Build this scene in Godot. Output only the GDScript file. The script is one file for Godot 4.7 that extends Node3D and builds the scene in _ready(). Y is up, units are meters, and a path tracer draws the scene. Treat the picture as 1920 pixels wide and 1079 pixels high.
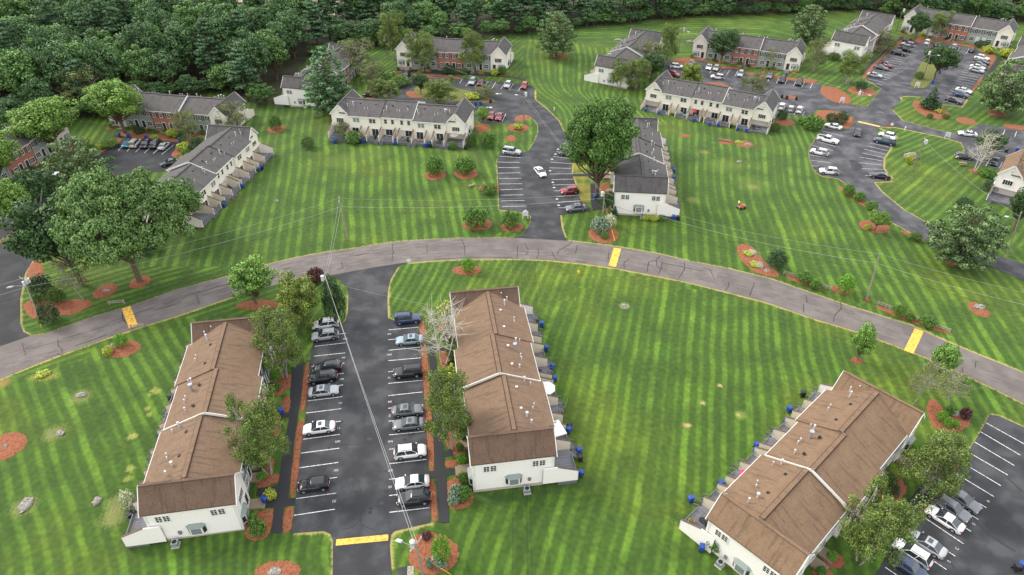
extends Node3D
# A hillside of townhouse rows around curving lawns, seen from about 79 m up. Units are metres; x runs right, z runs towards the viewer.

var used := {}
var rng := RandomNumberGenerator.new()
var M := {}
const BUMPS := [Vector3(-43.1, -70.7, -0.12), Vector3(-2.4, -78.0, 0.82), Vector3(41.5, -60.1, -0.74), Vector3(-29.4, -177.7, 1.31), Vector3(58.7, -196.5, -1.39), Vector3(29.6, -150.5, 1.32), Vector3(-73.5, -148.4, -0.0), Vector3(-95.9, -188.9, -1.12), Vector3(-19.2, -230.8, 2.0), Vector3(-59.1, -217.7, -1.22), Vector3(39.7, -231.8, 0.72), Vector3(83.0, -244.7, -1.3), Vector3(127.8, -256.8, 0.35), Vector3(169.1, -268.9, -0.32), Vector3(168.5, -223.9, -0.06), Vector3(130.6, -137.3, -0.59)]

func gh(x: float, z: float) -> float:   # the ground's height: gentle rises under the rows of houses
	var y := 0.0
	for b in BUMPS:
		var dx: float = x - b.x
		var dz: float = z - b.y
		y += b.z * exp(-(dx * dx + dz * dz) / 1352.0)
	return y

func pv(n: Array) -> PackedVector2Array:   # pairs of x, z
	var p := PackedVector2Array()
	for i in range(0, n.size(), 2):
		p.append(Vector2(n[i], n[i + 1]))
	return p

func v4(n: Array) -> Array:   # fours: x, z, height, width and the like
	var p := []
	for i in range(0, n.size(), 4):
		p.append(Vector4(n[i], n[i + 1], n[i + 2], n[i + 3]))
	return p

func on(p: Vector2, up := 0.0) -> Vector3:
	return Vector3(p.x, gh(p.x, p.y) + up, p.y)

class MB:   # collects faces; corners run counter-clockwise as seen from outside
	var v := PackedVector3Array()
	var n := PackedVector3Array()
	var t := PackedVector2Array()
	var c := PackedColorArray()
	var col := Color.WHITE
	var flip := false
	func tri(a: Vector3, b: Vector3, d: Vector3, ua := Vector2.ZERO, ub := Vector2.ZERO, ud := Vector2.ZERO) -> void:
		var m := (b - a).cross(d - a).normalized()
		if flip:
			m = -m
			v.append(a); v.append(b); v.append(d)
			t.append(ua); t.append(ub); t.append(ud)
		else:
			v.append(a); v.append(d); v.append(b)
			t.append(ua); t.append(ud); t.append(ub)
		n.append(m); n.append(m); n.append(m)
		c.append(col); c.append(col); c.append(col)
	func up(a: Vector3, b: Vector3, d: Vector3) -> void:   # a face that looks upwards whichever way it was listed
		if (b - a).cross(d - a).y < 0:
			tri(a, d, b)
		else:
			tri(a, b, d)
	func quad(a: Vector3, b: Vector3, d: Vector3, e: Vector3) -> void:
		var w := a.distance_to(b)
		var h := a.distance_to(e)
		tri(a, b, d, Vector2(0, 0), Vector2(w, 0), Vector2(w, h))
		tri(a, d, e, Vector2(0, 0), Vector2(w, h), Vector2(0, h))
	func box(lo: Vector3, hi: Vector3) -> void:
		hexa(PackedVector3Array([Vector3(lo.x, lo.y, hi.z), Vector3(hi.x, lo.y, hi.z), Vector3(hi.x, lo.y, lo.z), Vector3(lo.x, lo.y, lo.z),
			Vector3(lo.x, hi.y, hi.z), Vector3(hi.x, hi.y, hi.z), Vector3(hi.x, hi.y, lo.z), Vector3(lo.x, hi.y, lo.z)]))
	func hexa(p: PackedVector3Array) -> void:   # 4 corners below, 4 above
		quad(p[0], p[1], p[5], p[4]); quad(p[1], p[2], p[6], p[5]); quad(p[2], p[3], p[7], p[6]); quad(p[3], p[0], p[4], p[7])
		quad(p[4], p[5], p[6], p[7]); quad(p[3], p[2], p[1], p[0])
	func prism(poly: PackedVector3Array, along: Vector3) -> void:   # a flat outline pushed along a vector
		var k := poly.size()
		for i in range(1, k - 1):
			tri(poly[0], poly[i + 1], poly[i]); tri(poly[0] + along, poly[i] + along, poly[i + 1] + along)
		for i in k:
			quad(poly[i], poly[(i + 1) % k], poly[(i + 1) % k] + along, poly[i] + along)
	func bar(a: Vector3, b: Vector3, w: float, h: float) -> void:
		var f := (b - a).normalized()
		var s := f.cross(Vector3.UP)
		s = Vector3.RIGHT if s.length() < 0.01 else s.normalized()
		var u := s.cross(f).normalized()
		s *= w / 2; u *= h / 2
		hexa(PackedVector3Array([a - s - u, a + s - u, b + s - u, b - s - u, a - s + u, a + s + u, b + s + u, b - s + u]))
	func tube(path: PackedVector3Array, r: PackedFloat32Array, sides := 7) -> void:
		var rings := []
		for i in path.size():
			var f := (path[mini(i + 1, path.size() - 1)] - path[maxi(i - 1, 0)]).normalized()
			var s := f.cross(Vector3(0.31, 0.2, 0.93)).normalized()
			if absf(f.y) < 0.5:
				s = f.cross(Vector3.UP).normalized()
			var u := s.cross(f)
			var ring := PackedVector3Array()
			for k in sides:
				var a := TAU * k / sides
				ring.append(path[i] + (s * cos(a) + u * sin(a)) * r[i])
			rings.append([ring, path[i]])
		for i in path.size() - 1:
			for k in sides:
				var k2 := (k + 1) % sides
				var q := [rings[i][0][k], rings[i][0][k2], rings[i + 1][0][k2], rings[i + 1][0][k]]
				var nn := [(q[0] - rings[i][1]).normalized(), (q[1] - rings[i][1]).normalized(), (q[2] - rings[i + 1][1]).normalized(), (q[3] - rings[i + 1][1]).normalized()]
				for o in [0, 1, 2, 0, 2, 3]:
					v.append(q[o]); n.append(nn[o]); c.append(col)
					t.append(Vector2(k * 0.2, i * 0.7))
		var e := path.size() - 1
		for k in range(1, sides - 1):
			tri(rings[e][0][0], rings[e][0][k + 1], rings[e][0][k])
	func disc(at: Vector3, axis: Vector3, r: float, h: float, sides := 12, r2 := -1.0) -> void:   # a short cylinder or cone
		var s := axis.cross(Vector3.UP)
		s = Vector3.RIGHT if s.length() < 0.01 else s.normalized()
		var u := axis.cross(s)
		var q := r if r2 < 0.0 else r2
		for k in sides:
			var a := TAU * k / sides
			var b := TAU * (k + 1) / sides
			var p0 := at + (s * cos(a) + u * sin(a)) * r
			var p1 := at + (s * cos(b) + u * sin(b)) * r
			var p2 := at + axis * h + (s * cos(b) + u * sin(b)) * q
			var p3 := at + axis * h + (s * cos(a) + u * sin(a)) * q
			quad(p0, p1, p2, p3)
			tri(at + axis * h, p3, p2); tri(at, p1, p0)
	func blob(at: Vector3, r: Vector3, noise: FastNoiseLite, rough: float, rows := 7, cols := 12) -> void:
		var g := []
		for i in rows + 1:
			var line := PackedVector3Array()
			for k in cols:
				var la := PI * i / rows - PI / 2
				var lo := TAU * k / cols
				var d := Vector3(cos(la) * cos(lo), sin(la), cos(la) * sin(lo))
				line.append(at + d * r * (1.0 + rough * noise.get_noise_3dv(d * 60.0 + at * 17.0)))
			g.append(line)
		for i in rows:
			for k in cols:
				var k2 := (k + 1) % cols
				quad(g[i][k2], g[i][k], g[i + 1][k], g[i + 1][k2])
	func done(normals := PackedVector3Array()) -> ArrayMesh:
		var m := ArrayMesh.new()
		if v.is_empty():
			return m
		var a := []
		a.resize(Mesh.ARRAY_MAX)
		a[Mesh.ARRAY_VERTEX] = v
		a[Mesh.ARRAY_NORMAL] = n
		a[Mesh.ARRAY_TEX_UV] = t
		a[Mesh.ARRAY_COLOR] = c
		m.add_surface_from_arrays(Mesh.PRIMITIVE_TRIANGLES, a)
		return m

func numbered(called: String) -> String:
	used[called] = used.get(called, -1) + 1
	return called if used[called] == 0 else "%s_%03d" % [called, used[called]]

func part(called: String, mesh: Mesh, mat: Material, parent: Node, at := Vector3.ZERO) -> MeshInstance3D:
	var o := MeshInstance3D.new()
	o.name = called if parent != self else numbered(called)
	o.mesh = mesh
	o.material_override = mat
	o.position = at
	parent.add_child(o, true)
	if parent != self:
		o.name = str(o.name)
	return o

func thing(called: String, label: String, category: String, at := Vector3.ZERO, turn := 0.0, group := "") -> Node3D:
	var o := Node3D.new()
	o.name = numbered(called)
	add_child(o, true)
	o.position = at
	o.rotation.y = turn
	tag(o, label, category, group)
	return o

func tag(o: Node, label: String, category: String, group := "") -> void:
	o.set_meta("label", label)
	o.set_meta("category", category)
	if group:
		o.set_meta("group", group)
	elif o.has_meta("group"):
		o.remove_meta("group")

func setting(o: Node) -> Node:
	o.set_meta("kind", "structure")
	return o

func dup(src: Node3D, label: String, category: String, at: Vector3, turn := 0.0, group := "", called := "") -> Node3D:
	var r: Node3D = src.duplicate()
	r.name = numbered(called if called else src.get_meta("called"))
	add_child(r, true)
	r.position = at
	r.rotation = Vector3(0, turn, 0)
	tag(r, label, category, group)
	return r

func mat(color: Color, rough := 0.8, metal := 0.0) -> StandardMaterial3D:   # colour as seen in sRGB
	var m := StandardMaterial3D.new()
	m.albedo_color = color
	m.roughness = rough
	m.metallic = metal
	m.cull_mode = BaseMaterial3D.CULL_DISABLED
	return m

func noise_tex(seed_: int, freq: float, stops: Array, size := 256, fractal := 4, stretch := 1) -> ImageTexture:
	var f := FastNoiseLite.new()
	f.seed = seed_
	f.frequency = freq
	f.fractal_octaves = fractal
	var g := Gradient.new()
	g.offsets = PackedFloat32Array(stops.map(func(s): return s[0]))
	g.colors = PackedColorArray(stops.map(func(s): return s[1]))
	var im: Image = f.get_seamless_image(size, size / stretch)
	if stretch > 1:
		im.resize(size, size, Image.INTERPOLATE_CUBIC)
	im.convert(Image.FORMAT_L8)
	var src := im.get_data()
	var lut := PackedByteArray()
	for i in 256:
		var q: Color = g.sample(i / 255.0)
		lut.append(int(clampf(q.r, 0, 1) * 255)); lut.append(int(clampf(q.g, 0, 1) * 255)); lut.append(int(clampf(q.b, 0, 1) * 255))
	var dst := PackedByteArray()
	dst.resize(size * size * 3)
	for i in size * size:
		var k := src[i] * 3
		dst[i * 3] = lut[k]; dst[i * 3 + 1] = lut[k + 1]; dst[i * 3 + 2] = lut[k + 2]
	return ImageTexture.create_from_image(Image.create_from_data(size, size, false, Image.FORMAT_RGB8, dst))

func textured(tex: Texture2D, per_metre: float, rough := 0.9, tint := Color.WHITE, world := true) -> StandardMaterial3D:
	var m := mat(tint, rough)
	m.albedo_texture = tex
	m.uv1_triplanar = true
	m.uv1_world_triplanar = world
	m.uv1_scale = Vector3.ONE * per_metre
	return m

func rgb(r: int, g: int, b: int) -> Color:
	return Color(r / 255.0, g / 255.0, b / 255.0)

func shade(c: Color, k: float) -> Color:
	return Color(c.r * k, c.g * k, c.b * k)

func _ready() -> void:
	rng.seed = 77
	var cam := Camera3D.new()
	cam.name = "camera"
	cam.fov = 45.293
	cam.near = 1.0
	cam.far = 6000.0
	cam.position = Vector3(0, 78.61, 0)
	cam.rotation_degrees = Vector3(-36.308, 0, 0)
	add_child(cam)
	cam.current = true
	var env := Environment.new()
	env.background_mode = Environment.BG_SKY
	var sm := ProceduralSkyMaterial.new()
	sm.sky_top_color = Color(0.9, 0.91, 0.94)
	sm.sky_horizon_color = Color(0.96, 0.955, 0.95)
	sm.sky_curve = 0.2
	sm.ground_bottom_color = Color(0.3, 0.34, 0.28)
	sm.ground_horizon_color = Color(0.7, 0.73, 0.72)
	sm.sun_angle_max = 1.0
	var sky := Sky.new()
	sky.sky_material = sm
	env.sky = sky
	env.background_energy_multiplier = 0.95
	env.tonemap_mode = Environment.TONE_MAPPER_LINEAR
	env.tonemap_exposure = 2.2
	env.sdfgi_enabled = true
	env.ssao_enabled = true
	env.ssil_enabled = true
	var we := WorldEnvironment.new()
	we.name = "environment"
	we.environment = env
	add_child(we)
	var sun := DirectionalLight3D.new()
	sun.name = "sun"
	sun.light_color = Color(1.0, 0.97, 0.92)
	sun.light_energy = 0.5
	sun.light_angular_distance = 18.0
	sun.shadow_enabled = true
	sun.position = Vector3(-60, 120, -40)
	add_child(sun)
	sun.look_at_from_position(Vector3(-80, 74, -40), Vector3.ZERO)
	materials()
	build_ground()
	build_roads()
	build_houses()
	build_trees()
	build_shrubs()
	build_cars()
	build_poles()
	build_small()

func materials() -> void:
	M.cream = textured(siding_tex(rgb(236, 229, 214)), 0.5, 0.75, Color.WHITE, false)
	M.white_siding = textured(siding_tex(rgb(242, 237, 230)), 0.5, 0.7, Color.WHITE, false)
	M.tan = textured(siding_tex(rgb(216, 205, 184)), 0.5, 0.75, Color.WHITE, false)
	M.sage = textured(siding_tex(rgb(152, 163, 156)), 0.5, 0.75, Color.WHITE, false)
	M.bluegrey = textured(siding_tex(rgb(120, 136, 148)), 0.5, 0.75, Color.WHITE, false)
	M.brick = textured(brick_tex(), 0.5, 0.9, Color.WHITE, false)
	M.trim = mat(rgb(222, 219, 212), 0.55)
	M.cap = mat(rgb(92, 74, 64), 0.8)
	M.brown_roof = roof_mat(rgb(108, 87, 69), rgb(132, 108, 86), 11)
	M.brown_dark = roof_mat(rgb(88, 69, 56), rgb(110, 88, 72), 21)
	M.brown_tan = roof_mat(rgb(110, 88, 68), rgb(134, 109, 85), 31)
	M.grey_roof = roof_mat(rgb(74, 71, 70), rgb(96, 93, 91), 41)
	M.glass = mat(rgb(40, 46, 50), 0.12)
	M.glass.metallic_specular = 0.7
	M.pale_glass = mat(rgb(120, 128, 128), 0.15)
	M.shutter = mat(rgb(46, 50, 52), 0.6)
	M.door = mat(rgb(44, 42, 44), 0.5)
	M.white_door = mat(rgb(205, 205, 200), 0.5)
	M.bay_roof = mat(rgb(122, 134, 128), 0.5)
	M.deck = textured(deck_tex(), 0.5, 0.85, Color.WHITE, false)
	M.deck_rail = mat(rgb(112, 112, 116), 0.8)
	M.lattice = mat(rgb(96, 96, 102), 0.9)
	M.foundation = mat(rgb(172, 164, 150), 0.9)
	M.vent = mat(rgb(194, 194, 196), 0.5)
	M.vent_metal = mat(rgb(176, 180, 190), 0.3, 0.6)
	M.step = mat(rgb(138, 124, 104), 0.9)
	M.ridge = mat(rgb(74, 56, 48), 0.95)
	M.ridge_grey = mat(rgb(66, 62, 62), 0.95)
	M.mulch = textured(noise_tex(5, 0.025, [[0.25, rgb(112, 66, 44)], [0.45, rgb(136, 80, 51)], [0.6, rgb(146, 88, 58)], [0.75, rgb(134, 90, 66)]], 512, 6), 0.14, 0.95)
	M.mulch_dark = textured(noise_tex(6, 0.06, [[0.15, rgb(96, 50, 34)], [0.45, rgb(136, 74, 50)], [0.85, rgb(150, 92, 66)]], 512), 0.14, 0.95)
	M.asphalt = textured(noise_tex(7, 0.012, [[0.25, rgb(47, 48, 51)], [0.5, rgb(58, 59, 62)], [0.72, rgb(74, 75, 77)]], 512, 6), 0.03, 0.85)
	grain(M.asphalt, 71, 0.75)
	M.wet = textured(noise_tex(8, 0.012, [[0.25, rgb(26, 28, 32)], [0.5, rgb(34, 36, 41)], [0.75, rgb(48, 51, 56)]], 512, 6), 0.03, 0.8)
	grain(M.wet, 72, 0.75)
	M.old_asphalt = textured(noise_tex(9, 0.012, [[0.25, rgb(60, 61, 65)], [0.5, rgb(77, 77, 81)], [0.75, rgb(95, 94, 97)]], 512, 6), 0.03, 0.9)
	grain(M.old_asphalt, 73, 0.75)
	M.road = textured(noise_tex(10, 0.012, [[0.2, rgb(102, 95, 91)], [0.5, rgb(112, 104, 100)], [0.8, rgb(122, 114, 109)]], 512, 6), 0.025, 0.92)
	grain(M.road, 74, 0.8)
	M.path = mat(rgb(44, 44, 47), 0.9)
	M.seal = mat(rgb(34, 32, 34), 0.6)
	M.rough_grass = textured(noise_tex(44, 0.05, [[0.2, rgb(70, 78, 30)], [0.5, rgb(98, 104, 44)], [0.8, rgb(122, 120, 60)]], 256), 0.12, 0.95)
	M.track = textured(noise_tex(45, 0.02, [[0.25, rgb(96, 90, 87)], [0.5, rgb(107, 100, 96)], [0.8, rgb(117, 110, 106)]], 256, 5), 0.05, 0.9)
	M.stain = mat(rgb(32, 33, 35), 0.7)
	M.worn = mat(rgb(64, 65, 67), 0.95)
	M.paint = textured(noise_tex(12, 0.03, [[0.25, rgb(150, 150, 150)], [0.45, rgb(218, 218, 216)], [1.0, rgb(226, 226, 224)]], 256), 0.4, 0.7)
	M.yellow = textured(noise_tex(13, 0.02, [[0.28, rgb(176, 140, 70)], [0.4, rgb(222, 172, 66)], [0.6, rgb(230, 182, 74)], [1.0, rgb(232, 188, 92)]], 256, 5), 0.3, 0.7)
	M.faded_yellow = textured(noise_tex(14, 0.02, [[0.2, rgb(170, 140, 80)], [0.5, rgb(214, 178, 100)], [1.0, rgb(220, 190, 120)]], 256), 0.3, 0.7)
	M.berm = mat(rgb(120, 110, 96), 0.95)
	M.rock = textured(noise_tex(15, 0.03, [[0.2, rgb(92, 88, 82)], [0.5, rgb(138, 132, 124)], [0.8, rgb(172, 166, 156)]], 256, 5), 0.4, 0.95)
	M.wood = textured(noise_tex(16, 0.02, [[0.2, rgb(120, 112, 100)], [0.6, rgb(160, 150, 134)], [0.9, rgb(178, 170, 154)]], 256), 0.6, 0.9)
	M.log_wood = mat(rgb(118, 100, 80), 0.95)
	M.metal = mat(rgb(150, 152, 154), 0.5, 0.3)
	M.black = mat(rgb(26, 26, 28), 0.6)
	M.rubber = mat(rgb(24, 24, 25), 0.85)
	M.blue_bin = mat(rgb(34, 70, 150), 0.5)
	M.black_bin = mat(rgb(34, 36, 40), 0.5)
	M.bark = textured(noise_tex(17, 0.03, [[0.2, rgb(70, 58, 46)], [0.6, rgb(112, 96, 78)], [0.9, rgb(136, 120, 100)]], 256), 0.5, 0.95)
	M.birch_bark = textured(noise_tex(18, 0.03, [[0.3, rgb(84, 78, 72)], [0.44, rgb(158, 152, 142)], [0.9, rgb(184, 178, 168)]], 256), 0.5, 0.85)
	M.pale_bark = mat(rgb(196, 190, 182), 0.85)
	M.pine_bark = mat(rgb(92, 74, 60), 0.95)
	M.leaf = mat(Color.WHITE, 0.7)
	M.leaf.vertex_color_use_as_albedo = true
	M.leaf.backlight_enabled = true
	M.leaf.backlight = Color(0.24, 0.3, 0.1)
	M.white = mat(rgb(226, 226, 222), 0.5)
	M.red = mat(rgb(176, 44, 38), 0.5)
	M.hydrant = mat(rgb(226, 190, 50), 0.5)

func grain(m: StandardMaterial3D, s: int, low: float) -> void:   # fine speckle over the large tones
	m.detail_enabled = true
	m.detail_blend_mode = BaseMaterial3D.BLEND_MODE_MUL
	m.detail_uv_layer = BaseMaterial3D.DETAIL_UV_2
	m.detail_albedo = noise_tex(s, 0.2, [[0.2, Color(low, low, low)], [0.55, Color(1, 1, 1)], [1.0, Color(1, 1, 1)]], 512, 3)
	m.uv2_triplanar = true
	m.uv2_world_triplanar = true
	m.uv2_scale = Vector3.ONE * 0.17

func siding_tex(c: Color) -> ImageTexture:   # clapboards: a thin dark line under each lap, faint weathering
	var f := FastNoiseLite.new()
	f.seed = 3
	f.frequency = 0.02
	var im := Image.create_empty(256, 256, false, Image.FORMAT_RGB8)
	for y in 256:
		var lap := fposmod(y / 256.0 * 16.0, 1.0)
		var k := 0.86 if lap > 0.86 else 1.0 - 0.04 * lap
		for x in 256:
			im.set_pixel(x, y, shade(c, k * (1.0 + 0.035 * f.get_noise_2d(x * 2, y * 0.6))))
	return ImageTexture.create_from_image(im)

func deck_tex() -> ImageTexture:
	var im := Image.create_empty(128, 128, false, Image.FORMAT_RGB8)
	var r := RandomNumberGenerator.new()
	r.seed = 9
	for x in 128:
		var board := int(x / 9.0)
		var k := 0.9 + 0.2 * float((board * 37) % 11) / 11.0
		for y in 128:
			im.set_pixel(x, y, shade(rgb(122, 122, 128), 0.55 if x % 9 == 0 else k * (0.97 + 0.06 * r.randf())))
	return ImageTexture.create_from_image(im)

func brick_tex() -> ImageTexture:   # fine mottled courses; single bricks are a third of a pixel in the view
	var im := Image.create_empty(256, 256, false, Image.FORMAT_RGB8)
	var r := RandomNumberGenerator.new()
	r.seed = 19
	for row in 26:
		for k in 9:
			var tone := 0.82 + 0.3 * r.randf()
			var c := Color(0.66 * tone, 0.41 * tone, 0.33 * tone)
			var x0 := int(k * 28.4 + (14 if row % 2 else 0))
			for y in range(int(row * 9.85), mini(256, int(row * 9.85) + 8)):
				for x in range(x0, x0 + 26):
					im.set_pixel(posmod(x, 256), y, c)
	for y in 256:
		for x in 256:
			if im.get_pixel(x, y).r == 0.0:
				im.set_pixel(x, y, rgb(150, 118, 104))
	return ImageTexture.create_from_image(im)

func roof_mat(a: Color, b: Color, s: int) -> StandardMaterial3D:   # asphalt shingles: short courses of mixed tabs, long weather streaks down the slope
	var f := FastNoiseLite.new()
	f.seed = s
	f.frequency = 0.012
	f.fractal_octaves = 3
	var broad: Image = f.get_seamless_image(512, 512)
	broad.convert(Image.FORMAT_L8)
	var bd := broad.get_data()
	f.seed = s + 1
	f.frequency = 0.03
	var st: Image = f.get_seamless_image(512, 64)
	st.resize(512, 512, Image.INTERPOLATE_CUBIC)
	st.convert(Image.FORMAT_L8)
	var sd := st.get_data()
	var r := RandomNumberGenerator.new()
	r.seed = s
	var out := PackedByteArray()
	out.resize(512 * 512 * 3)
	for row in 85:
		var tabs := PackedFloat32Array()
		for k in 64:
			tabs.append(r.randf())
		for y in range(row * 6, mini(512, row * 6 + 7)):
			var lap := 0.84 if y == row * 6 else 1.0
			for x in 512:
				var i := y * 512 + x
				var tab: float = tabs[((x + (row % 3) * 3) % 512) >> 3]
				var w := clampf(0.5 + (bd[i] - 128) / 520.0 + (tab - 0.5) * 0.5, 0.0, 1.0)
				var streak := clampf((84.0 - sd[i]) / 240.0, 0.0, 0.12)
				var k := lap * (1.0 - streak)
				var c := a.lerp(b, w)
				out[i * 3] = int(c.r * k * 255); out[i * 3 + 1] = int(c.g * k * 255); out[i * 3 + 2] = int(c.b * k * 255)
	var m := mat(Color.WHITE, 0.95)
	m.albedo_texture = ImageTexture.create_from_image(Image.create_from_data(512, 512, false, Image.FORMAT_RGB8, out))
	m.uv1_scale = Vector3(1 / 13.0, 1 / 12.0, 1)
	return m

# ---------------------------------------------------------------- the lawn
const X0 := -230.0
const Z0 := -330.0
const PX := 4.0

func mowing() -> Array:   # sample lines of the mowing pattern, grouped by lawn: from, to
	return [
		v4([14.3, -95.6, -0.975, -0.224, 20.1, -94.5, -0.953, -0.301, 25.1, -95.8, -0.964, -0.264, 31.1, -94.8, -0.969, -0.247, 37.3, -92.3, -0.968, -0.253, 14.7, -73.2, -0.969, -0.248, 18.8, -71.1, -0.971, -0.238, 5.6, -52.8, -0.959, -0.285, 22.1, -74.4, -0.972, -0.234, 30.0, -76.0, -0.954, -0.300, 51.3, -92.1, -0.955, -0.296, 60.0, -88.1, -0.990, 0.138, -3.8, -52.7, -0.960, -0.280]),
		v4([-63.9, -68.9, -0.793, 0.609, -64.7, -56.1, -0.771, 0.637, -62.0, -73.9, -0.792, 0.611, -61.8, -59.4, -0.772, 0.636, -61.5, -89.7, -0.751, 0.660, -75.3, -74.9, -0.776, 0.630, -43.1, -49.5, -0.756, 0.654, -27.4, -49.7, -1.000, -0.011]),
		v4([-44.7, -134.5, -0.980, 0.199, -34.5, -136.5, -0.982, 0.186, -27.2, -137.4, -0.980, 0.200, -21.1, -139.2, -0.980, 0.200, -52.2, -125.6, -0.991, 0.135, -36.4, -154.3, -0.992, 0.123, -59.1, -131.5, -0.984, 0.179, -61.5, -119.5, -0.976, 0.218, -8.9, -140.2, -0.981, 0.193, -63.1, -175.1, -0.976, 0.216]),
		v4([48.2, -133.5, -0.998, 0.056, 60.9, -130.6, -0.985, -0.172, 66.5, -130.6, -0.978, -0.209, 71.6, -123.9, -0.998, -0.070, 79.1, -112.8, -0.989, -0.148, 86.1, -104.5, -0.999, -0.048, 72.8, -171.4, -0.970, -0.242, 40.9, -153.4, -0.977, -0.213, 34.2, -124.5, -0.992, -0.122, 24.4, -124.9, -0.966, -0.260, 91.8, -98.9, -0.986, -0.169, 59.5, -166.9, -0.976, -0.219]),
		v4([102.4, -156.1, 0.738, 0.675, 106.4, -151.7, 0.701, 0.713, 109.6, -176.4, 0.495, 0.869]),
		v4([11.1, -235.7, -0.988, 0.156, 18.8, -235.7, -0.981, -0.195, 15.8, -200.3, -0.830, 0.558, 27.8, -211.3, -0.876, -0.482]),
		v4([89.1, -274.7, -0.023, 1.000, 40.9, -278.4, 0.313, 0.950, 130.5, -280.2, -0.935, 0.355]),
		v4([-21.1, -111.0, 0.984, 0.179, -14.3, -109.9, 0.980, 0.199, -4.2, -111.5, 0.978, 0.207, 3.2, -112.2, 0.919, 0.395]),
		v4([111.5, -228.0, 0.730, 0.683, 121.1, -201.2, 0.627, 0.779, -0.8, -235.3, 0.957, 0.290]),
		v4([-79.1, -97.2, 0.587, 0.810, -62.6, -110.0, 0.521, 0.854]),
	]

func lawn_texture() -> ImageTexture:
	var w := int(460 * PX)
	var h := int(286 * PX)
	var zones := mowing()
	var cw := 116
	var ch := 73
	var fields := []
	for z in zones:
		var o := Vector2.ZERO
		for s in z:
			o += Vector2(s.x, s.y)
		o /= z.size()
		var arr := PackedFloat32Array()
		var near := PackedFloat32Array()
		for j in ch:
			for i in cw:
				var p := Vector2(X0 + i * 4.0, Z0 + j * 4.0)
				var nn := Vector2.ZERO
				var best := 1e9
				for s in z:
					var d := p.distance_squared_to(Vector2(s.x, s.y))
					best = minf(best, d)
					nn += Vector2(s.z, s.w) / (d + 90.0)
				arr.append((p - o).dot(nn.normalized()))
				near.append(best)
		fields.append([arr, near])
	var periods := PackedFloat32Array([1.9, 2.0, 2.2, 2.1, 1.9, 2.0, 2.4, 1.6, 2.0, 1.8])
	var zone := PackedInt32Array()
	for k in cw * ch:
		var b := 0
		for q in fields.size():
			if fields[q][1][k] < fields[b][1][k]:
				b = q
		zone.append(b)
	var f := FastNoiseLite.new()
	f.seed = 4
	f.frequency = 0.008
	f.fractal_octaves = 5
	var n1 := f.get_image(w, h); n1.convert(Image.FORMAT_L8)
	var d1 := n1.get_data()
	f.seed = 5
	f.fractal_octaves = 2
	f.frequency = 0.03
	var n2 := f.get_image(w, h); n2.convert(Image.FORMAT_L8)
	var d2 := n2.get_data()
	f.seed = 6
	f.frequency = 0.25
	f.fractal_octaves = 2
	var n3 := f.get_image(w, h); n3.convert(Image.FORMAT_L8)
	var d3 := n3.get_data()
	var out := PackedByteArray()
	out.resize(w * h * 3)
	for y in h:
		var fy := y / PX / 4.0
		var j := mini(int(fy), ch - 2)
		var ty := fy - j
		for x in w:
			var fx := x / PX / 4.0
			var i := mini(int(fx), cw - 2)
			var tx := fx - i
			var k := j * cw + i
			var at := y * w + x
			var zi := zone[k if tx < 0.5 else k + 1]
			var a: PackedFloat32Array = fields[zi][0]
			var s := (a[k] * (1 - tx) + a[k + 1] * tx) * (1 - ty) + (a[k + cw] * (1 - tx) + a[k + cw + 1] * tx) * ty
			s += (d1[at] - 128) * 0.004 
			s /= periods[zi]
			var band := floorf(s)
			var t := s - band
			var own := fposmod(sin(band * 12.9898) * 43758.5, 1.0)
			var edge := 0.3 + 0.26 * own
			var lit := clampf(minf(t, edge - t) * 9.0 + 0.45, 0.0, 1.0) * (0.45 + 0.55 * own)
			lit *= clampf(0.8 + (d2[at] - 118) / 220.0, 0.45, 1.0)
			var dry := clampf((d1[at] - 134) / 80.0, 0.0, 1.0) * 0.7
			var g := 0.90 + (d3[at] - 128) / 800.0 + (d2[at] - 128) / 1400.0
			# deep green, pale laid-over grass, dry olive
			var r_ := (60 + 35 * lit) * (1 - dry) + (90 + 28 * lit) * dry
			var g_ := (90 + 40 * lit) * (1 - dry) + (108 + 30 * lit) * dry
			var b_ := (17 + 18 * lit) * (1 - dry) + (24 + 14 * lit) * dry
			out[at * 3] = int(clampf(r_ * g, 0, 255)); out[at * 3 + 1] = int(clampf(g_ * g, 0, 255)); out[at * 3 + 2] = int(clampf(b_ * g, 0, 255))
	lawn_w = w
	lawn_h = h
	lawn_px = out
	forest_floor(d1, d2)
	worn()
	return ImageTexture.create_from_image(Image.create_from_data(w, h, false, Image.FORMAT_RGB8, lawn_px))

var lawn_px: PackedByteArray
var lawn_w := 0
var lawn_h := 0

func stamp(p: Vector2, r: float, c: Color, k: float, r2 := -1.0) -> void:
	var cx := (p.x - X0) * PX
	var cy := (p.y - Z0) * PX
	var rx := r * PX
	var ry := (r if r2 < 0 else r2) * PX
	for y in range(maxi(0, int(cy - ry)), mini(lawn_h, int(cy + ry) + 2)):
		for x in range(maxi(0, int(cx - rx)), mini(lawn_w, int(cx + rx) + 2)):
			var d := Vector2((x - cx) / rx, (y - cy) / ry).length()
			d += 0.35 * sin(x * 2.1 + y * 1.3) * cos(y * 1.9 - x * 0.7)
			if d < 1.0:
				var w := k * minf(1.0, (1.0 - d) * 2.5)
				var at := (y * lawn_w + x) * 3
				lawn_px[at] = int(lerpf(lawn_px[at], c.r * 255, w)); lawn_px[at + 1] = int(lerpf(lawn_px[at + 1], c.g * 255, w)); lawn_px[at + 2] = int(lerpf(lawn_px[at + 2], c.b * 255, w))

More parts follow.
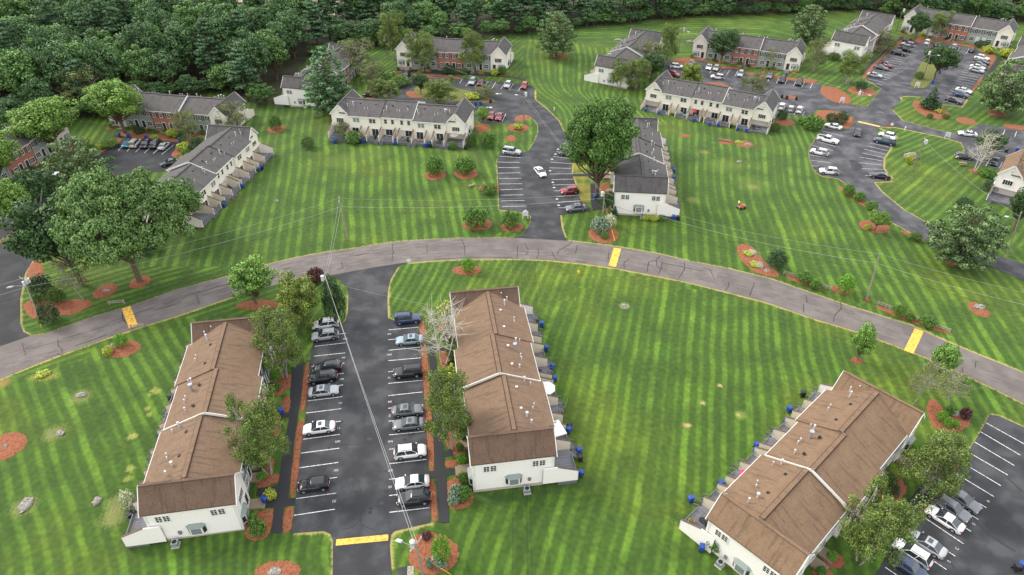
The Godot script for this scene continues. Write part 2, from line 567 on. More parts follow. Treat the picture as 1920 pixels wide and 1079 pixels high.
func edge_line(path: PackedVector2Array, r: float, c: Color, k: float) -> void:
	for i in path.size() - 1:
		var n := int(path[i].distance_to(path[i + 1]) / (r * 0.7)) + 1
		for q in n:
			stamp(path[i].lerp(path[i + 1], float(q) / n), r * rng.randf_range(0.6, 1.15), c, k)

func woods_edge() -> PackedVector2Array:   # where the mown grass ends
	return pv([-260, -150, -153.8, -162.6, -149.5, -177.3, -143, -181.1, -125.8, -191.1, -114, -208, -90.9, -216.8, -78, -203, -73.5, -206, -72.5, -246, -62.2, -256, -42.8, -254.5, 0, -270.1, 29.7, -283.2, 75.4, -298, 116.7, -302.4, 145.7, -307.5, 160.4, -294.8, 210.1, -289.8, 238.1, -289.6])

func forest_floor(d1: PackedByteArray, d2: PackedByteArray) -> void:   # leaf litter under the woods, open sandy soil behind them
	var edge := woods_edge()
	for x in lawn_w:
		var wx := X0 + x / PX
		var zz := -400.0
		for i in edge.size() - 1:
			if wx >= edge[i].x and wx <= edge[i + 1].x:
				zz = lerpf(edge[i].y, edge[i + 1].y, (wx - edge[i].x) / (edge[i + 1].x - edge[i].x))
		if wx < edge[0].x:
			zz = edge[0].y
		var top := int((zz - Z0) * PX)
		for y in range(0, clampi(top, 0, lawn_h)):
			var at := y * lawn_w + x
			var depth := (top - y) / PX
			var sand := clampf((depth - 88.0 + (d1[at] - 128) * 0.1) / 6.0, 0.0, 1.0) if wx < 40 else 0.0
			var g := 0.7 + d2[at] / 400.0
			lawn_px[at * 3] = int(minf(255, lerpf(52, 140, sand) * g)); lawn_px[at * 3 + 1] = int(minf(255, lerpf(54, 124, sand) * g)); lawn_px[at * 3 + 2] = int(minf(255, lerpf(32, 104, sand) * g))

func worn() -> void:
	var tan := rgb(196, 178, 132)
	for q in pv([26.54, -71.97, 33.49, -80.61, 34.88, -74.33, 29.93, -76.67]):
		stamp(q, 0.5, rgb(186, 160, 126), 0.8)
	stamp(Vector2(35.27, -74.23), 1.1, rgb(140, 146, 72), 0.6)
	stamp(Vector2(26.37, -71.97), 0.9, rgb(176, 144, 104), 0.6, 0.6)
	for q in pv([-57.75, -79.12, -57.49, -79.72, -56.85, -79.00, -57.74, -78.29, -56.76, -75.39, -55.94, -74.05, -56.76, -69.97, -57.01, -69.45, -56.30, -69.65, -54.28, -63.72, -53.87, -61.95]):
		stamp(q, rng.randf_range(0.35, 0.75), rgb(160, 152, 84), 0.7)
	for q in pv([-35.96, -165.0, -13.66, -162.4, -43.48, -160.8, 57.74, -148.5, 53.91, -158.7, 82.70, -163.2]):
		stamp(q, 5.0, rgb(120, 132, 58), 0.3)
	stamp(Vector2(-76.98, -82.58), 2.6, rgb(150, 140, 70), 0.75, 1.3)
	stamp(Vector2(-82.64, -81.08), 1.4, rgb(150, 120, 70), 0.75)
	stamp(Vector2(20.69, -100.7), 2.2, rgb(44, 70, 26), 0.5)
	stamp(Vector2(20.72, -100.8), 1.1, rgb(150, 150, 130), 0.8)
	for q in pv([-53.37, -57.97, -68.65, -70.30, -68.53, -77.96, -65.73, -57.48, -53.00, -55.62]):
		stamp(q, 1.9, rgb(140, 134, 92), 0.6)
	for q in pv([41.43, -139.7, 57.34, -147.1, 35.73, -167.5, 50.40, -167.0, 13.95, -262.6]):
		stamp(q, 1.6, rgb(160, 130, 90), 0.4)
	# dead grass along the edges of the paving
	for e in edges():
		edge_line(e, 0.42, rgb(166, 148, 98), 0.8)
	# bare yellow grass strips beside the parking
	for q in pv([16.85, -151.1, 16.66, -145.7, 16.66, -141.1, 16.65, -156.9, 17.63, -160.7]):
		stamp(q, 3.0, rgb(150, 132, 62), 0.7)
	# the mower's rounds at the foot of the house walls
	for e in [pv([25.49, -51.09, 23.13, -54.55, 21.04, -56.55]), pv([9.61, -61.03, 2.91, -59.17, -4.31, -57.83])]:
		edge_line(e, 1.2, rgb(40, 66, 22), 0.35)

func edges() -> Array:
	return [
		pv([-30.97, -104.3, -29.91, -98.29, -30.13, -95.98, -30.63, -94.63]), pv([-22.22, -114.8, -23.42, -111.8, -23.88, -107.7, -23.23, -101.8, -22.43, -97.05, -21.28, -96.41, -16.78, -96.48]),
		pv([-20.85, -114.9, -17.24, -115.5, -9.41, -116.1, 0.00, -116.0, 7.21, -115.5, 14.21, -114.2, 20.45, -112.7, 27.90, -110.3, 34.37, -108.1, 40.63, -105.4, 47.80, -102.1, 54.55, -97.67, 60.14, -94.58, 64.86, -91.43, 69.82, -87.58, 72.87, -84.68, 76.85, -80.65, 80.40, -76.49]),
		pv([-55.45, -111.1, -47.87, -115.7, -43.36, -117.6, -38.26, -119.3, -32.97, -120.5, -25.83, -122.7, -18.39, -123.6, -10.96, -124.0, 0.00, -123.9]), pv([11.55, -122.7, 19.97, -120.8, 29.17, -118.1, 35.84, -115.3, 42.52, -113.1, 50.09, -109.9, 55.81, -106.0, 63.31, -100.9, 71.53, -95.81, 75.69, -91.52, 79.80, -87.65, 84.54, -83.44]),
		pv([-83.52, -81.82, -79.68, -85.40, -73.30, -90.55, -66.88, -94.88, -61.00, -98.36, -52.50, -104.3]), pv([-84.67, -92.68, -82.47, -93.12, -76.79, -97.61, -70.72, -101.4, -64.13, -106.4, -55.45, -111.1]),
		pv([-28.14, -53.06, -24.46, -53.30, -23.47, -52.87, -22.91, -51.86, -21.98, -47.19]), pv([-10.60, -54.46, -15.18, -53.25, -15.60, -52.74, -15.53, -51.07, -14.85, -47.87]),
		pv([-2.89, -135.9, -3.32, -148.0, -3.81, -159.2, -2.76, -164.3, 2.48, -164.4, 4.15, -165.0, 5.65, -169.7, 7.14, -176.8, 7.31, -182.4, 6.51, -185.8, 5.49, -187.6, 0.30, -183.8]),
		pv([10.65, -132.8, 10.71, -127.7, 11.27, -123.7]), pv([-2.64, -135.4, 0.60, -134.9, 3.33, -133.6, 4.25, -132.5, 4.07, -129.4, 2.27, -125.1, 0.23, -123.9]),
		pv([14.11, -178.7, 13.05, -186.3, 10.33, -194.0, 6.93, -201.5, 7.12, -208.7, 5.19, -211.6]), pv([15.70, -160.3, 15.06, -157.7, 14.58, -152.0, 14.91, -149.5, 15.08, -146.5]),
		pv([89.20, -185.6, 83.99, -177.8, 78.91, -169.2, 77.12, -163.8, 75.72, -156.4, 76.60, -153.7, 80.05, -152.4, 80.84, -150.4, 82.40, -144.7, 82.89, -137.8, 84.08, -131.4, 86.80, -126.2]),
		pv([103.7, -183.7, 106.0, -177.8, 101.0, -170.3, 96.49, -164.1, 93.78, -158.2, 93.54, -155.6, 93.58, -152.9, 92.54, -151.2, 88.08, -150.6, 87.89, -145.6, 89.13, -137.3, 91.65, -131.4]),
		pv([112.5, -188.4, 119.1, -181.9, 124.0, -179.0]), pv([104.3, -184.4, 108.5, -183.9, 118.2, -177.1, 121.6, -173.5, 120.0, -168.6, 115.8, -162.3]), pv([116.2, -222.4, 117.5, -214.0, 107.1, -199.6]),
		pv([119.5, -204.7, 119.8, -206.5, 122.7, -207.7, 126.3, -206.7]), pv([113.0, -196.4, 112.5, -188.4]), pv([130.3, -201.0, 134.6, -198.4, 141.9, -207.8]),
		pv([73.80, -74.19, 70.69, -70.89, 66.57, -66.86]), pv([73.80, -74.19, 75.06, -73.96, 77.47, -71.55]), pv([-96.34, -111.5, -92.77, -103.5, -88.49, -96.07, -86.56, -93.70, -84.67, -92.68]), pv([-98.74, -120.6, -96.34, -111.5]),
	]

func sheet(called: String, poly: PackedVector2Array, up: float, m: Material, parent: Node = null, longest := 5.0, tone := Color.WHITE) -> MeshInstance3D:
	var mb := MB.new()
	mb.col = tone
	var idx := Geometry2D.triangulate_polygon(poly)
	var todo := []
	for i in range(0, idx.size(), 3):
		todo.append([poly[idx[i]], poly[idx[i + 1]], poly[idx[i + 2]]])
	while todo.size():
		var q: Array = todo.pop_back()
		var l := [q[0].distance_to(q[1]), q[1].distance_to(q[2]), q[2].distance_to(q[0])]
		var k := 0 if l[0] >= l[1] and l[0] >= l[2] else 1 if l[1] >= l[2] else 2
		if l[k] > longest:
			var a: Vector2 = q[k]
			var b: Vector2 = q[(k + 1) % 3]
			var c: Vector2 = q[(k + 2) % 3]
			var mid := (a + b) / 2
			todo.append([a, mid, c]); todo.append([mid, b, c])
		else:
			mb.up(on(q[0], up), on(q[1], up), on(q[2], up))
	return part(called, mb.done(), m, parent if parent else self)

func ribbon(called: String, path: PackedVector2Array, width: float, up: float, m: Material, parent: Node, wobble := 0.0) -> MeshInstance3D:   # a flat strip along the ground
	var mb := MB.new()
	var pts := PackedVector2Array()
	for i in path.size() - 1:
		var n := maxi(1, int(path[i].distance_to(path[i + 1]) / (0.7 if wobble > 0 else 4.0)))
		for q in n:
			pts.append(path[i].lerp(path[i + 1], float(q) / n) + (Vector2(rng.randf_range(-1, 1), rng.randf_range(-1, 1)) * wobble if q > 0 or i > 0 else Vector2.ZERO))
	pts.append(path[path.size() - 1])
	var last := []
	for i in pts.size():
		var d := (pts[mini(i + 1, pts.size() - 1)] - pts[maxi(i - 1, 0)]).normalized()
		var s := Vector2(-d.y, d.x) * width * 0.5 * (rng.randf_range(0.7, 1.2) if wobble > 0 else 1.0)
		var now := [on(pts[i] - s, up), on(pts[i] + s, up)]
		if last:
			mb.up(last[0], last[1], now[1])
			mb.up(last[0], now[1], now[0])
		last = now
	return part(called, mb.done(), m, parent)

func smooth(p: PackedVector2Array, rounds := 2, closed := true) -> PackedVector2Array:
	for r in rounds:
		var q := PackedVector2Array()
		var n := p.size()
		if not closed:
			q.append(p[0])
		for i in (n if closed else n - 1):
			q.append(p[i].lerp(p[(i + 1) % n], 0.25))
			q.append(p[i].lerp(p[(i + 1) % n], 0.75))
		if not closed:
			q.append(p[n - 1])
		p = q
	return p

func build_ground() -> void:
	var m := mat(Color.WHITE, 0.95)
	m.albedo_texture = lawn_texture()
	m.texture_repeat = false
	m.detail_enabled = true
	m.detail_blend_mode = BaseMaterial3D.BLEND_MODE_MUL
	m.detail_uv_layer = BaseMaterial3D.DETAIL_UV_2
	m.detail_albedo = noise_tex(33, 0.11, [[0.2, rgb(196, 202, 190)], [0.5, rgb(236, 238, 230)], [0.75, rgb(255, 255, 250)]], 512, 4)
	m.uv2_triplanar = true
	m.uv2_world_triplanar = true
	m.uv2_scale = Vector3.ONE * 0.21
	var xs := PackedFloat32Array([-3000, -1200, -600, -400, -300])
	var zs := PackedFloat32Array([-4000, -2000, -1000, -600, -450])
	for i in 155:
		xs.append(-231.0 + i * 3.0)
	xs.append_array(PackedFloat32Array([300, 400, 600, 1200, 3000]))
	for i in 107:
		zs.append(-330.0 + i * 3.0)
	zs.append_array(PackedFloat32Array([30, 100, 300, 1000]))
	var v := PackedVector3Array()
	var n := PackedVector3Array()
	var t := PackedVector2Array()
	for z in zs:
		for x in xs:
			v.append(Vector3(x, gh(x, z), z))
			n.append(Vector3(gh(x - 1, z) - gh(x + 1, z), 2.0, gh(x, z - 1) - gh(x, z + 1)).normalized())
			t.append(Vector2((x - X0) / 460.0, (z - Z0) / 286.0))
	var idx := PackedInt32Array()
	var w := xs.size()
	for j in zs.size() - 1:
		for i in w - 1:
			var k := j * w + i
			idx.append_array(PackedInt32Array([k, k + 1, k + w + 1, k, k + w + 1, k + w]))
	var a := []
	a.resize(Mesh.ARRAY_MAX)
	a[Mesh.ARRAY_VERTEX] = v
	a[Mesh.ARRAY_NORMAL] = n
	a[Mesh.ARRAY_TEX_UV] = t
	a[Mesh.ARRAY_INDEX] = idx
	var mesh := ArrayMesh.new()
	mesh.add_surface_from_arrays(Mesh.PRIMITIVE_TRIANGLES, a)
	setting(part("lawn", mesh, m, self))
var lots := {}

func lines(lot: Node, list: Array, w := 0.12) -> void:   # painted stall lines: from, to
	for s in list:
		ribbon("stall_line", PackedVector2Array([Vector2(s.x, s.y), Vector2(s.z, s.w)]), w, 0.072, M.paint, lot)

func row(lot: Node, a: Vector2, b: Vector2, c: Vector2, d: Vector2, n: int, w := 0.13) -> void:   # n lines spread evenly from the line a-b to the line c-d
	for i in n:
		var t := float(i) / (n - 1)
		ribbon("stall_line", PackedVector2Array([a.lerp(c, t), b.lerp(d, t)]), w, 0.072, M.paint, lot)

func letters(lot: Node, s: String, at: Vector2, turn: float) -> void:
	var tm := TextMesh.new()
	tm.text = s
	var f := SystemFont.new()
	f.font_names = PackedStringArray(["Droid Sans"])
	tm.font = f
	tm.font_size = 64
	tm.pixel_size = 0.0085
	tm.depth = 0.004
	var o := part("stall_letters", tm, M.paint, lot, on(at, 0.074))
	o.rotation = Vector3(-PI / 2, turn, 0)

func cracks(parent: Node, list: Array, w := 0.11) -> void:
	for p in list:
		ribbon("crack_seal", p, w, 0.068, M.seal, parent, 0.1)

func bed(poly: PackedVector2Array, dark := false, heap := 0.16) -> MeshInstance3D:   # a low mound of bark mulch with a ragged edge
	var p := smooth(poly, 3)
	var c := Vector2.ZERO
	for q in p:
		c += q
	c /= p.size()
	var ragged := PackedVector2Array()
	for q in p:
		ragged.append(q + (q - c).normalized() * rng.randf_range(-0.16, 0.14))
	var mb := MB.new()
	var inner := PackedVector2Array()
	for q in ragged:
		inner.append(q.lerp(c, minf(0.5, 0.6 / maxf(0.6, q.distance_to(c)))))
	for i in ragged.size():
		var k := (i + 1) % ragged.size()
		mb.up(on(ragged[i], 0.02), on(ragged[k], 0.02), on(inner[k], heap))
		mb.up(on(ragged[i], 0.02), on(inner[k], heap), on(inner[i], heap))
	var idx := Geometry2D.triangulate_polygon(inner)
	for i in range(0, idx.size(), 3):
		mb.up(on(inner[idx[i]], heap), on(inner[idx[i + 1]], heap), on(inner[idx[i + 2]], heap))
	var o := part("mulch_bed", mb.done(), M.mulch_dark if dark else M.mulch, self)
	setting(o)
	return o

func oval(e: Vector4) -> PackedVector2Array:
	var p := PackedVector2Array()
	for k in 14:
		p.append(Vector2(e.x + cos(TAU * k / 14) * e.z * 1.04, e.y + sin(TAU * k / 14) * e.w * 1.04))
	return p

func build_roads() -> void:
	var road := sheet("main_road", pv([-92.19, -84.47, -88.31, -89.84, -84.67, -92.68, -82.47, -93.12, -76.79, -97.61, -70.72, -101.4, -64.13, -106.4, -55.39, -110.9, -47.82, -115.5, -43.31, -117.4, -38.22, -119.1, -32.95, -120.4, -25.81, -122.6, -18.38, -123.5, -10.96, -124.0, 0.00, -123.9, 11.54, -122.6, 19.96, -120.7, 29.16, -118.0, 35.82, -115.3, 42.50, -113.0, 50.07, -109.8, 55.78, -105.9, 63.25, -100.8, 71.50, -95.74, 75.62, -91.38, 79.73, -87.51, 84.46, -83.32, 91.78, -76.05, 86.66, -68.54, 80.40, -76.49, 76.85, -80.65, 72.87, -84.68, 69.82, -87.58, 64.86, -91.43, 60.14, -94.58, 54.55, -97.67, 47.80, -102.1, 40.63, -105.4, 34.37, -108.1, 27.90, -110.3, 20.45, -112.7, 14.21, -114.2, 7.21, -115.5, 0.00, -116.0, -9.40, -116.0, -17.24, -115.5, -22.22, -114.8, -28.88, -112.8, -35.37, -110.8, -40.36, -109.7, -44.49, -108.3, -52.50, -104.3, -61.00, -98.36, -66.88, -94.88, -73.30, -90.55, -79.68, -85.40, -83.52, -81.82, -87.44, -77.13]), 0.03, M.road)
	setting(road)
	for o in [7.0, -6.0, 3.0, -10.0]:   # faint wheel tracks
		var tr := PackedVector2Array()
		for q in pv([-89.21, -82.56, -83.23, -87.38, -77.41, -89.57, -70.95, -94.44, -65.65, -99.47, -57.87, -105.2, -50.11, -109.8, -41.61, -113.6, -33.56, -116.1, -21.98, -118.9, -9.94, -119.8, 0.00, -120.1, 9.33, -118.9, 17.41, -117.3, 24.77, -115.5, 32.32, -112.7, 38.69, -110.3, 45.26, -107.5, 52.38, -103.9, 58.94, -99.83, 64.97, -95.45, 70.57, -91.13, 74.32, -87.55, 78.55, -83.74, 84.09, -78.43]):
			tr.append(q + Vector2(0.15, 0.98) * o * 0.27)
		ribbon("wheel_track", smooth(tr, 1, false), 0.55, 0.05, M.track, road)
	for p in [pv([-43.25, -115.8, -39.30, -117.5, -38.43, -115.6, -42.18, -114.1]), pv([35.97, -112.4, 40.39, -110.8, 39.74, -109.4, 35.40, -111.1]), pv([64.41, -98.77, 67.45, -96.79, 66.21, -95.01, 63.14, -97.09]), pv([-76.32, -93.41, -73.40, -95.18, -72.45, -94.00, -75.20, -92.11])]:
		sheet("road_patch", p, 0.055, M.track, road)
	cracks(road, [pv([-79.60, -91.96, -78.29, -89.85, -77.38, -89.16, -76.36, -87.39, -77.53, -88.06]), pv([-85.10, -90.82, -84.20, -89.57, -82.67, -87.52]), pv([-78.78, -91.82, -75.38, -93.41, -72.18, -95.63]), pv([-69.23, -98.69, -66.61, -100.6]), pv([-65.78, -99.78, -61.86, -102.3]), pv([-65.23, -101.5, -59.58, -105.7]), pv([-59.86, -104.5, -58.26, -101.5]), pv([-58.58, -104.3, -53.61, -107.7]), pv([-62.31, -103.5, -61.96, -104.2, -53.90, -108.6]),
		pv([-25.19, -122.1, -24.52, -118.9, -24.22, -115.2]), pv([-32.10, -117.6, -29.31, -118.6]), pv([-17.92, -122.2, -17.44, -118.6]), pv([-10.60, -123.5, -9.86, -120.4, -9.69, -117.3]), pv([-15.67, -116.0, -8.68, -116.7, 0.00, -116.5]), pv([-34.49, -115.3, -33.76, -113.3, -34.82, -112.7]),
		pv([1.11, -120.8, 1.08, -116.3]), pv([2.79, -121.8, 3.30, -119.0, 2.83, -117.3]), pv([5.30, -119.8, 5.46, -118.0, 4.97, -115.9]), pv([8.10, -118.4, 8.94, -115.5]), pv([12.61, -121.9, 11.05, -120.1, 9.55, -118.9, 9.36, -117.4]), pv([13.64, -120.7, 12.88, -117.9]), pv([23.76, -116.0, 22.47, -114.4, 22.36, -112.7]), pv([30.20, -117.0, 29.05, -115.3, 28.93, -113.3, 29.84, -112.4]), pv([29.02, -115.2, 27.46, -114.8, 26.73, -111.5]),
		pv([34.78, -114.9, 34.20, -112.5, 32.53, -109.3]), pv([30.14, -114.8, 29.80, -112.8, 28.70, -110.6]), pv([30.19, -114.4, 37.98, -111.9]), pv([39.38, -112.4, 39.45, -109.1]), pv([42.10, -108.4, 41.53, -106.6, 40.71, -105.7]), pv([46.95, -108.3, 45.83, -105.8, 44.93, -104.0]), pv([55.73, -104.3, 55.21, -102.2]), pv([54.31, -101.8, 53.61, -99.19]), pv([61.42, -102.2, 60.89, -100.3, 59.13, -98.76, 58.05, -96.64]), pv([75.07, -84.66, 74.50, -83.40]), pv([77.97, -85.94, 77.19, -84.65]),
		pv([-71.06, -100.6, -71.54, -99.48, -70.88, -97.61, -69.23, -96.08]), pv([19.95, -118.7, 19.38, -115.5]), pv([21.76, -117.4, 21.77, -115.7]), pv([-83.78, -89.15, -78.02, -91.25]), pv([-75.44, -89.85, -71.40, -92.97]), pv([-45.75, -113.0, -44.29, -113.6]), pv([12.89, -115.1, 14.99, -114.5])])
	# near parking lot between two brown-roofed rows
	var lot := sheet("parking_lot", pv([-35.67, -110.7, -28.91, -113.0, -21.49, -115.0, -22.86, -113.1, -23.67, -109.1, -23.68, -105.6, -23.23, -101.8, -22.43, -97.05, -21.28, -96.41, -16.78, -96.48, -15.70, -89.99, -14.34, -80.52, -12.67, -69.74, -11.68, -62.74, -10.60, -54.46, -13.85, -53.59, -15.18, -53.25, -15.60, -52.74, -15.53, -51.07, -14.82, -47.66, -14.46, -45.05, -21.63, -45.06, -21.98, -47.19, -22.91, -51.86, -23.47, -52.87, -24.46, -53.30, -28.60, -52.98, -29.20, -57.53, -30.47, -65.00, -31.03, -69.48, -31.77, -74.19, -33.81, -85.58, -35.00, -95.02, -30.66, -94.78, -29.97, -96.58, -30.06, -99.08, -30.97, -104.3, -31.71, -106.6, -33.20, -108.9]), 0.05, M.asphalt)
	setting(lot)
	lines(lot, v4([-21.80, -93.63, -16.55, -94.26, -21.45, -90.94, -15.98, -91.48, -21.04, -88.16, -15.67, -88.87, -20.66, -85.54, -15.29, -86.16, -20.27, -82.86, -14.86, -83.42, -19.88, -80.12, -14.49, -80.73, -19.48, -77.38, -14.13, -78.12, -19.09, -74.66, -13.76, -75.35, -18.66, -72.01, -13.37, -72.70, -18.21, -69.31, -12.93, -69.95, -17.80, -66.61, -12.50, -67.25, -17.43, -64.00, -12.18, -64.74, -17.04, -61.32, -11.77, -62.10, -16.66, -58.65, -11.36, -59.38, -16.27, -56.01, -11.03, -56.70, -29.10, -92.87, -34.10, -91.92, -28.77, -90.27, -33.90, -89.44, -28.31, -87.65, -33.49, -86.91, -27.93, -85.09, -33.30, -84.32, -27.50, -82.62, -32.92, -81.85, -27.12, -79.93, -32.48, -78.92, -26.73, -77.29, -32.06, -76.45, -26.36, -74.71, -31.65, -73.90, -25.93, -72.14, -31.22, -71.25, -25.54, -69.52, -30.83, -68.66, -25.12, -66.90, -30.47, -66.08, -24.75, -64.32, -30.06, -63.45, -24.39, -61.73, -29.67, -60.87, -23.96, -59.11, -29.26, -58.26, -23.60, -56.55, -28.86, -55.65]))
	for q in [["QQ", Vector2(-29.04, -91.38), 0.0], ["PP", Vector2(-28.33, -86.40), 0.0], ["RR", Vector2(-27.58, -81.25), 0.0], ["SS", Vector2(-26.76, -75.89), 0.0], ["TT", Vector2(-25.98, -70.80), PI], ["UU", Vector2(-25.60, -68.17), 0.0], ["VV", Vector2(-24.77, -62.95), PI], ["EE", Vector2(-23.97, -57.81), 0.0], ["FF", Vector2(-16.69, -60.03), 0.0], ["GG", Vector2(-17.08, -62.82), 0.0], ["HH", Vector2(-17.82, -68.06), 0.0], ["JJ", Vector2(-18.63, -73.20), 0.0], ["KK", Vector2(-19.04, -76.04), 0.0], ["LL", Vector2(-19.90, -81.47), 0.0], ["NN", Vector2(-20.70, -87.04), 0.0], ["BB", Vector2(-21.48, -92.45), 0.0]]:
		letters(lot, q[0], q[1], q[2] + 0.12)
	cracks(lot, [pv([-22.56, -73.26, -22.27, -71.10, -21.57, -68.01, -21.78, -66.04, -21.35, -63.19, -21.33, -61.36, -20.49, -58.72, -20.27, -56.20, -19.56, -54.17, -17.98, -53.45]), pv([-25.13, -67.36, -23.38, -67.63, -21.62, -67.81, -19.22, -68.48, -15.77, -69.15]), pv([-27.17, -68.90, -25.93, -67.47]), pv([-21.19, -62.26, -19.12, -62.88, -16.98, -62.59]), pv([-25.30, -90.73, -24.32, -83.96, -23.29, -78.98, -22.47, -73.25]), pv([-26.96, -82.11, -23.92, -82.67, -20.20, -82.35]), pv([-28.29, -88.01, -24.65, -89.04]), pv([-19.98, -54.97, -20.81, -53.79, -22.14, -53.48]), pv([-29.32, -96.72, -25.07, -97.25]), pv([-16.65, -61.32, -15.86, -56.17])], 0.09)
	var bump := ribbon("speed_bump", pv([-22.45, -51.59, -15.88, -52.28]), 0.9, 0.075, M.yellow, lot)
	bump.set_meta("label", "yellow painted band across the lot entrance")
	for i in 34:   # drips where cars stand, and pale worn spots along the aisle
		var q := Vector2(rng.randf_range(-27, -15), rng.randf_range(-82, -54))
		var d := rng.randf_range(0.12, 0.3)
		sheet("oil_stain", smooth(oval(Vector4(q.x, q.y, d * rng.randf_range(0.8, 1.8), d)), 1), 0.058, M.stain if i % 3 else M.worn, lot)
	# the lot that runs off the lower right corner
	var lot2 := sheet("parking_lot", pv([73.77, -74.14, 75.03, -73.90, 77.47, -71.55, 84.85, -63.67, 64.11, -33.87, 34.37, -33.90, 44.99, -47.66, 46.70, -49.48, 50.76, -53.06, 56.71, -58.04, 62.25, -62.80, 66.57, -66.86, 70.69, -70.89]), 0.05, M.asphalt)
	setting(lot2)
	lines(lot2, v4([72.26, -72.52, 75.79, -68.05, 70.54, -70.68, 73.83, -66.19, 68.58, -68.74, 71.85, -64.38, 66.60, -66.91, 69.99, -62.71, 64.66, -65.13, 67.99, -60.91, 62.71, -63.26, 66.03, -59.12, 60.69, -61.35, 64.03, -57.34, 58.75, -59.24, 61.98, -55.52, 56.92, -57.87, 60.02, -53.72, 54.77, -56.16, 58.11, -51.93, 52.67, -54.33, 56.13, -50.16, 50.54, -52.59, 54.09, -48.33, 48.24, -50.52, 51.83, -46.32, 46.62, -48.68, 49.99, -44.95]))
	for q in [["A", Vector2(64.83, -58.39)], ["B", Vector2(60.97, -54.84)], ["C", Vector2(56.93, -51.25)], ["D", Vector2(55.00, -49.46)]]:
		letters(lot2, q[0], q[1], 0.9)
	cracks(lot2, [pv([69.67, -62.16, 70.46, -59.73]), pv([61.51, -55.57, 61.94, -53.54, 63.11, -51.97, 64.14, -50.81]), pv([55.13, -49.98, 55.17, -48.51])], 0.2)
	ribbon("faded_line", pv([67.69, -67.95, 69.10, -66.54, 71.27, -64.29, 73.07, -62.86]), 0.1, 0.07, M.old_asphalt, lot2)
	# the lot and lane left of the lawn
	var lot3 := sheet("parking_lot", pv([-134.9, -135.4, -114.5, -133.6, -110.9, -135.5, -108.7, -136.0, -98.07, -120.0, -97.51, -116.1, -96.44, -111.5, -92.77, -103.5, -88.49, -96.07, -86.56, -93.70, -84.67, -92.68, -88.31, -89.84, -96.22, -80.09]), 0.05, M.wet)
	setting(lot3)
	var lot4 := sheet("parking_lot", pv([-106.9, -178.2, -91.01, -175.5, -88.97, -172.2, -89.57, -166.9, -86.92, -163.2, -86.77, -156.8, -97.27, -155.7, -105.0, -150.0, -108.7, -136.0, -114.4, -133.4, -134.7, -135.2, -139.7, -142.3, -119.3, -147.9, -116.4, -154.2, -112.7, -159.8, -108.7, -168.2]), 0.055, M.wet)
	setting(lot4)
	row(lot4, Vector2(-105.0, -169.7), Vector2(-105.7, -176.4), Vector2(-92.41, -167.3), Vector2(-91.81, -173.5), 6)
	row(lot4, Vector2(-113.8, -149.9), Vector2(-116.1, -154.3), Vector2(-109.9, -150.0), Vector2(-112.2, -154.3), 3)
	lines(lot4, v4([-114.9, -151.9, -110.5, -152.0]))
	ribbon("faded_line", pv([-105.6, -163.2, -99.23, -169.1]), 0.1, 0.07, M.old_asphalt, lot4)
	# the lot that loops behind the long white row and the lane down to the main road
	var lot5 := sheet("parking_lot", pv([-46.05, -216.0, -41.46, -219.9, -35.65, -222.0, -32.55, -222.4, -16.26, -218.2, -7.63, -215.5, 0.34, -214.3, 5.72, -213.0, 7.17, -210.5, 6.70, -205.3, 6.93, -201.5, 10.48, -193.8, 13.19, -186.1, 14.24, -178.5, 15.67, -175.8, 17.39, -166.3, 15.70, -160.3, 15.06, -157.7, 14.58, -152.0, 14.91, -149.5, 15.08, -146.5, 15.40, -142.4, 15.74, -138.9, 17.78, -135.8, 17.28, -134.2, 10.65, -132.8, 10.71, -127.7, 11.27, -123.6, 11.65, -122.5, 0.00, -123.9, 2.04, -124.9, 3.95, -129.2, 4.25, -132.5, 3.33, -133.6, 0.60, -134.9, -2.88, -135.6, -3.32, -148.0, -3.81, -159.2, -3.17, -164.3, 2.48, -164.4, 4.15, -164.9, 5.65, -169.7, 7.14, -176.8, 7.31, -182.4, 6.50, -185.6, 5.49, -187.5, 0.30, -183.4, -8.20, -182.6, -12.24, -188.8, -41.17, -196.8, -45.19, -204.2]), 0.05, M.asphalt)
	setting(lot5)
	lines(lot5, v4([-3.27, -162.0, 2.31, -161.1, -3.76, -158.7, 1.88, -158.4, -3.58, -155.7, 1.85, -155.6, -3.40, -152.7, 2.09, -152.9, -3.10, -150.0, 2.19, -150.0, -3.06, -147.3, 2.42, -147.3, -2.76, -144.5, 2.51, -144.7, -2.60, -141.9, 2.73, -142.0, -2.45, -139.3, 2.94, -139.4, -2.23, -136.7, 3.26, -136.9, 14.06, -173.1, 15.47, -172.8, 13.18, -170.4, 16.02, -169.5, 12.32, -167.7, 17.24, -166.1, 11.47, -164.8, 16.89, -163.4, 10.50, -161.9, 15.70, -160.3, 9.67, -158.6, 14.98, -157.7, 9.26, -155.4, 14.65, -155.0, 9.24, -152.1, 14.58, -152.1, 9.44, -149.2, 14.90, -149.3, 9.63, -146.5, 15.09, -146.6, 9.87, -143.6, 15.01, -143.8, 10.12, -141.0, 15.44, -141.3, 10.22, -138.3, 15.61, -138.8, 10.46, -135.9, 12.50, -135.8, -33.96, -216.9, -32.49, -221.9, -16.49, -213.5, -15.83, -216.8, -14.48, -210.6, -13.39, -215.6, -11.48, -210.4, -10.81, -214.5, -8.80, -210.0, -7.61, -215.0, -6.29, -209.1, -5.07, -214.7, -3.47, -208.8, -2.19, -214.3, -0.83, -208.2, 0.51, -213.8, 1.98, -208.0, 3.20, -213.2, -44.56, -211.2, -41.41, -210.6, -5.57, -184.8, -4.61, -190.0, -2.78, -184.2, -1.77, -189.8]))
